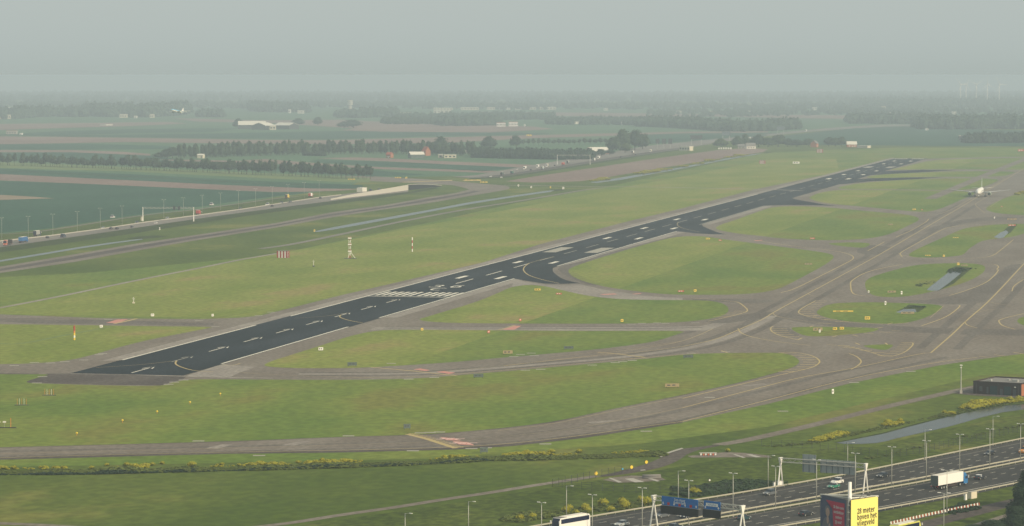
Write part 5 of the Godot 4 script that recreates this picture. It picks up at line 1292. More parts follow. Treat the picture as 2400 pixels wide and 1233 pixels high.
	gabled("barn", "far barn gable-on with pale roof at the right of the barn pair", "barn", Vector3(-499.6, -0.3, -7027.3), -0.7, 46.0, 30.0, 8.5, 14.0, "dark_steel", "roof_sheet", [["door", "dark_steel", 0, 4, 6, 6]])
	boxed("annexe", "cream annexe in front of the twin-roofed far barns", "shed", pts([-519.3, -6943.8, -506.5, -6943.7]), 12.0, 9.0, "cream", "roof_sheet", 2)
	boxed("low_shed", "low tan shed beside the far motorway in front of the tree group", "shed", pts([259.6, -5027.2, 274.7, -5013]), 9.0, 6.4, "cream", "roof_sheet", 4, "dark_steel")
	# houses beyond the end of the runway
	gabled("brick_house", "brick house with its orange gable towards the runway's far end", "house", Vector3(496.6, -0, -5265.8), 1.2, 12.0, 10.0, 6.0, 10.5, "brick", "grey_roof", [["window", "white", -2.5, 2.4, 1.3, 1.5], ["window", "white", 2.5, 2.4, 1.3, 1.5], ["window", "white", 0, 6.2, 1.3, 1.5, 1]])
	gabled("white_house", "white-roofed brick house at the right end of the trees beyond the runway", "house", Vector3(552.7, -0, -5265.8), 0.0, 16.0, 12.0, 4.4, 9.0, "brick", "roof_sheet", [["window", "white", -4.0, 2.0, 2.0, 1.6], ["door", "white", 0.5, 1.3, 1.4, 2.4], ["window", "white", 4.5, 2.0, 2.0, 1.6]])
	boxed("long_shed", "long low cream shed right of the white-roofed house", "shed", pts([555.4, -5219.3, 570.9, -5204]), 9.0, 3.4, "cream", "roof_sheet", 5, "concrete")
	gabled("pale_house", "pale house among the trees beyond the runway, left of the dark tree", "house", Vector3(380, -0, -5143.7), 0.2, 15.0, 9.0, 4.5, 9.0, "white_wall", "grey_roof", [["window", "glass", -4.0, 2.0, 1.6, 1.6], ["window", "glass", 0.0, 2.0, 1.6, 1.6], ["window", "glass", 4.0, 2.0, 1.6, 1.6]])
	gabled("pale_house", "low pale house between two upright trees beyond the runway", "house", Vector3(366.6, -0, -5173.7), -0.2, 12.0, 8.0, 3.5, 6.6, "concrete", "grey_roof", [["window", "glass", -2.5, 1.8, 1.6, 1.5], ["window", "glass", 2.5, 1.8, 1.6, 1.5]])
	var f := thing("board_fence", "white board fence in separate panels below the leftmost trees beyond the runway", "fence", Vector3(336.1, -0, -5114.1), 0.05)
	for k in 6:
		st = tool()
		bx(st, Vector3(-9.5 + k * 3.8, 1.6, 0), Vector3(2.2, 2.6, 0.15))
		put(st, "fence_panel", M["white"], f)
	boxed("barn", "pale shed at the left tip of the dark copse on the right", "shed", pts([803.9, -5819.6, 815.4, -5819.6]), 14.0, 8.0, "dark_steel", "roof_sheet", 2)
	# red and white striped equipment hut in the grass
	for h in [[Vector3(-147.4, 0, -2072.6), "red and white striped equipment hut on the grass beside the service track", 7.4, 4.4, 4], [Vector3(330.2, 0, -4277), "small far striped equipment hut left of the runway's far part", 7.6, 4.6, 5], [Vector3(464.3, 0, -4888.9), "orange and white striped hut beyond the runway's far end", 9.0, 5.6, 5]]:
		o = thing("striped_hut", h[1], "hut", h[0], -0.35)
		st = tool()
		bx(st, Vector3(0, h[3] * 0.5, -1.6), Vector3(h[2], h[3], 3.2))
		put(st, "wall", M["white"], o)
		for k in h[4]:
			st = tool()
			var w: float = h[2] / (h[4] * 2.0 - 1.0)
			bx(st, Vector3(-h[2] / 2 + w * (2 * k + 0.5), h[3] * 0.5, -1.6), Vector3(w, h[3] + 0.04, 3.26))
			put(st, "stripe", M["red"], o)
		st = tool()
		bx(st, Vector3(0, h[3] + 0.1, -1.6), Vector3(h[2] + 0.3, 0.16, 3.5))
		put(st, "roof", M["grey_roof"], o)

func masts() -> void:
	# lattice antenna mast with three white aerials and stays
	var o := thing("antenna_mast", "red and white lattice antenna mast with three aerials and two stays on the grass", "mast", Vector3(-103.6, 0, -2065.4))
	var tall := 13.88
	for k in 7:
		var st := tool()
		var y0 := tall * k / 7.0
		var y1 := tall * (k + 1) / 7.0
		for s in [[-1, -1], [1, -1], [1, 1], [-1, 1]]:
			tube(st, Vector3(s[0] * 0.55, y0, s[1] * 0.55), Vector3(s[0] * 0.55, y1, s[1] * 0.55), 0.13, 0.13, 5)
		for s in [[-1, 1, -1, -1], [-1, 1, 1, 1], [1, 1, -1, 1], [-1, -1, -1, 1]]:
			tube(st, Vector3(s[0] * 0.55, y0, s[2] * 0.55), Vector3(s[1] * 0.55, y1, s[3] * 0.55), 0.08, 0.08, 4)
		put(st, "mast_section", M["red"] if k % 2 == 0 else M["white"], o)
	for h in [0.34, 0.65, 0.94]:
		var st := tool()
		bx(st, Vector3(0, tall * h, 0.7), Vector3(2.3, 0.8, 0.5))
		put(st, "aerial", M["white"], o)
	for s in [-1.2, 3.6]:
		var st := tool()
		tube(st, Vector3(s, 0, 1.0), Vector3(0, tall * 0.36, 0), 0.16, 0.12, 5)
		put(st, "stay", M["white"], o)
	var st2 := tool()
	bx(st2, Vector3(0.4, 0.15, 0), Vector3(8.0, 0.3, 3.0))
	put(st2, "footing", M["dark_steel"], o)
	# simple banded poles
	for p in [[Vector3(-66.2, 0, -2145.4), 9.61, 5, ["white", "red"], 0.36, "thin red and white banded pole standing alone on the grass right of the lattice mast"], [Vector3(-193.6, 0, -1428), 6.21, 6, ["yellow", "white", "yellow", "orange", "red", "red"], 0.42, "yellow mast with a red top standing in the grass at far left"]]:
		o = thing("banded_pole", p[5], "pole", p[0])
		for k in p[2]:
			var st := tool()
			tube(st, Vector3(0, p[1] * k / p[2], 0), Vector3(0, p[1] * (k + 1) / p[2], 0), p[4], p[4], 8)
			put(st, "band", M[p[3][k % p[3].size()]], o)
		if p[2] == 6:
			var st := tool()
			tube(st, Vector3(0, p[1], 0), Vector3(0, p[1] + 0.7, 0), 0.1, 0.05, 5)
			put(st, "lamp", M["red"], o)
	# little wind and radio masts with a dark footing
	for p in [[Vector3(-121.4, 0, -1977.7), 4.17, "short white mast on a dark footing right of the striped hut"], [Vector3(-194.3, 0, -1658.7), 3.28, "short white weather mast with cross arms alone on the grass at left"]]:
		o = thing("small_mast", p[2], "mast", p[0])
		var st := tool()
		tube(st, Vector3.ZERO, Vector3(0, p[1], 0), 0.16, 0.08, 6)
		put(st, "pole", M["white"], o)
		st = tool()
		bx(st, Vector3(0, p[1] * 0.8, 0), Vector3(1.6, 0.12, 0.12))
		bx(st, Vector3(0, p[1] * 0.55, 0), Vector3(1.0, 0.12, 0.12))
		put(st, "cross_arm", M["white"], o)
		st = tool()
		bx(st, Vector3(0, 0.35, 0), Vector3(1.2, 0.7, 0.9))
		put(st, "footing", M["cream"] if p[0].x < -150 else M["dark_steel"], o)
	# aerial array by the left edge and the five-rod array above it
	o = thing("approach_light_bar", "bar of white approach lamps on a long dark footing at the left edge", "approach light", Vector3(-169.2, 0, -1070.6))
	var st3 := tool()
	bx(st3, Vector3(0.5, 0.1, 0), Vector3(8.0, 0.25, 1.4))
	put(st3, "footing", M["black"], o)
	for k in 3:
		st3 = tool()
		bx(st3, Vector3(-3.2 + k * 1.9, 2.0, 0), Vector3(1.0, 0.4, 0.5))
		put(st3, "lamp", M["white"], o)
		st3 = tool()
		tube(st3, Vector3(-3.2 + k * 1.9, 0.2, 0), Vector3(-3.2 + k * 1.9, 1.9, 0), 0.05, 0.05, 5)
		put(st3, "leg", M["steel"], o)
	st3 = tool()
	tube(st3, Vector3(2.7, 0, 0), Vector3(2.7, 3.3, 0), 0.13, 0.1, 6)
	put(st3, "post", M["orange"], o)
	for a in [[Vector3(-174, 0, -1144.4), "row of five thin aerial rods in the grass left of the runway end"], [Vector3(-169.3, 0, -1179.7), "row of five thin aerial rods on a dark plinth left of the runway end"]]:
		o = thing("aerial_rods", a[1], "antenna", a[0])
		for k in 5:
			st3 = tool()
			tube(st3, Vector3(-1.6 + 0.8 * k, 0, 0), Vector3(-1.6 + 0.8 * k, 2.4, 0), 0.06, 0.05, 5)
			put(st3, "rod", M["white"] if k % 2 else M["orange"], o)
		st3 = tool()
		bx(st3, Vector3(0, 0.12, 0.2), Vector3(5.0, 0.25, 0.8))
		put(st3, "plinth", M["dark_steel"], o)

# ---------------------------------------------------------------- airfield signs
func signs() -> void:
	var protos := {}
	for k in [["yellow", "sign_yellow", "black"], ["red", "sign_red", "white"], ["grey", "sign_back", "dark_steel"], ["white", "white", "black"], ["ochre", "worn_yellow", "dark_steel"]]:
		var o := Node3D.new()
		o.name = "taxiway_sign"
		var st := tool()
		bx(st, Vector3(0, 0.72, 0), Vector3(1.0, 0.9, 0.22))
		put(st, "panel", M[k[1]], o)
		for s in [-0.25, 0.12]:
			st = tool()
			bx(st, Vector3(s, 0.74, 0.115), Vector3(0.22, 0.34, 0.02))
			put(st, "legend", M[k[2]], o)
		for s in [-0.4, 0.4]:
			st = tool()
			bx(st, Vector3(s, 0.14, 0), Vector3(0.06, 0.28, 0.1))
			put(st, "leg", M["dark_steel"], o)
		protos[k[0]] = o
	var list := [   # kind, place, width, height, turn, label
		["yellow", Vector3(13.9, 0, -1754.1), 3.3, 1.3, 0.1, "yellow sign with dark legend in the grass beside the first runway exit"],
		["red", Vector3(25, 0, -1723.3), 3.0, 1.0, 0.1, "red sign in the grass just right of the yellow one by the first exit"],
		["yellow", Vector3(-41.2, 0, -1478.2), 1.3, 1.4, 0.7, "small yellow sign in the grass near the runway, below the pale taxiway"],
		["red", Vector3(-10.6, 0, -1463.5), 1.3, 1.4, 0.7, "small faded red sign below the pale taxiway's red field"],
		["red", Vector3(3.9, 0, -1534.8), 1.3, 1.4, 0.7, "small faded red sign above the pale taxiway's red field"],
		["yellow", Vector3(52.1, 0, -1529.5), 1.4, 1.6, 0.5, "small bright yellow sign above the middle of the pale taxiway"],
		["yellow", Vector3(139.4, 0, -2301.6), 2.9, 1.3, 0.1, "yellow sign on the big grass island beside the second exit"],
		["red", Vector3(147, 0, -2283.8), 2.2, 1.0, 0.1, "small red sign right of the yellow one beside the second exit"],
		["red", Vector3(214.3, 0, -2307.6), 3.6, 1.2, 0.1, "wide red sign on the lower edge of the far grass island"],
		["red", Vector3(91.2, 0, -1743.7), 3.2, 1.0, 0.2, "red sign at the lower edge of the biggest grass island"],
		["yellow", Vector3(98.8, 0, -1743.7), 1.6, 1.5, 0.5, "small pale yellow sign right of the red one on the biggest island"],
		["yellow", Vector3(348.6, 0, -2804), 3.0, 1.4, 0.1, "yellow sign on the island nearest to the taxiing airliner"],
		["red", Vector3(355.3, 0, -2804), 1.6, 0.8, 0.1, "small orange-red sign beside the yellow one nearest the taxiing airliner"],
		["yellow", Vector3(169.8, 0, -1542.8), 2.6, 1.9, 0.2, "square yellow sign at the near edge of the island with the small pond"],
		["yellow", Vector3(163.6, 0, -1595.8), 10.0, 0.9, 0.05, "very long low yellow sign on the island with the small pond"],
		["yellow", Vector3(148.1, 0, -1480.7), 2.0, 1.5, 0.2, "left of two yellow signs on the narrow sliver island"],
		["yellow", Vector3(151.5, 0, -1483.2), 2.0, 1.5, 0.2, "right of two yellow signs on the narrow sliver island"],
		["ochre", Vector3(139.8, 0, -1475.8), 4.4, 1.8, 0.2, "dull ochre sign back with a white post on the narrow sliver island"],
		["ochre", Vector3(183, 0, -1995.5), 4.6, 1.0, 0.1, "faint ochre sign back on the right side of the biggest island"],
		["ochre", Vector3(295.3, 0, -2524.5), 3.8, 1.1, 0.1, "faint ochre sign back near the right tip of the far island"],
		["ochre", Vector3(204.1, 0, -1736.9), 4.6, 1.3, 0.2, "ochre sign back on the island with the long pond"],
		["ochre", Vector3(193.7, 0, -1581.5), 6.6, 1.3, 0.1, "wide ochre sign back in front of the small pond"],
		["ochre", Vector3(404, 0, -2613.9), 7.6, 1.4, 0.1, "wide mottled sign beside the right-hand crossing taxiway"],
		["red", Vector3(388, 0, -2510.2), 6.0, 1.2, 0.1, "wide dull red sign above the small far pond at right"],
		["yellow", Vector3(319.1, 0, -2325.7), 4.0, 0.6, 0.1, "thin orange-yellow sign amid the right-hand grass island"],
		["yellow", Vector3(269.5, 0, -2094.7), 3.6, 0.7, 0.1, "low orange-yellow sign at the lower edge of the right-hand island"],
		["yellow", Vector3(277.8, 0, -2079.9), 1.4, 1.6, 0.4, "small upright yellow sign at the lower edge of the right-hand island"],
		["yellow", Vector3(274.2, 0, -1986.5), 1.6, 1.9, 0.4, "pale yellow sign standing at the far end of the long pond"],
		["ochre", Vector3(277.3, 0, -1982.1), 4.0, 1.0, 0.1, "ochre sign right of the pale yellow one at the long pond"],
		["white", Vector3(191.7, 0, -1736.9), 0.8, 1.4, 0.3, "tiny white marker at the left tip of the long pond's island"],
		["white", Vector3(207.4, 0, -1720), 0.9, 2.2, 0.5, "upright white marker at the lower edge of the long pond's island"],
		["white", Vector3(189.6, 0, -1640.2), 0.9, 2.4, 0.5, "upright white marker at the upper edge of the small pond's island"],
		["white", Vector3(139.7, 0, -1466), 0.9, 1.6, 0.5, "white marker post in front of the ochre sign on the sliver island"],
		["white", Vector3(117.5, 0, -1181.2), 0.9, 2.2, 0.6, "white marker post in the grass between taxiway and service path"],
		["red", Vector3(435.4, 0, -2876.8), 1.6, 0.8, 0.1, "tiny red sign near the corner of the dark green island at right"],
		["white", Vector3(393.3, 0, -2637.2), 1.0, 1.8, 0.4, "white marker beside the crossing taxiway at right"],
		["grey", Vector3(-64.3, 0, -1297.8), 3.8, 1.7, 0.25, "grey-green sign back in the grass at the first holding line"],
		["ochre", Vector3(-1.8, 0, -1353.5), 4.2, 1.7, 0.25, "yellow and black sign in the grass above the curving taxiway"],
		["grey", Vector3(24.2, 0, -1378.9), 4.2, 1.4, 0.2, "dark sign back in the grass above the yellow holding bar"],
		["grey", Vector3(-13, 0, -1248.2), 3.9, 1.6, 0.25, "grey-green sign back below the curving taxiway"],
		["grey", Vector3(72.9, 0, -1335.1), 4.2, 1.5, 0.2, "dark sign back where the curving taxiway widens"],
		["ochre", Vector3(60, 0, -1208.8), 5.4, 1.6, 0.2, "wide yellowish sign back alone in the big lower meadow"],
		["grey", Vector3(-34.7, 0, -1065.4), 2.4, 1.9, 0.45, "grey sign at the upper end of the yellow ladder line"],
		["grey", Vector3(-8.7, 0, -997.7), 2.6, 1.9, 0.45, "grey sign at the lower end of the red painted field"],
		["white", Vector3(-190.3, 0, -1495.8), 1.5, 1.4, 0.5, "white sign below the left taxiway near the red field"],
		["white", Vector3(-174.2, 0, -1564.7), 1.6, 1.6, 0.5, "white sign above the left taxiway near the red field"],
		["white", Vector3(-145.1, 0, -1564.7), 1.1, 1.5, 0.5, "white sign above the left taxiway, closest to the runway"],
		["white", Vector3(-81.2, 0, -1370.4), 2.0, 1.6, 0.2, "pale slatted marker in the grass beside the runway shoulder"],
		["yellow", Vector3(-147.5, 0, -2414.5), 1.2, 1.9, 0.5, "small yellow sign at the left tip of the long canal"],
		["white", Vector3(-265.2, 0, -2434.4), 0.8, 2.6, 0.2, "lone white post on the grass right of the dark ditch at left"],
		["yellow", Vector3(39.7, 0, -3342.9), 1.2, 2.2, 0.4, "small yellow sign at the culvert where the long canal ends"],
		["yellow", Vector3(-129.3, 0, -3675.1), 7.0, 1.4, 0.0, "wide yellow sign left of the taxiway bridge"],
		["yellow", Vector3(-119.6, 0, -3660), 2.4, 2.0, 0.2, "small yellow sign right of the wide one by the taxiway bridge"],
		["yellow", Vector3(-30.6, 0, -3515), 8.0, 1.7, 0.0, "wide cream-yellow sign right of the taxiway bridge"],
		["yellow", Vector3(-43.7, 0, -3600.6), 18.0, 0.9, 0.0, "longest low yellow board beside the taxiway bridge"],
		["yellow", Vector3(-179.1, 0, -3615.2), 8.0, 1.5, 0.0, "yellow board at the right end of the young tree row"],
		["white", Vector3(6.7, 0, -3394.1), 1.6, 2.4, 0.2, "white marker board right of the taxiway bridge's bend"],
		["white", Vector3(19.8, 0, -3342.9), 1.6, 2.4, 0.2, "small white marker left of the canal culvert"],
		["white", Vector3(52.3, 0, -3305.6), 2.0, 3.0, 0.2, "white marker at the right rim of the canal culvert"],
		["white", Vector3(373.5, 0, -4256.5), 9.0, 3.4, 0.0, "faint pale frame standing in the far grass left of the runway"],
		["yellow", Vector3(32.6, -0.1, -6186.2), 10.0, 4.0, 0.0, "white-lit sign in the bare field behind the plantation"],
		["orange", Vector3(776.8, -0, -4943.3), 9.0, 4.0, 0.0, "orange board at the right edge beyond the far grass"],
	]
	for s in list:
		var kind: String = s[0]
		if kind == "orange":
			kind = "red"
		var o: Node3D = protos[kind].duplicate()
		o.name = numbered("taxiway_sign" if kind != "white" else "marker")
		add_child(o)
		o.position = s[1]
		o.rotation.y = s[4]
		o.scale = Vector3(s[2], s[3] / 1.17, 1.0)
		tag(o, s[5], "sign" if kind != "white" else "marker")
	for k in protos:
		protos[k].free()
	# approach lights on little yellow stems
	var a := Node3D.new()
	a.name = "approach_light"
	var st := tool()
	tube(st, Vector3.ZERO, Vector3(0, 0.7, 0), 0.09, 0.07, 6)
	put(st, "stem", M["orange"], a)
	st = tool()
	st.set_smooth_group(0)
	ball(st, Vector3(0, 0.85, 0), Vector3(0.38, 0.32, 0.38), 6)
	put(st, "lamp", M["yellow"], a)
	for g in [[Vector3(-106.6, 0, -1178.1), "nearest the runway end"], [Vector3(-114.6, 0, -1147.4), "second from the runway end"], [Vector3(-122.8, 0, -1115.4), "midway along the line of five"], [Vector3(-131.3, 0, -1086.5), "second from the lowest taxiway"], [Vector3(-141.5, 0, -1047.7), "closest to the lowest taxiway"]]:
		var o: Node3D = a.duplicate()
		o.name = numbered("approach_light")
		add_child(o)
		o.position = g[0]
		tag(o, "small yellow approach light in the meadow, " + g[1], "approach light", "line of yellow approach lights")
	a.free()


# ---------------------------------------------------------------- aeroplanes (nose along +x, wheels at y = 0)
func airliner(called: String, label: String, at: Vector3, turn: float, top: String, wheels := true) -> Node3D:
	var o := thing(called, label, "aeroplane", at, turn)
	var skin: Material = M["white"]
	mt("fin_grey", 0.30, 0.36, 0.27, 0.5)
	mt("wing_grey", 0.40, 0.41, 0.41, 0.5)
	var cy := 5.6
	var thick := 1.0 if wheels else 2.2
	var prof := [[31.5, 0.05, -0.9], [31.2, 0.6, -0.8], [30.2, 1.4, -0.55], [28.5, 2.15, -0.25], [25.5, 2.75, 0.0], [20.0, 2.9, 0.0], [5.0, 2.9, 0.0], [-10.0, 2.9, 0.0], [-17.0, 2.6, 0.3], [-23.0, 1.9, 0.9], [-28.0, 1.1, 1.5], [-31.5, 0.35, 1.9]]
	var hull := func(from: float, to: float, grow: float) -> Array:
		var rings := []
		for p in prof:
			var r := []
			for k in 17 if to - from < TAU else 16:
				var n := 16
				var a := from + (to - from) * k / n
				r.append(Vector3(p[0], cy + p[2] + cos(a) * (p[1] + grow), sin(a) * (p[1] + grow)))
			rings.append(r)
		return rings
	var st := tool()
	st.set_smooth_group(0)
	loft(st, hull.call(0.0, TAU, 0.0))
	put(st, "fuselage", skin, o)
	if top != "white":
		st = tool()
		st.set_smooth_group(0)
		loft(st, hull.call(-1.5, 1.5, 0.03))
		put(st, "upper_fuselage", M[top], o)
	st = tool()
	loft(st, [[Vector3(29.5, cy + 0.75, -1.2), Vector3(29.5, cy + 0.75, 1.2), Vector3(30.25, cy + 0.25, 1.0), Vector3(30.25, cy + 0.25, -1.0)], [Vector3(28.7, cy + 1.35, -1.3), Vector3(28.7, cy + 1.35, 1.3), Vector3(28.9, cy + 0.6, 1.75), Vector3(28.9, cy + 0.6, -1.75)]])
	put(st, "cockpit_window", M["glass"], o)
	for s in [-1.0, 1.0]:
		st = tool()
		for k in 34:
			bx(st, Vector3(23.0 - k * 1.25, cy + 0.55, s * 2.86), Vector3(0.45, 0.42, 0.14))
		put(st, "cabin_windows", M["glass"], o).set_meta("kind", "stuff")
		st = tool()   # wing
		var sec := func(x0: float, x1: float, y: float, z: float, t: float) -> Array:
			return [Vector3(x0, y, z * s), Vector3(lerpf(x0, x1, 0.3), y + t * 0.6 * thick, z * s), Vector3(x1, y, z * s), Vector3(lerpf(x0, x1, 0.35), y - t * 0.4 * thick, z * s)]
		st.set_smooth_group(0)
		loft(st, [sec.call(9.0, -4.5, cy - 1.6, 1.8, 1.5), sec.call(3.0, -4.8, cy - 0.9, 10.0, 0.9), sec.call(-6.5, -9.5, cy + 0.6, 27.0, 0.4), sec.call(-7.6, -9.8, cy + 1.6, 29.0, 0.12)])
		put(st, "wing", skin if top != "white" else M["wing_grey"], o)
		st = tool()
		st.set_smooth_group(0)
		loft(st, [sec.call(-24.5, -30.0, cy + 1.6, 0.8, 0.6), sec.call(-29.5, -32.0, cy + 2.2, 10.0, 0.2)])
		put(st, "tailplane", skin, o)
		st = tool()   # engine
		st.set_smooth_group(0)
		var er := []
		for p in [[8.6, 1.45], [8.2, 1.75], [6.0, 1.85], [3.0, 1.5], [1.0, 0.9]]:
			var r := []
			for k in 14:
				var a := TAU * k / 14
				r.append(Vector3(p[0], cy - 2.55 + cos(a) * p[1], s * 9.4 + sin(a) * p[1]))
			er.append(r)
		loft(st, er)
		var e := put(st, "engine", M["fin_grey"], o)
		st = tool()
		tube(st, Vector3(8.75, cy - 2.55, s * 9.4), Vector3(8.3, cy - 2.55, s * 9.4), 1.35, 1.35, 14)
		put(st, "intake", M["black"], e)
		st = tool()
		bx(st, Vector3(3.6, cy - 1.1, s * 9.4), Vector3(5.0, 1.4, 0.4))
		put(st, "pylon", skin, e)
		if wheels:
			st = tool()
			tube(st, Vector3(-2.5, cy - 2.2, s * 5.0), Vector3(-2.5, 0.7, s * 5.0), 0.35, 0.3, 6)
			var g := put(st, "main_gear", M["steel"], o)
			for q in [[-3.4, -0.6], [-3.4, 0.6], [-1.6, -0.6], [-1.6, 0.6]]:
				st = tool()
				tube(st, Vector3(q[0], 0.7, s * 5.0 + q[1] - 0.25), Vector3(q[0], 0.7, s * 5.0 + q[1] + 0.25), 0.7, 0.7, 10)
				put(st, "tyre", M["tyre"], g)
	if wheels:
		st = tool()
		tube(st, Vector3(24.5, cy - 2.4, 0), Vector3(24.5, 0.5, 0), 0.25, 0.22, 6)
		var g := put(st, "nose_gear", M["steel"], o)
		for q in [-0.4, 0.4]:
			st = tool()
			tube(st, Vector3(24.5, 0.5, q - 0.18), Vector3(24.5, 0.5, q + 0.18), 0.5, 0.5, 10)
			put(st, "tyre", M["tyre"], g)
		st = tool()
		ball(st, Vector3(24.9, 2.1, 0), Vector3(0.2, 0.45, 0.5), 6)
		put(st, "taxi_lamp", M["headlamp"], g)
	st = tool()
	prism(st, [Vector2(-20.0, cy + 2.0), Vector2(-27.5, cy + 12.0), Vector2(-31.0, cy + 12.0), Vector2(-29.5, cy + 2.2)], 0.38, 0.22, cy + 2.0, cy + 12.0)
	put(st, "tail_fin", skin if top != "white" else M["fin_grey"], o)
	return o

func aircraft() -> void:
	airliner("airliner", "white twin-engined airliner taxiing towards the viewer on the right-hand taxiway", Vector3(451.1, 0, -3119.6), -1.777, "white")
	var f := airliner("flying_airliner", "airliner with pale blue upper body coming in low over the far fields", Vector3(-474.7, 65.6, -4600), 4.33, "sky_blue", false)
	f.position.y -= 3.2
	f.rotation.x = 0.06
	f.rotation.z = 0.15
	f.scale = Vector3.ONE * 0.58


# ---------------------------------------------------------------- motorway furniture
func lamp_post(tall: float, arm: float, twin := false) -> Node3D:   # the arm reaches along +x
	var o := Node3D.new()
	o.name = "lamp_post"
	var st := tool()
	st.set_smooth_group(0)
	tube(st, Vector3.ZERO, Vector3(0, tall, 0), 0.13, 0.075, 8)
	put(st, "pole", M["galvanised"], o)
	st = tool()
	bx(st, Vector3(0, 0.25, 0), Vector3(0.36, 0.5, 0.36))
	put(st, "base", M["concrete"], o)
	for s in ([1.0, -1.0] if twin else [1.0]):
		st = tool()
		tube(st, Vector3(0, tall - 0.1, 0), Vector3(arm * s, tall + 0.12, 0), 0.06, 0.05, 6)
		put(st, "arm", M["galvanised"], o)
		st = tool()
		loft(st, [[Vector3((arm - 0.1) * s, tall + 0.02, -0.12), Vector3((arm - 0.1) * s, tall + 0.2, -0.1), Vector3((arm - 0.1) * s, tall + 0.2, 0.1), Vector3((arm - 0.1) * s, tall + 0.02, 0.12)], [Vector3((arm + 0.75) * s, tall + 0.06, -0.17), Vector3((arm + 0.75) * s, tall + 0.2, -0.12), Vector3((arm + 0.75) * s, tall + 0.2, 0.12), Vector3((arm + 0.75) * s, tall + 0.06, 0.17)]])
		put(st, "lamp_head", M["white"], o)
	return o

func gantry(called: String, label: String, a: Vector3, b: Vector3, tall: float, panels: Array, thin := 1.0) -> Node3D:
	var d := b - a
	var l := Vector2(d.x, d.z).length()
	var o := thing(called, label, "gantry", a, yaw(Vector2(d.x, d.z)))
	for x in [0.0, l]:
		for s in [-1.0, 1.0]:
			var st := tool()
			tube(st, Vector3(x, 0, 1.55 * s), Vector3(x, tall - 2.0, 0.14 * s), 0.22 * thin, 0.19 * thin, 8)
			put(st, "leg", M["white"], o)
		var st2 := tool()
		loft(st2, [[Vector3(x - 0.22, tall - 2.1, -0.22), Vector3(x + 0.22, tall - 2.1, -0.22), Vector3(x + 0.22, tall - 2.1, 0.22), Vector3(x - 0.22, tall - 2.1, 0.22)], [Vector3(x - 0.35, tall, -0.85), Vector3(x + 0.35, tall, -0.85), Vector3(x + 0.35, tall, 0.85), Vector3(x - 0.35, tall, 0.85)]])
		put(st2, "leg_head", M["white"], o)
	for y in [tall - 0.15, tall - 1.25]:
		for z in [-0.5, 0.5]:
			var st := tool()
			tube(st, Vector3(0, y, z), Vector3(l, y, z), 0.09 * thin, 0.09 * thin, 6)
			put(st, "beam", M["galvanised"], o)
	var n := int(l / 1.7)
	var br := tool()
	for k in n:
		var x0 := l * k / n
		var x1 := l * (k + 1) / n
		for z in [-0.5, 0.5]:
			tube(br, Vector3(x0, tall - 0.15 if k % 2 else tall - 1.25, z), Vector3(x1, tall - 1.25 if k % 2 else tall - 0.15, z), 0.05 * thin, 0.05 * thin, 5)
		tube(br, Vector3(x0, tall - 0.15, -0.5), Vector3(x1, tall - 0.15, 0.5), 0.04, 0.04, 4)
	put(br, "bracing", M["galvanised"], o)
	for p in panels:   # [kind, from, to, bottom, top]
		var x0: float = p[1] * l
		var x1: float = p[2] * l
		var mid := (x0 + x1) / 2
		var w := x1 - x0
		var st := tool()
		if p[0] == "blue":
			bx(st, Vector3(mid, (p[3] + p[4]) / 2, 0.75), Vector3(w, p[4] - p[3], 0.16))
			var s := put(st, "sign_panel", M["sign_blue"], o)
			st = tool()
			bx(st, Vector3(mid, p[3] - 1.05, 0.9), Vector3(w + 0.3, 2.0, 0.5))
			put(st, "signal_box", M["black"], o)
			st = tool()
			bx(st, Vector3(mid, p[3] + 0.02, 0.84), Vector3(w, 0.06, 0.03))
			put(st, "rim", M["galvanised"], s)
			var arrows: int = 4 if w > 6.0 else 2
			for k in arrows:
				var x := x0 + 0.5 + (w - 1.0) * k / (arrows - 1)
				st = tool()
				tri(st, Vector3(x - 0.34, p[3] + 0.62, 0.85), Vector3(x + 0.34, p[3] + 0.62, 0.85), Vector3(x, p[3] + 0.2, 0.85))
				bx(st, Vector3(x, p[3] + 0.75, 0.85), Vector3(0.24, 0.3, 0.02))
				put(st, "lane_arrow", M["white"], s)
			if w > 6.0:
				for k in 3:
					st = tool()
					bx(st, Vector3(x0 + w * (0.19 + 0.31 * k), p[3] + 0.55, 0.84), Vector3(0.8, 0.7, 0.03))
					put(st, "route_shield", M["tail_red"], s)
				for q in [["Den Haag", p[4] - 0.75], ["Rotterdam", p[4] - 1.45]]:
					writing("lettering", q[0], 0.62, M["white"], s, Transform3D(Basis(), Vector3(mid, q[1] + 0.1, 0.845)))
			else:
				st = tool()
				bx(st, Vector3(mid, p[4] - 0.95, 0.84), Vector3(w * 0.74, 0.8, 0.03))
				put(st, "white_field", M["white"], s)
				writing("lettering", "Schiphol", 0.55, M["sign_blue"], s, Transform3D(Basis(), Vector3(mid, p[4] - 0.92, 0.86)))
		elif p[0] == "back":
			bx(st, Vector3(mid, (p[3] + p[4]) / 2, -0.85), Vector3(w, p[4] - p[3], 0.1))
			var s := put(st, "sign_back", M["panel_grey"], o)
			var ribs := int(w / 1.7) + 1
			for k in ribs:
				st = tool()
				bx(st, Vector3(x0 + 0.25 + (w - 0.5) * k / (ribs - 1), (p[3] + p[4]) / 2, -0.73), Vector3(0.14, p[4] - p[3], 0.14))
				put(st, "rib", M["rib_blue"], s)
		else:
			bx(st, Vector3(mid, (p[3] + p[4]) / 2, 0.75), Vector3(w, p[4] - p[3], 0.5))
			put(st, "signal_box", M["dark_steel"], o)
	return o

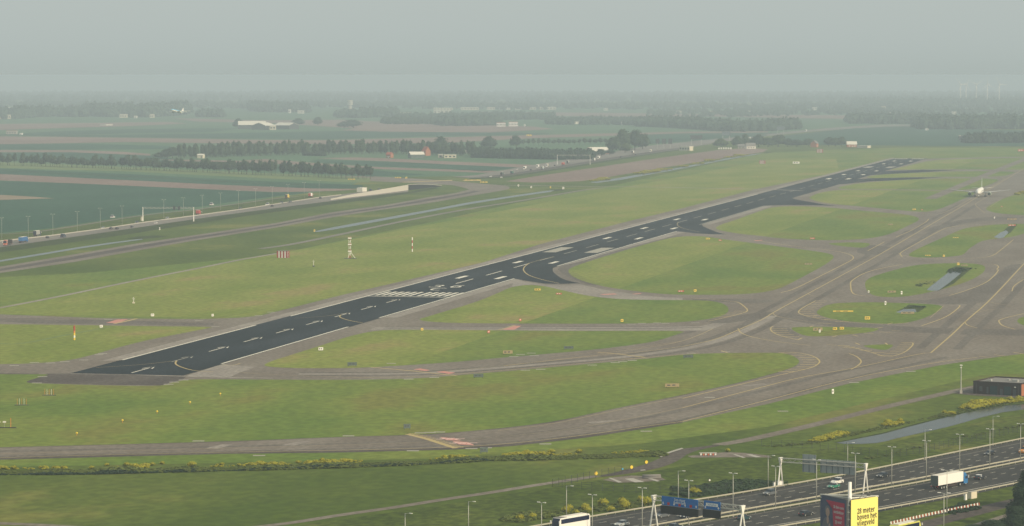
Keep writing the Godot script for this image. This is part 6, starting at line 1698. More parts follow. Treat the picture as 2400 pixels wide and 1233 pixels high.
func roadside() -> void:
	mt("panel_grey", 0.34, 0.38, 0.38, 0.5, 0.2)
	mt("rib_blue", 0.12, 0.15, 0.18, 0.5)
	var median := lamp_post(11.6, 0.55, true)
	var side := lamp_post(9.4, 1.5)
	var low := lamp_post(11.5, 0.9, true)
	var med_yaw := 0.920 + PI / 2
	var spots := [
		[Vector3(153.9, 0, -975.1), "slim twin-head lamp post in the median at the right edge of the picture"],
		[Vector3(142.5, 0, -960.7), "slim twin-head lamp post in the median above the black car far right"],
		[Vector3(131.5, 0, -946.2), "slim twin-head lamp post in the median just behind the lorry's cab"],
		[Vector3(119.6, 0, -929.6), "slim twin-head lamp post in the median just left of the lorry"],
		[Vector3(107.8, 0, -914.2), "slim twin-head lamp post in the median between lorry and white gantry leg"],
		[Vector3(95.8, 0, -898.7), "slim twin-head lamp post in the median beside the billboard's white pole"],
		[Vector3(83.6, 0, -883.8), "slim twin-head lamp post in the median left of the billboard"],
		[Vector3(71.1, 0, -868.5), "slim twin-head lamp post in the median below the left white gantry leg"],
		[Vector3(58.6, 0, -853.3), "slim twin-head lamp post in the median behind the blue-signed gantry's right leg"],
		[Vector3(46, 0, -837.8), "slim twin-head lamp post in the median behind the wider blue sign"],
		[Vector3(33.3, 0, -822.8), "slim twin-head lamp post in the median left of the blue-signed gantry"],
		[Vector3(20.2, 0, -809.2), "slim twin-head lamp post in front of the rear of the white coach"],
		[Vector3(7.3, 0, -794.5), "slim twin-head lamp post at the bottom edge left of the white coach"],
	]
	for s in spots:
		copy(median, s[1], s[0], med_yaw, "lamp posts in the near motorway's median")
	for s in [[Vector3(72.6, 0, -912.7), "lamp post with one arm on the verge left of the white gantry"], [Vector3(45.3, 0, -877.2), "lamp post with one arm on the verge behind the blue gantry signs"], [Vector3(14.3, 0, -845), "lamp post with one arm on the verge behind the white coach"], [Vector3(-11, 0, -813.7), "lamp post with one arm at the bottom edge, second from the left"], [Vector3(-26.3, 0, -791.6), "lamp post with one arm at the bottom edge, furthest left"], [Vector3(98.5, 0, -945.2), "lamp post with one arm on the verge behind the grey sign backs"], [Vector3(125.6, 0, -979.9), "lamp post with one arm on the verge above the lorry"], [Vector3(152, 0, -1018.6), "lamp post with one arm on the verge near the right end of the fence"]]:
		copy(side, s[1], s[0], med_yaw + PI, "one-armed lamp posts on the motorway verge")
	copy(low, "twin-arm lamp post on the near verge in front of the lorry", Vector3(116.3, 0, -860.8), med_yaw + 0.3, "")
	copy(low, "twin-arm lamp post on the near verge just right of the billboard", Vector3(109.2, 0, -813.7), med_yaw + 0.3, "")
	for p in [median, side, low]:
		p.free()
	var far := lamp_post(1.0, 0.0)
	far.free()
	# mast light by the brick building
	var o := thing("flood_mast", "tall pale floodlight mast on the service path left of the brick building", "lamp post", Vector3(165.2, 0, -1186.8))
	var tall := 10.48
	var st := tool()
	tube(st, Vector3.ZERO, Vector3(0, tall, 0), 0.24, 0.14, 8)
	put(st, "pole", M["galvanised"], o)
	st = tool()
	bx(st, Vector3(0, 0.6, 0.2), Vector3(0.9, 1.2, 0.7))
	put(st, "cabinet", M["concrete"], o)
	for y in [tall, tall - 0.9]:
		st = tool()
		bx(st, Vector3(0, y, 0), Vector3(1.0 if y == tall else 0.6, 0.25, 0.5))
		put(st, "lamp_head", M["white"], o)
	# the two near gantries
	gantry("gantry", "white gantry carrying two blue motorway signs over the nearer carriageway", Vector3(36.7, 0, -833), Vector3(58.2, 0, -812.9), 8.5, [["blue", 0.115, 0.525, 6.3, 8.7], ["blue", 0.595, 0.775, 6.6, 8.8]])
	gantry("gantry", "white gantry seen from behind, carrying two grey sign backs over the farther carriageway", Vector3(76.4, 0, -916.5), Vector3(99.1, 0, -902.4), 8.4, [["back", 0.245, 0.405, 4.6, 9.7], ["back", 0.455, 0.875, 4.8, 8.6]])
	for c in [[pts([74.2, -913.7, 74.7, -914.2]), 0.5, 1.6, "white", "narrow white cabinet beside the left leg of the rear-seen gantry"], [pts([75.7, -915.6, 76.9, -917]), 0.8, 1.7, "white", "wider white cabinet between the left legs of the rear-seen gantry"], [pts([124.8, -887.4, 125.3, -887.8]), 0.6, 1.7, "white", "narrow white cabinet on the verge below the lorry"], [pts([126.5, -890.1, 128.4, -892.3]), 1.2, 1.9, "cream", "wider beige cabinet on the verge below the lorry, right of the white one"], [pts([-297.8, -2598.5, -296.9, -2602.3]), 1.0, 3.4, "cream", "cream cabinet at the left foot of the far white gantry"]]:
		var d: Vector2 = c[0][1] - c[0][0]
		var k := thing("cabinet", c[4], "cabinet", v3((c[0][0] + c[0][1]) * 0.5), yaw(d))
		st = tool()
		bx(st, Vector3(0, c[2] / 2, 0), Vector3(d.length(), c[2], c[1]))
		put(st, "housing", M[c[3]], k)
		st = tool()
		bx(st, Vector3(0, c[2] + 0.05, 0), Vector3(d.length() + 0.12, 0.1, c[1] + 0.12))
		put(st, "lid", M["concrete"], k)
		st = tool()
		bx(st, Vector3(0, c[2] * 0.5, c[1] / 2 + 0.01), Vector3(d.length() * 0.8, c[2] * 0.8, 0.03))
		put(st, "door", M[c[3]], k)
	# chevron barrier of many red and white boards beside the bus road
	o = thing("chevron_barrier", "long low barrier of red and white slanted boards beside the bus road", "barrier", Vector3(99, 0, -837.8))
	var line := pts([98.6, -837, 112.3, -855.8, 127.1, -874.5])
	var n := 0
	for a in along(line, 0.85):
		st = tool()
		var dd: Vector2 = a[1]
		bx(st, v3(a[0], 0.62) - o.position, Vector3(0.55 if n % 2 == 0 else 0.3, 0.9, 0.1), Basis(Vector3.UP, yaw(dd)) * Basis(Vector3.BACK, 0.35))
		put(st, "barrier_board", M["white"] if n % 2 == 0 else M["orange_red"], o)
		n += 1
	st = tool()
	for k in 2:
		var a := v3(line[k], 0.28) - o.position
		var b := v3(line[k + 1], 0.28) - o.position
		tube(st, a, b, 0.12, 0.12, 5)
	put(st, "base_rail", M["dark_steel"], o)
	# striped barrier pile and slab stack on the yards
	o = thing("striped_barriers", "row of red and white barrier boards on the paved yard right of the access road", "barrier", Vector3(60.8, 0, -992.1), 0.1)
	for k in 7:
		st = tool()
		bx(st, Vector3(-2.6 + k * 0.75, 0.4, 0.3 * (k % 2)), Vector3(0.45, 0.5, 0.14), Basis(Vector3.BACK, 0.2))
		put(st, "board", M["white"] if k % 2 == 0 else M["orange_red"], o)
	st = tool()
	bx(st, Vector3(-0.3, 0.75, -1.0), Vector3(5.4, 0.16, 1.6))
	put(st, "plank_top", M["concrete"], o)
	for s in [-2.4, 1.8]:
		st = tool()
		bx(st, Vector3(s, 0.33, -1.0), Vector3(0.3, 0.66, 1.2))
		put(st, "trestle", M["steel"], o)
	o = thing("pipe_stack", "stack of grey concrete pipes on the yard above the blue gantry signs", "pipes", Vector3(40.6, 0, -936.1), 0.12)
	for k in 5:
		st = tool()
		st.set_smooth_group(0)
		tube(st, Vector3(-2.6, 0.3 + (0.5 if k > 2 else 0.0), -0.9 * k + (3.15 if k > 2 else 0.9)), Vector3(2.6, 0.3 + (0.5 if k > 2 else 0.0), -0.9 * k + (3.15 if k > 2 else 0.9)), 0.3, 0.3, 10)
		put(st, "pipe", M["grey_roof"], o)
	# three round yellow boards along the access road, a blue one, white reflector
	for s in [[Vector3(24.5, 0, -938.1), "yellow", 1.15, "round yellow board at the corner of the fence, leftmost of three along the access road"], [Vector3(35.4, 0, -953.4), "yellow", 1.1, "round yellow board on the bend of the access road, middle of three"], [Vector3(40.3, 0, -965.9), "yellow", 1.1, "round yellow board furthest right of three along the access road"], [Vector3(32.6, 0, -949.2), "sky_blue", 0.6, "small round blue board between two yellow ones on the access road"], [Vector3(56.6, 0, -922.3), "white", 0.6, "small white round marker on the scrubby verge above the blue gantry signs"]]:
		o = thing("round_board", s[3], "sign", s[0], 0.55)
		st = tool()
		tube(st, Vector3.ZERO, Vector3(0, 1.0, 0), 0.05, 0.05, 6)
		put(st, "post", M["dark_steel"], o)
		st = tool()
		tube(st, Vector3(0, 1.15, -0.05), Vector3(0, 1.15, 0.05), s[2] * 0.46, s[2] * 0.46, 16)
		var disc := put(st, "disc", M[s[1]], o)
		st = tool()
		tube(st, Vector3(0, 1.15, -0.12), Vector3(0, 1.15, -0.06), s[2] * 0.52, s[2] * 0.52, 16)
		put(st, "rim", M["dark_brick"], disc)
	# wire fences
	for f in [[pts([11.5, -916.5, 21.7, -909, 32.3, -903.3, 43, -901.5, 53.8, -902.4, 65.2, -910.8]), "dark wire fence on dark posts along the meadow behind the motorway verge"], [pts([11.5, -916.5, 17.2, -925.2, 24.6, -937.1, 34, -950.3]), "dark wire fence running up beside the access road to the yellow boards"], [pts([78.8, -1017.4, 93.7, -1010.4, 106.2, -996.6, 115.6, -986.5, 127, -998.9, 142.1, -1022.1, 154.2, -1040.2, 168.6, -1061.6]), "dark wire fence along the near side of the canal behind the motorway"]]:
		o = thing("wire_fence", f[1], "fence", v3(f[0][0]))
		for a in along(f[0], 3.4):
			st = tool()
			bx(st, v3(a[0], 1.15) - o.position, Vector3(0.1, 2.3, 0.1))
			put(st, "fence_post", M["dark_steel"], o)
		st = tool()
		for k in f[0].size() - 1:
			for y in [0.3, 0.9, 1.5, 2.15]:
				tube(st, v3(f[0][k], y) - o.position, v3(f[0][k + 1], y) - o.position, 0.022, 0.022, 4)
		put(st, "wire", M["dark_steel"], o)

# ---------------------------------------------------------------- billboard tower
func billboard() -> void:
	var apex := Vector3(71.2, 27.3, -681)
	var right := Vector3(78.2, 27.6, -687.5)
	var left := Vector3(66.1, 27.5, -690)
	var top: float = apex.y
	var o := thing("billboard", "tall advertising mast with a yellow poster facing right and a dark red-blue poster facing left", "billboard", Vector3(apex.x, 0, apex.z))
	var back := Vector3((left.x + right.x) / 2 - apex.x, 0, -9.0)
	var hub := Vector3(0.6, 0, -3.0)
	var st := tool()
	st.set_smooth_group(0)
	tube(st, hub, hub + Vector3.UP * (top + 3.4), 0.75, 0.36, 14)
	put(st, "mast", M["white"], o)
	var low := 13.0
	mt("poster_yellow", 0.90, 0.78, 0.22, 0.5)
	mt("poster_blue", 0.06, 0.075, 0.15, 0.5)
	mt("poster_red", 0.40, 0.03, 0.085, 0.5)
	mt("poster_skin", 0.36, 0.24, 0.22, 0.6)
	mt("poster_hair", 0.13, 0.13, 0.17, 0.6)
	mt("poster_pale", 0.50, 0.48, 0.52, 0.6)
	mt("poster_denim", 0.02, 0.09, 0.22, 0.6)
	var faces := [[Vector3(0.45, 0, 0), Vector3(right.x - apex.x, 0, right.z - apex.z), "poster_yellow"], [Vector3(left.x - apex.x, 0, left.z - apex.z), Vector3(-0.45, 0, 0), "poster_blue"]]
	for f in faces:
		var a: Vector3 = f[0]
		var b: Vector3 = f[1]
		var d := b - a
		var w := d.length()
		var turn := Transform3D(Basis(Vector3.UP, yaw(Vector2(d.x, d.z))), (a + b) * 0.5)
		st = tool()
		bx(st, Vector3(0, (top + low) / 2, -0.2), Vector3(w, top - low, 0.36))
		var frame := put(st, "poster_frame", M["dark_steel"], o)
		frame.transform = turn
		st = tool()
		bx(st, Vector3(0, (top + low) / 2, 0.02), Vector3(w - 0.2, top - low - 0.2, 0.06))
		var face := put(st, "poster", M[f[2]], frame)
		if f[2] == "poster_yellow":
			var y := top - 2.7
			for t in ["28 meter", "boven het", "vliegveld"]:
				var m := writing("poster_lettering", t, 1.12, M["black"], frame, Transform3D(Basis(), Vector3(0.2, y, 0.06)), 0.03, "Droid Sans", 0.88, 700)
				(m.mesh as TextMesh).horizontal_alignment = HORIZONTAL_ALIGNMENT_LEFT
				m.position.x = -w / 2 + 2.1
				y -= 1.3
		else:
			st = tool()
			loft(st, [[Vector3(-w * 0.28, top - 0.9, 0.055), Vector3(w * 0.44, top - 0.9, 0.055), Vector3(w * 0.44, top - 7.4, 0.055), Vector3(w * 0.02, top - 6.6, 0.055), Vector3(-w * 0.02, top - 2.2, 0.055)], [Vector3(-w * 0.28, top - 0.9, 0.07), Vector3(w * 0.44, top - 0.9, 0.07), Vector3(w * 0.44, top - 7.4, 0.07), Vector3(w * 0.02, top - 6.6, 0.07), Vector3(-w * 0.02, top - 2.2, 0.07)]])
			put(st, "red_field", M["poster_red"], frame)
			for q in [["poster_hair", Vector3(-w * 0.21, top - 3.2, 0.05), Vector3(1.05, 1.15, 0.05)], ["poster_skin", Vector3(-w * 0.20, top - 3.5, 0.08), Vector3(0.74, 0.98, 0.05)], ["poster_hair", Vector3(-w * 0.24, top - 7.6, 0.04), Vector3(2.0, 3.1, 0.05)], ["poster_skin", Vector3(-w * 0.20, top - 5.1, 0.07), Vector3(0.45, 0.9, 0.05)], ["poster_skin", Vector3(-w * 0.13, top - 7.0, 0.08), Vector3(0.4, 1.2, 0.05)], ["poster_denim", Vector3(w * 0.12, top - 8.8, 0.05), Vector3(4.4, 1.7, 0.05)], ["poster_pale", Vector3(-w * 0.25, top - 10.4, 0.06), Vector3(3.0, 1.8, 0.05)]]:
				st = tool()
				st.set_smooth_group(0)
				ball(st, q[1], q[2], 10)
				put(st, "printed_figure", M[q[0]], frame)
			var y := top - 2.0
			for t in ["Ik ben een", "ontdekker", "samen", "Jij ook?"]:
				writing("poster_lettering", t, 0.62, M["poster_pale"], frame, Transform3D(Basis(), Vector3(w * 0.22, y, 0.09)), 0.02, "Droid Sans", 0.9, 700)
				y -= 1.05
	# frame tubes that tie the posters to the mast
	for e in [[right - apex, hub], [left - apex, hub], [left - apex + Vector3(0, -0.7, 0), hub + Vector3(0, -0.7, 0)], [right - apex, left - apex], [Vector3(0.2, 0, 0), hub]]:
		st = tool()
		var a: Vector3 = e[0]
		var b: Vector3 = e[1]
		tube(st, Vector3(a.x, top + minf(a.y, 0.0) - 0.1, a.z), Vector3(b.x, top + minf(a.y, 0.0) - 0.1, b.z), 0.22, 0.22, 8)
		put(st, "strut", M["galvanised"], o)
	for k in 9:
		st = tool()
		bx(st, Vector3(0, top - 1.2 - k * 1.5, -0.3), Vector3(0.8, 0.16, 0.3))
		put(st, "rung", M["steel"], o)
	for s in [0.35, 0.55]:
		st = tool()
		var q: Vector3 = (right - apex) * s
		tube(st, Vector3(q.x, top, q.z), Vector3(q.x + 0.5, top + 0.6, q.z + 0.7), 0.05, 0.05, 5)
		tube(st, Vector3(q.x + 0.4, top + 0.6, q.z + 0.5), Vector3(q.x + 1.0, top + 0.55, q.z + 1.2), 0.09, 0.09, 5)
		put(st, "floodlight", M["dark_steel"], o)


# ---------------------------------------------------------------- vehicles (front along +x)
func wheel(o: Node3D, x: float, z: float, r: float, w := 0.22) -> void:
	var st := tool()
	st.set_smooth_group(0)
	tube(st, Vector3(x, r, z - w / 2), Vector3(x, r, z + w / 2), r, r, 12)
	var t := put(st, "wheel", M["tyre"], o)
	st = tool()
	tube(st, Vector3(x, r, z - w / 2 - 0.015), Vector3(x, r, z + w / 2 + 0.015), r * 0.58, r * 0.58, 10)
	put(st, "rim", M["steel"], t)

func car(tall := 1.46, long := 4.4, van := false) -> Node3D:
	var o := Node3D.new()
	o.name = "car"
	var h := long / 2.0
	var b := 0.86 if not van else 1.0
	var st := tool()
	prism(st, [Vector2(-h, 0.32), Vector2(-h + 0.05, b - 0.05), Vector2(-h + 0.35, b + 0.06), Vector2(h - 1.25, b + 0.04), Vector2(h - 0.35, b - 0.14), Vector2(h, b - 0.36), Vector2(h, 0.32), Vector2(h - 0.4, 0.22), Vector2(-h + 0.4, 0.22)], 0.9, 0.06, 0.6, 1.0)
	put(st, "body", M["car_grey"], o)
	st = tool()
	var front := h - 1.2
	var rear := -h + (0.35 if not van else 0.12)
	prism(st, [Vector2(rear, b + 0.02), Vector2(rear + 0.45, tall - 0.06), Vector2(front - 0.85, tall - 0.05), Vector2(front, b + 0.02)], 0.85, 0.2, b, tall)
	put(st, "window", M["glass"], o)
	st = tool()
	prism(st, [Vector2(rear + 0.4, tall - 0.08), Vector2(rear + 0.6, tall), Vector2(front - 1.05, tall + 0.01), Vector2(front - 0.8, tall - 0.07)], 0.67, 0.05, tall - 0.08, tall)
	for s in [-1.0, 1.0]:
		for x in [rear + 0.95, (rear + front) / 2 - 0.1]:
			bx(st, Vector3(x, (b + tall) / 2, s * 0.775), Vector3(0.1, tall - b, 0.06), Basis(Vector3.RIGHT, -s * 0.32))
	put(st, "roof", M["car_grey"], o)
	for s in [-1.0, 1.0]:
		st = tool()
		bx(st, Vector3(h - 0.1, b - 0.24, s * 0.62), Vector3(0.24, 0.18, 0.36))
		put(st, "headlight", M["headlamp"], o)
		st = tool()
		bx(st, Vector3(-h + 0.04, b - 0.12, s * 0.68), Vector3(0.1, 0.2, 0.28))
		put(st, "tail_light", M["tail_red"], o)
		st = tool()
		bx(st, Vector3(front - 0.3, b + 0.1, s * 0.95), Vector3(0.14, 0.14, 0.16))
		put(st, "mirror", M["black"], o)
		wheel(o, h - 0.85, s * 0.80, 0.32)
		wheel(o, -h + 0.85, s * 0.80, 0.32)
	return o

func lorry(cab: String, cargo_mat: String, tail_mat: String, long := 13.6, flat := false) -> Node3D:
	var o := Node3D.new()
	o.name = "lorry"
	var h := long / 2.0
	var st := tool()
	if not flat:
		bx(st, Vector3(-1.5, 2.65, 0), Vector3(long, 2.75, 2.5))
		put(st, "trailer", M[cargo_mat], o)
		st = tool()
		bx(st, Vector3(-1.5 - h - 0.03, 2.65, 0), Vector3(0.08, 2.7, 2.44))
		put(st, "rear_door", M[tail_mat], o)
		st = tool()
		bx(st, Vector3(-1.5, 4.06, 0), Vector3(long - 0.1, 0.08, 2.46))
		put(st, "trailer_roof", M["roof_sheet"], o)
	else:
		bx(st, Vector3(-1.5, 1.25, 0), Vector3(long, 0.25, 2.5))
		put(st, "flatbed", M[cargo_mat], o)
		for x in [-h - 1.2, -h + 1.0]:
			st = tool()
			bx(st, Vector3(x, 2.5, 0), Vector3(0.9, 2.3, 2.3))
			put(st, "load", M[tail_mat], o)
	st = tool()
	bx(st, Vector3(-1.2, 1.05, 0), Vector3(long + 1.6, 0.3, 1.0))
	for s in [-1.15, 1.15]:
		bx(st, Vector3(-1.0, 0.75, s), Vector3(long * 0.42, 0.6, 0.08))
	put(st, "chassis", M["dark_brick"], o)
	var c := h - 1.5
	st = tool()
	prism(st, [Vector2(c + 0.35, 0.55), Vector2(c + 0.35, 3.5), Vector2(c + 0.7, 3.75), Vector2(c + 1.5, 3.6), Vector2(c + 2.25, 2.6), Vector2(c + 2.5, 1.5), Vector2(c + 2.5, 0.5)], 1.22, 0.12, 2.6, 3.7)
	put(st, "cab", M[cab], o)
	st = tool()
	prism(st, [Vector2(c + 1.72, 3.3), Vector2(c + 2.27, 2.62), Vector2(c + 2.46, 1.75), Vector2(c + 2.53, 1.75), Vector2(c + 2.34, 2.66), Vector2(c + 1.79, 3.36)], 1.1)
	put(st, "windscreen", M["glass"], o)
	for s in [-1.0, 1.0]:
		st = tool()
		bx(st, Vector3(c + 1.7, 2.2, s * 1.22), Vector3(0.9, 0.75, 0.05))
		put(st, "side_window", M["glass"], o)
		st = tool()
		bx(st, Vector3(c + 2.45, 2.4, s * 1.5), Vector3(0.2, 0.7, 0.25))
		put(st, "mirror", M["white"], o)
		st = tool()
		bx(st, Vector3(c + 2.5, 0.85, s * 0.9), Vector3(0.1, 0.25, 0.45))
		put(st, "headlight", M["headlamp"], o)
		st = tool()
		bx(st, Vector3(-h - 1.5, 0.95, s * 0.95), Vector3(0.1, 0.2, 0.5))
		put(st, "tail_light", M["tail_red"], o)
		for x in [c + 1.55, c - 1.6, -h + 0.4, -h + 1.7, -h + 3.0]:
			wheel(o, x, s * 1.05, 0.5, 0.3)
	return o

func coach(top: String, long := 13.0, tall := 3.7) -> Node3D:
	var o := Node3D.new()
	o.name = "coach"
	var h := long / 2.0
	var st := tool()
	prism(st, [Vector2(-h, 0.35), Vector2(-h, tall - 0.5), Vector2(-h + 0.35, tall - 0.1), Vector2(h - 0.6, tall - 0.1), Vector2(h - 0.2, tall - 1.0), Vector2(h, 1.3), Vector2(h, 0.35)], 1.25, 0.08, 2.0, tall)
	put(st, "body", M[top], o)
	for s in [-1.0, 1.0]:
		st = tool()
		bx(st, Vector3(-0.25, tall - 1.0, s * 1.215), Vector3(long - 1.3, 1.15, 0.1))
		var band := put(st, "window", M["window_blue"], o)
		st = tool()
		for k in 6:
			bx(st, Vector3(-h + 1.9 + k * (long - 2.6) / 6.0, tall - 1.0, s * 1.27), Vector3(0.07, 1.12, 0.02))
		put(st, "pillar", M["black"], band)
		for x in [h - 2.4, -h + 2.9, -h + 4.1]:
			wheel(o, x, s * 1.08, 0.5, 0.3)
		st = tool()
		bx(st, Vector3(h + 0.15, tall - 1.0, s * 1.42), Vector3(0.22, 0.6, 0.26))
		put(st, "mirror", M["white"], o)
		st = tool()
		bx(st, Vector3(h - 0.02, 0.9, s * 0.85), Vector3(0.12, 0.25, 0.5))
		put(st, "headlight", M["headlamp"], o)
	st = tool()
	prism(st, [Vector2(h - 0.62, tall - 0.2), Vector2(h - 0.18, tall - 1.0), Vector2(h + 0.02, 1.45), Vector2(h + 0.07, 1.45), Vector2(h - 0.12, tall - 0.98), Vector2(h - 0.55, tall - 0.16)], 1.12)
	put(st, "windscreen", M["window_blue"], o)
	st = tool()
	bx(st, Vector3(-long * 0.06, tall, 0), Vector3(long * 0.72, 0.18, 1.9))
	put(st, "roof_unit", M["roof_sheet"], o)
	st = tool()
	bx(st, Vector3(h - 2.1, tall - 0.04, 0), Vector3(2.4, 0.1, 2.2))
	put(st, "roof_front", M["grey_roof"], o)
	return o

func bearing(line: PackedVector2Array, at: Vector3) -> float:
	var best := 1e9
	var out := 0.0
	for i in line.size() - 1:
		var m := (line[i] + line[i + 1]) * 0.5
		var d := m.distance_to(Vector2(at.x, at.z))
		if d < best:
			best = d
			out = yaw(line[i + 1] - line[i])
	return out

func traffic() -> void:
	var shade := {"car_grey": [0.20, 0.21, 0.21], "car_black": [0.018, 0.022, 0.028], "car_navy": [0.02, 0.03, 0.06], "car_silver": [0.36, 0.38, 0.39], "car_teal": [0.02, 0.055, 0.065], "car_white": [0.72, 0.70, 0.66], "car_green": [0.03, 0.20, 0.13], "car_mid": [0.11, 0.12, 0.13], "lorry_blue": [0.035, 0.17, 0.40], "window_blue": [0.012, 0.018, 0.05], "bus_lime": [0.62, 0.60, 0.14]}
	for k in shade:
		var m := mt(k, shade[k][0], shade[k][1], shade[k][2], 0.3 if k != "window_blue" else 0.1)
		m.clearcoat_enabled = k.begins_with("car") or k.begins_with("lorry")
		m.clearcoat = 0.6
		m.clearcoat_roughness = 0.15
	var low := car()
	var high := car(1.72, 4.6, true)
	var list := [   # shape, place, against the view?, colour, name, label, category
		[high, Vector3(39.8, 0, -852.4), true, "car_mid", "people_carrier", "grey people carrier half hidden by the left leg of the blue-signed gantry", "car"],
		[low, Vector3(28.5, 0, -836.2), true, "car_silver", "car", "silver car behind the white coach on the near motorway", "car"],
		[low, Vector3(46.3, 0, -851.6), true, "car_navy", "car", "dark car passing underneath the wider blue gantry sign", "car"],
		[high, Vector3(71.9, 0, -897.8), true, "car_mid", "car", "dark grey car below the left leg of the rear-seen gantry", "car"],
		[low, Vector3(91.2, 0, -913.7), true, "car_green", "car", "green and white car overtaking the white van", "car"],
		[high, Vector3(93.2, 0, -923.3), true, "car_white", "van", "white van alongside the green and white car", "van"],
		[low, Vector3(107.9, 0, -938.1), true, "car_black", "car", "black car alone between the rear-seen gantry's right leg and the lorry", "car"],
		[low, Vector3(147.2, 0, -993.2), true, "car_black", "car", "black car on the far carriageway near the right edge", "car"],
		[low, Vector3(61, 0, -847.5), false, "car_teal", "car", "dark teal car behind the right leg of the blue-signed gantry", "car"],
		[low, Vector3(78.1, 0, -855.8), false, "car_black", "car", "black car on the near carriageway left of the billboard", "car"],
		[low, Vector3(135.6, 0, -933.1), false, "car_black", "car", "black and white car on the near carriageway ahead of the lorry", "car"],
		[low, Vector3(42.2, 0, -830.6), false, "car_navy", "car", "dark blue car at the bottom edge under the blue gantry", "car"],
	]
	for c in list:
		var at: Vector3 = c[1]
		at.y = 0.06
		var o: Node3D = c[0].duplicate()
		o.name = numbered(c[4])
		add_child(o)
		o.position = at
		o.rotation.y = bearing(rails["north"] if c[2] else rails["mid_b"], at) + (PI if c[2] else 0.0)
		tag(o, c[5], c[6])
		paint(o, "body", M[c[3]])
		paint(o, "roof", M[c[3]])
		if c[5].begins_with("green and") or c[5].begins_with("black and"):
			paint(o, "roof", M["car_white"])
	var van: Node3D = high.duplicate()
	van.name = numbered("yellow_van")
	add_child(van)
	van.position = Vector3(159.1, 0, -998.9)
	van.rotation.y = bearing(rails["north"], van.position) + PI
	van.scale = Vector3(1.15, 1.25, 1.1)
	paint(van, "body", M["orange"])
	paint(van, "roof", M["orange"])
	tag(van, "orange-yellow van cut by the right edge on the far carriageway", "van")
	low.free()
	high.free()
	var l := lorry("lorry_blue", "white", "sign_back")
	add_child(l)
	l.name = numbered("lorry")
	l.position = Vector3(124.5, 0, -915.6) + Vector3(0, 0.06, 0)
	l.rotation.y = bearing(rails["mid_b"], l.position)
	tag(l, "lorry with blue cab and long white trailer on the near motorway", "lorry")
	var b := coach("white")
	add_child(b)
	b.name = numbered("coach")
	b.position = Vector3(15.2, 0, -829.1) + Vector3(0, 0.06, 0)
	b.rotation.y = bearing(rails["north"], b.position) + PI
	tag(b, "white coach with dark blue window band at the bottom edge", "coach")
	var s := coach("bus_lime", 12.0, 3.1)
	add_child(s)
	s.name = numbered("bus")
	s.position = Vector3(100.3, 0, -820.5) + Vector3(0, 0.06, 0)
	s.rotation.y = 0.935
	tag(s, "lime yellow bus cut off by the bottom edge beside the chevron barrier", "bus")

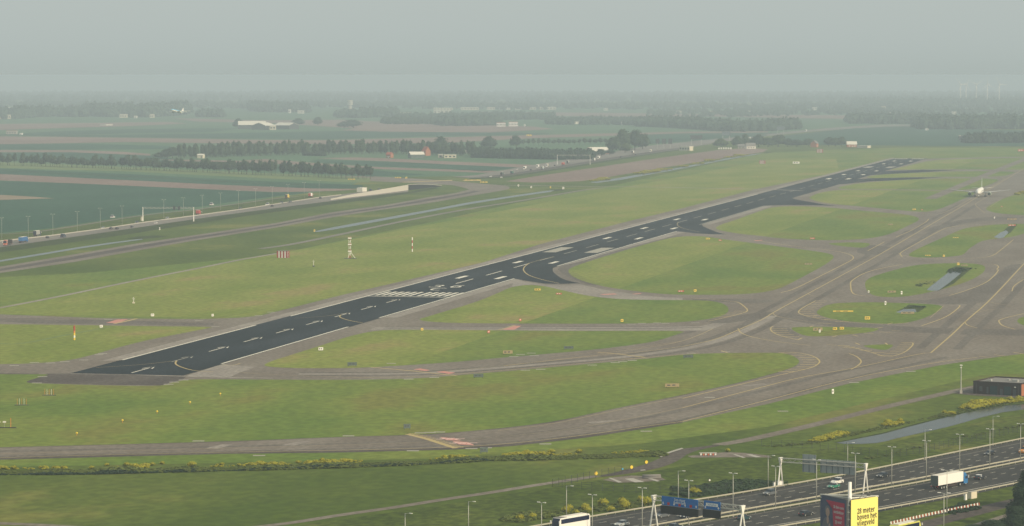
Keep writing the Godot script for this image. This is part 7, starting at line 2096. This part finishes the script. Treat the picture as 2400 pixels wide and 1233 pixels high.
func far_traffic() -> void:
	var away := 1.420
	var post := lamp_post(15.0, 0.9, true)
	for c in post.get_children():
		if String(c.name) in ["pole", "arm"]:
			(c as MeshInstance3D).scale = Vector3(1, 1, 1)
	var n := 0
	for g in [Vector3(-365, 0, -2313.6), Vector3(-349.7, 0, -2338), Vector3(-337.2, 0, -2375.6), Vector3(-325.4, 0, -2421.1), Vector3(-315.9, 0, -2482.1), Vector3(-304.3, 0, -2524.5), Vector3(-285.5, 0, -2653), Vector3(-273.5, 0, -2693.3), Vector3(-263.4, 0, -2751.8), Vector3(-252.5, 0, -2804), Vector3(-241.6, 0, -2858.2), Vector3(-230.2, 0, -2905), Vector3(-219.5, 0, -2963.3), Vector3(-209.3, 0, -3023.9), Vector3(-197.5, 0, -3076.3), Vector3(-186.5, 0, -3130.6)]:
		n += 1
		copy(post, nth(n) + " lamp post from the left along the far motorway", g, away + PI / 2, "lamp posts along the far motorway")
	post.free()
	gantry("gantry", "slim white gantry with two dark signal boxes over the far motorway at left", Vector3(-295.6, 0, -2590.9), Vector3(-254.9, 0, -2590.9), 11.5, [["box", 0.60, 0.64, 9.0, 12.2], ["box", 0.69, 0.73, 9.0, 12.2]], 1.15)
	gantry("gantry", "faint grey gantry over the far motorway beyond the taxiway bridge", Vector3(59.2, 0, -4236.2), Vector3(102.1, 0, -4236.2), 13.0, [["box", 0.60, 0.66, 10.0, 14.0], ["box", 0.70, 0.76, 10.0, 14.0]], 1.3)
	var signs_far := thing("motorway_sign", "distant dark three-panel sign over the motorway above the barn", "sign", Vector3(241.2, -0, -5143.7))
	for k in 3:
		var st := tool()
		bx(st, Vector3(-10 + k * 10.0, 12.0, 0), Vector3(6.0, 8.0, 0.6))
		put(st, "panel", M["dark_steel"], signs_far)
		st = tool()
		tube(st, Vector3(-10 + k * 10.0, 0, 0), Vector3(-10 + k * 10.0, 9.0, 0), 0.4, 0.4, 6)
		put(st, "leg", M["steel"], signs_far)
	for q in [[Vector3(308.8, -0, -5426.9), "dark_steel", 20.0, "distant dark wide sign over the motorway beyond the big tree clump"], [Vector3(382.2, -0, -5781.3), "rib_blue", 15.0, "distant blue motorway sign above the leftmost trees beyond the runway"], [Vector3(528, -0.1, -6365.2), "rib_blue", 15.0, "most distant blue motorway sign, beyond the tree group"]]:
		var o := thing("motorway_sign", q[3], "sign", q[0])
		var st := tool()
		bx(st, Vector3(0, 13.0, 0), Vector3(q[2], 6.5, 0.8))
		put(st, "panel", M[q[1]], o)
		for s in [-0.4, 0.4]:
			st = tool()
			tube(st, Vector3(q[2] * s, 0, 0), Vector3(q[2] * s, 9.0, 0), 0.5, 0.5, 6)
			put(st, "leg", M["steel"], o)
	var low := car(1.5, 4.5)
	var high := car(1.95, 5.2, true)
	var list := [   # kind, place, heading points left?, colour, label, scale
		["low", Vector3(-333.2, 0, -2319.6), false, "car_black", "small dark car right of the blue container lorry", 1.0],
		["high", Vector3(-323.6, 0, -2331.8), false, "car_navy", "dark navy delivery van ahead on the far motorway at left", 1.35],
		["low", Vector3(-312.2, 0, -2468.3), true, "car_silver", "pale car beside a dark one under the fifth far lamp post", 1.0],
		["low", Vector3(-304.3, 0, -2454.6), false, "car_black", "left of two black cars following closely on the far motorway", 1.1],
		["low", Vector3(-299.8, 0, -2454.6), false, "car_black", "right of two black cars following closely on the far motorway", 1.1],
		["low", Vector3(-291.7, 0, -2482.1), false, "car_black", "lone dark car left of the far white gantry", 0.9],
		["low", Vector3(-296.9, 0, -2561), true, "car_navy", "dark car on the upper lanes at the far gantry's left foot", 1.1],
		["low", Vector3(-280.4, 0, -2546.3), false, "car_white", "white car passing beneath the far white gantry", 1.1],
		["low", Vector3(-281, 0, -2637.2), true, "car_silver", "pale car on the upper lanes beneath the far gantry beam", 1.0],
		["high", Vector3(-327, 0, -2649), false, "car_white", "white pick-up parked off the service road by the green field", 1.3],
		["high", Vector3(-269.6, 0, -2905), false, "car_white", "white van on the service road beside the green field", 1.4],
		["low", Vector3(-237.8, 0, -2830.9), true, "car_black", "black car on the far motorway, midway between gantry and tunnel", 1.0],
		["high", Vector3(-219.5, 0, -2905), true, "car_white", "pale van with a dark cab midway to the white wall", 1.3],
		["low", Vector3(-213.2, 0, -2876.8), false, "car_black", "black car just below the pale van with the dark cab", 1.2],
		["low", Vector3(-210.3, 0, -2953.4), true, "car_navy", "left dark car before the white wall, beside a pale trailer", 1.2],
		["low", Vector3(-203.8, 0, -2973.2), true, "car_black", "right dark car before the white wall", 1.1],
		["low", Vector3(-180.8, 0, -3055.1), false, "car_black", "dark car at the low start of the white wall", 1.2],
		["low", Vector3(-153.5, 0, -3130.6), false, "car_navy", "dark car in front of the white wall", 1.2],
		["high", Vector3(-141.6, 0, -3245.1), false, "car_black", "dark van against the white wall near the concrete block", 1.4],
		["high", Vector3(-133.5, 0, -3257), false, "car_black", "dark van against the white wall nearest the tunnel", 1.5],
		["low", Vector3(6.3, 0, -3988.8), false, "car_white", "white car just right of the green lorry beyond the bridge", 1.3],
		["low", Vector3(23, 0, -3971), false, "car_black", "dark car between green lorry and grey lorry beyond the bridge", 1.2],
		["low", Vector3(54.8, 0, -4156.9), false, "car_navy", "dark car left of the red lorry beyond the bridge", 1.2],
		["low", Vector3(154, 0, -4586.1), false, "car_black", "dark car on the motorway under the big tree clump", 1.3],
		["low", Vector3(179.8, 0, -4707.6), false, "car_navy", "dark car further right under the big tree clump", 1.3],
		["low", Vector3(-24.4, 0, -3705.8), true, "car_white", "white car nearest the tunnel on the far side of the bridge", 1.2],
		["low", Vector3(-12.1, 0, -3675.1), false, "car_white", "white car on the grass-edge lane just past the bridge", 1.2],
	]
	for c in list:
		var o: Node3D = (low if c[0] == "low" else high).duplicate()
		o.name = numbered("car" if c[0] == "low" else "van")
		add_child(o)
		o.position = c[1] + Vector3(0, 0.36 if c[1].z < -3000.0 else 0.2, 0)
		o.rotation.y = away + (PI if c[2] else 0.0)
		o.scale = Vector3.ONE * c[5]
		tag(o, c[4], "car" if c[0] == "low" else "van")
		paint(o, "body", M[c[3]])
		paint(o, "roof", M[c[3]])
	low.free()
	high.free()
	for c in [[Vector3(-346.8, 0, -2223.6), "orange_red", "dark_brick", "dark_brick", true, "orange lorry with an almost empty flatbed at the left edge", 11.0, false],
		[Vector3(-341.5, 0, -2260.4), "blue", "blue", "lorry_blue", false, "blue container lorry at far left on the far motorway", 12.0, false],
		[Vector3(-345.1, 0, -2350.4), "car_navy", "steel", "car_navy", false, "dark lorry with a grey tank body above the blue container lorry", 9.0, true],
		[Vector3(-262.6, 0, -2709.7), "red", "red", "red", false, "red lorry right of the far white gantry", 5.0, true],
		[Vector3(-213, 0, -3065.7), "yellow", "yellow", "dark_steel", false, "yellow lorry on the service road before the white wall", 6.0, true],
		[Vector3(-192.7, 0, -3097.8), "red", "white", "red", false, "white lorry with red chassis near the start of the white wall", 7.0, true],
		[Vector3(0, 0, -3817.3), "sign_back", "car_green", "car_teal", false, "green lorry on the motorway just beyond the taxiway bridge", 10.0, false],
		[Vector3(-11.4, 0, -3768.7), "car_navy", "sign_back", "car_black", false, "grey lorry nearest the tunnel beyond the taxiway bridge", 11.0, true],
		[Vector3(15.8, 0, -4006.8), "white", "white", "white", true, "white lorry furthest left of the white ones beyond the bridge", 10.0, false],
		[Vector3(32.3, 0, -4080.5), "white", "white", "white", true, "white lorry second of the white ones beyond the bridge", 9.0, false],
		[Vector3(37.5, 0, -4006.8), "sky_blue", "white", "sign_back", false, "grey-blue lorry below the second white one beyond the bridge", 7.0, false],
		[Vector3(44.5, 0, -4118.3), "white", "cream", "white", true, "small pale lorry third of the white ones beyond the bridge", 6.0, false],
		[Vector3(66.3, 0, -4196.1), "red", "red", "red", false, "red lorry beneath the faint gantry beyond the bridge", 10.0, false],
		[Vector3(73.8, 0, -4277), "car_navy", "car_white", "car_black", false, "dark and white lorry right of the red one under the faint gantry", 8.0, false],
		[Vector3(111.4, 0, -4404.2), "white", "white", "sign_back", false, "white lorry just right of the faint gantry", 10.0, false],
		[Vector3(120.8, 0, -4516.2), "white", "white", "white", true, "white lorry in front of the barn's brick gable", 11.0, false],
		[Vector3(180.3, 0, -4835.7), "white", "white", "car_navy", false, "white lorry below the tallest tree of the big clump", 11.0, false],
		[Vector3(210.4, 0, -4916), "white", "cream", "white", true, "pale lorry right of the big tree clump", 8.0, false],
		[Vector3(432.5, -0.1, -5897.1), "white", "white", "white", true, "tiny white lorry far along the motorway among the trees", 12.0, false],
		[Vector3(608.3, -0.2, -6705.1), "white", "white", "white", true, "tiniest white lorry where the motorway fades into the haze", 14.0, false]]:
		var o := lorry(c[1], c[2], c[3], c[6], c[5].contains("flatbed"))
		o.name = numbered("lorry")
		add_child(o)
		o.position = c[0] + Vector3(0, 0.36 if c[0].z < -3000.0 else 0.2, 0)
		o.rotation.y = away + (PI if c[4] else 0.0)
		tag(o, c[5], "lorry")

# ---------------------------------------------------------------- what stands beyond the fields
func far_town() -> void:
	# control tower
	var o := thing("control_tower", "faint pale control tower on a slim shaft rising from the distant haze", "tower", Vector3(-527.8, -2.2, -10552.6))
	var tall := 38.93
	var st := tool()
	st.set_smooth_group(0)
	tube(st, Vector3.ZERO, Vector3(0, tall * 0.55, 0), 7.0, 6.0, 10)
	put(st, "shaft", M["concrete"], o)
	for k in 4:
		st = tool()
		tube(st, Vector3(0, tall * (0.56 + 0.11 * k), 0), Vector3(0, tall * (0.64 + 0.11 * k), 0), 9.5, 10.0, 12)
		put(st, "cabin_floor", M["white_wall"], o)
		st = tool()
		tube(st, Vector3(0, tall * (0.64 + 0.11 * k), 0), Vector3(0, tall * (0.67 + 0.11 * k), 0), 8.5, 8.5, 12)
		put(st, "window_band", M["glass"], o)
	# wind turbines
	var n := 0
	for t in [[Vector3(1867.5, -5.4, -13502), "first wind turbine from the left on the hazy horizon at right", 0.2], [Vector3(1890.7, -5.4, -13502.5), "second wind turbine from the left on the hazy horizon at right", 1.1], [Vector3(1933.4, -5.4, -13503.4), "middle wind turbine of five on the hazy horizon at right", 0.6], [Vector3(1979.8, -5.4, -13504.5), "second wind turbine from the right on the hazy horizon", 1.7], [Vector3(2029.7, -5.4, -13505.7), "rightmost wind turbine on the hazy horizon", 0.0]]:
		n += 1
		o = thing("wind_turbine", t[1], "wind turbine", t[0], 0.3, "wind turbines on the horizon")
		var h := 81.71
		st = tool()
		st.set_smooth_group(0)
		tube(st, Vector3.ZERO, Vector3(0, h, 0), 2.6, 1.5, 8)
		put(st, "tower", M["white"], o)
		st = tool()
		bx(st, Vector3(0, h + 1.5, 0), Vector3(5, 4, 9))
		put(st, "nacelle", M["white"], o)
		for k in 3:
			var a: float = t[2] + TAU * k / 3
			st = tool()
			var tip := Vector3(cos(a), sin(a), 0) * h * 0.42
			tube(st, Vector3(0, h + 1.5, 5), Vector3(0, h + 1.5, 5) + tip, 1.3, 0.5, 6)
			put(st, "blade", M["white"], o)
	# pale buildings scattered in the woods and along the skyline
	var list := [   # from, to (pixels' places), height px-derived, wall, roof, label, windows
		[pts([-1377.8, -8722.5, -1350.2, -8722.3]), 11.49, "cream", "concrete", "long tan hall at the left edge under the distant trees", 5],
		[pts([-1777.8, -11428.2, -1761.2, -11427.9]), 7.52, "white_wall", "roof_sheet", "small white building in the haze above the tan hall", 2],
		[pts([-1472.6, -9712, -1462.4, -9711.9]), 11.51, "cream", "concrete", "upright tan block right of the tan hall", 2],
		[pts([-1501.1, -10057.1, -1487.9, -10057]), 5.30, "white_wall", "roof_sheet", "low pale building right of the upright tan block", 2],
		[pts([-1427.5, -9823.7, -1410.7, -9823.6]), 7.76, "white_wall", "roof_sheet", "pale building midway between the tan block and the pinkish hall", 3],
		[pts([-1367.7, -9711.1, -1348.5, -9710.9]), 5.11, "concrete", "roof_sheet", "low grey-white building left of the pinkish hall", 3],
		[pts([-1348.6, -9937.9, -1326.3, -9937.7]), 7.85, "cream", "roof_sheet", "pinkish hall among the distant trees at left", 3],
		[pts([-1262.2, -9494, -1229.6, -9493.8]), 6.25, "white_wall", "roof_sheet", "long white hall right of the pinkish one", 5],
		[pts([-1089.2, -8994.3, -1069.1, -8994.2]), 9.48, "cream", "roof_sheet", "cream farmhouse in the distant trees left of the flying airliner", 3],
		[pts([-1038.1, -8900.9, -1031, -8900.8]), 5.86, "white_wall", "roof_sheet", "tiny white house between two cream farmhouses at left", 1],
		[pts([-1005.1, -8993.9, -994.4, -8993.8]), 9.48, "cream", "roof_sheet", "cream house nearest below the flying airliner", 2],
		[pts([-941.4, -7511.4, -928.8, -7537.3]), 2.97, "white_wall", "roof_sheet", "row of white glasshouses lying in the distant fields at left", 4],
		[pts([-1001.3, -6412.2, -981.1, -6412.2]), 6.76, "concrete", "brick", "grey and brick farm at the left edge of the ploughed field", 4],
		[pts([-963.8, -6342.9, -959.6, -6342.9]), 3.35, "white", "roof_sheet", "bright white shed right of the grey and brick farm", 1],
		[pts([-701.6, -10172, -694.9, -10172]), 10.72, "white", "roof_sheet", "bright narrow white house above the pale-roofed barns", 1],
		[pts([-665.4, -10051.1, -645.6, -10051.1]), 9.27, "white_wall", "concrete", "row of pale houses right of the narrow white one", 4],
		[pts([-494.5, -9184.4, -479.9, -9184.4]), 7.26, "concrete", "roof_sheet", "pale grey block at the foot of the control tower, left", 4],
		[pts([-476.3, -9184.4, -463, -9184.3]), 8.47, "white_wall", "roof_sheet", "pale block at the foot of the control tower, right", 4],
		[pts([-347.4, -9596.4, -296.8, -9596.3]), 7.59, "white_wall", "roof_sheet", "long pale hall between control tower and white warehouses", 6],
		[pts([-269.1, -11110.7, -203.3, -11110.6]), 7.32, "cream", "roof_sheet", "upper cream warehouse of the two stacked ones in the haze", 6],
		[pts([-246.3, -10170.5, -191.4, -10170.4]), 8.04, "white_wall", "roof_sheet", "lower white warehouse with sloping roofline in the haze", 5],
		[pts([-175.5, -11110.6, -114.1, -11110.5]), 8.78, "cream", "roof_sheet", "cream warehouse right of the two stacked ones", 6],
		[pts([-87.4, -11260.3, -59.3, -11260.3]), 7.42, "cream", "roof_sheet", "short cream warehouse, third from the left in the skyline row", 3],
		[pts([-45.9, -11260.3, -5.9, -11260.3]), 5.93, "white_wall", "roof_sheet", "low pale warehouse, fourth from the left in the skyline row", 4],
		[pts([10.4, -11260.3, 83, -11260.3]), 7.42, "cream", "roof_sheet", "longest cream warehouse in the skyline row", 7],
		[pts([96.3, -11260.4, 152.6, -11260.4]), 8.90, "cream", "roof_sheet", "rightmost cream warehouse in the skyline row", 5],
		[pts([-253, -8503.2, -241.8, -8503.2]), 6.76, "white_wall", "roof_sheet", "white house left of three above the farm's poplar row", 2],
		[pts([-239.7, -8630.7, -230.6, -8630.7]), 4.55, "white", "roof_sheet", "bright white house, middle of three above the poplar row", 1],
		[pts([-221.6, -8545.2, -210.3, -8545.2]), 5.63, "white_wall", "brick", "house with reddish roof, right of three above the poplar row", 2],
		[pts([-82.6, -8717.9, -40.2, -8717.9]), 9.19, "white_wall", "concrete", "blocky pale terrace behind the tree belt in the middle", 6],
		[pts([-35, -7382.9, -14.6, -7382.9]), 8.75, "white", "red_tile", "left row of white town houses at the edge of the village", 6],
		[pts([-7.8, -7414.2, 13.7, -7414.2]), 9.81, "white", "red_tile", "right row of white town houses at the edge of the village", 6],
		[pts([27.4, -7445.9, 31.4, -7445.9]), 3.92, "white", "roof_sheet", "tiny white gable right of the two rows of town houses", 1],
		[pts([148.5, -7778.3, 162.1, -7792.2]), 5.12, "white_wall", "roof_sheet", "pale house among trees above the spaced tree row", 2],
		[pts([224.3, -7778.3, 235.5, -7778.3]), 4.10, "white_wall", "roof_sheet", "pale low house left of the reddish village cluster", 2],
		[pts([257.5, -7641.8, 282.7, -7641.8]), 7.05, "white_wall", "red_tile", "cluster house with red roofs in the village above the big clump", 5],
		[pts([301.7, -7848.6, 310, -7848.6]), 7.24, "cream", "roof_sheet", "upright cream house right of the red-roofed village houses", 2],
		[pts([306.5, -7608.4, 319.5, -7608.5]), 6.04, "white", "roof_sheet", "bright white house with a low roof at the end of the village", 3],
		[pts([310.3, -10965.2, 324.7, -10965.2]), 7.22, "white_wall", "roof_sheet", "small pale house on the skyline right of the warehouses", 2],
		[pts([523, -10295, 537.9, -10295.1]), 5.43, "cream", "roof_sheet", "low cream house in the haze above the dark wood", 2],
		[pts([613.8, -10050.9, 623.1, -10051]), 7.94, "cream", "roof_sheet", "left of two upright cream houses in the haze", 1],
		[pts([635, -10051, 645.6, -10051.1]), 7.94, "cream", "brick", "right of two upright cream houses in the haze", 2],
		[pts([736.4, -10172.2, 752.4, -10172.2]), 6.70, "white_wall", "roof_sheet", "pale house in the haze left of the motorway's vanishing bend", 2],
		[pts([1031.3, -11114.7, 1044.5, -11114.8]), 8.78, "white_wall", "roof_sheet", "faint white block on the skyline above the vanishing motorway", 2],
		[pts([1258.9, -11580.6, 1281.8, -11580.8]), 6.10, "white", "roof_sheet", "thin white hall on the skyline left of the pinkish block", 3],
		[pts([1275.3, -11267.1, 1299, -11267.3]), 11.87, "cream", "brick", "pinkish block on the skyline at right", 3],
		[pts([1104.2, -9709.1, 1151.5, -9709.4]), 6.39, "white_wall", "roof_sheet", "long pale terrace below the pinkish block", 7],
		[pts([1040.3, -8301.3, 1049.1, -8301.3]), 8.75, "white", "roof_sheet", "left white house of the farm at the motorway's end", 2],
		[pts([1080.8, -8464, 1094.1, -8464.1]), 7.80, "white", "roof_sheet", "tall white house of the farm at the motorway's end", 2],
		[pts([1026.2, -7921.9, 1040.8, -7922]), 7.30, "cream", "roof_sheet", "cream sheds in front of the farm at the motorway's end", 3],
		[pts([1082.4, -8222.6, 1169.1, -8223]), 4.33, "cream", "roof_sheet", "very long low greenhouse roof right of the farm", 10],
		[pts([1334.3, -9822.9, 1345.9, -9823]), 7.76, "white_wall", "roof_sheet", "pale house above the long greenhouse roof", 2],
		[pts([1107.7, -8145.4, 1114.1, -8145.4]), 7.51, "white", "roof_sheet", "white gable standing up from the long greenhouse roof", 1],
		[pts([1192.7, -7851, 1201, -7851.1]), 6.20, "white", "roof_sheet", "small white house in the dark trees near the right edge", 2],
		[pts([1237, -7922.8, 1249.5, -7922.9]), 4.17, "white", "roof_sheet", "low white shed at the right edge among dark trees", 2],
		[pts([876.5, -6862.8, 881.9, -6862.8]), 3.62, "white", "roof_sheet", "tiny white shed alone in front of the dark trees at right", 1],
		[pts([895.3, -8719.8, 906.8, -8719.9]), 4.59, "white_wall", "roof_sheet", "tiny pale shed by the trees along the vanishing motorway", 1],
		[pts([2604.7, -16703.7, 2620.2, -16704.4]), 15.35, "white", "roof_sheet", "faint white tower block on the horizon at the right edge", 2],
		[pts([-1120.6, -13959.5, -1028.7, -13958.3]), 12.87, "concrete", "grey_roof", "faint grey slab block on the skyline, left of centre", 8],
	]
	for b in list:
		boxed("far_building", b[4], "building", b[0], 14.0 + b[1] * 0.6, b[1], b[2], b[3], b[5], "dark_steel")
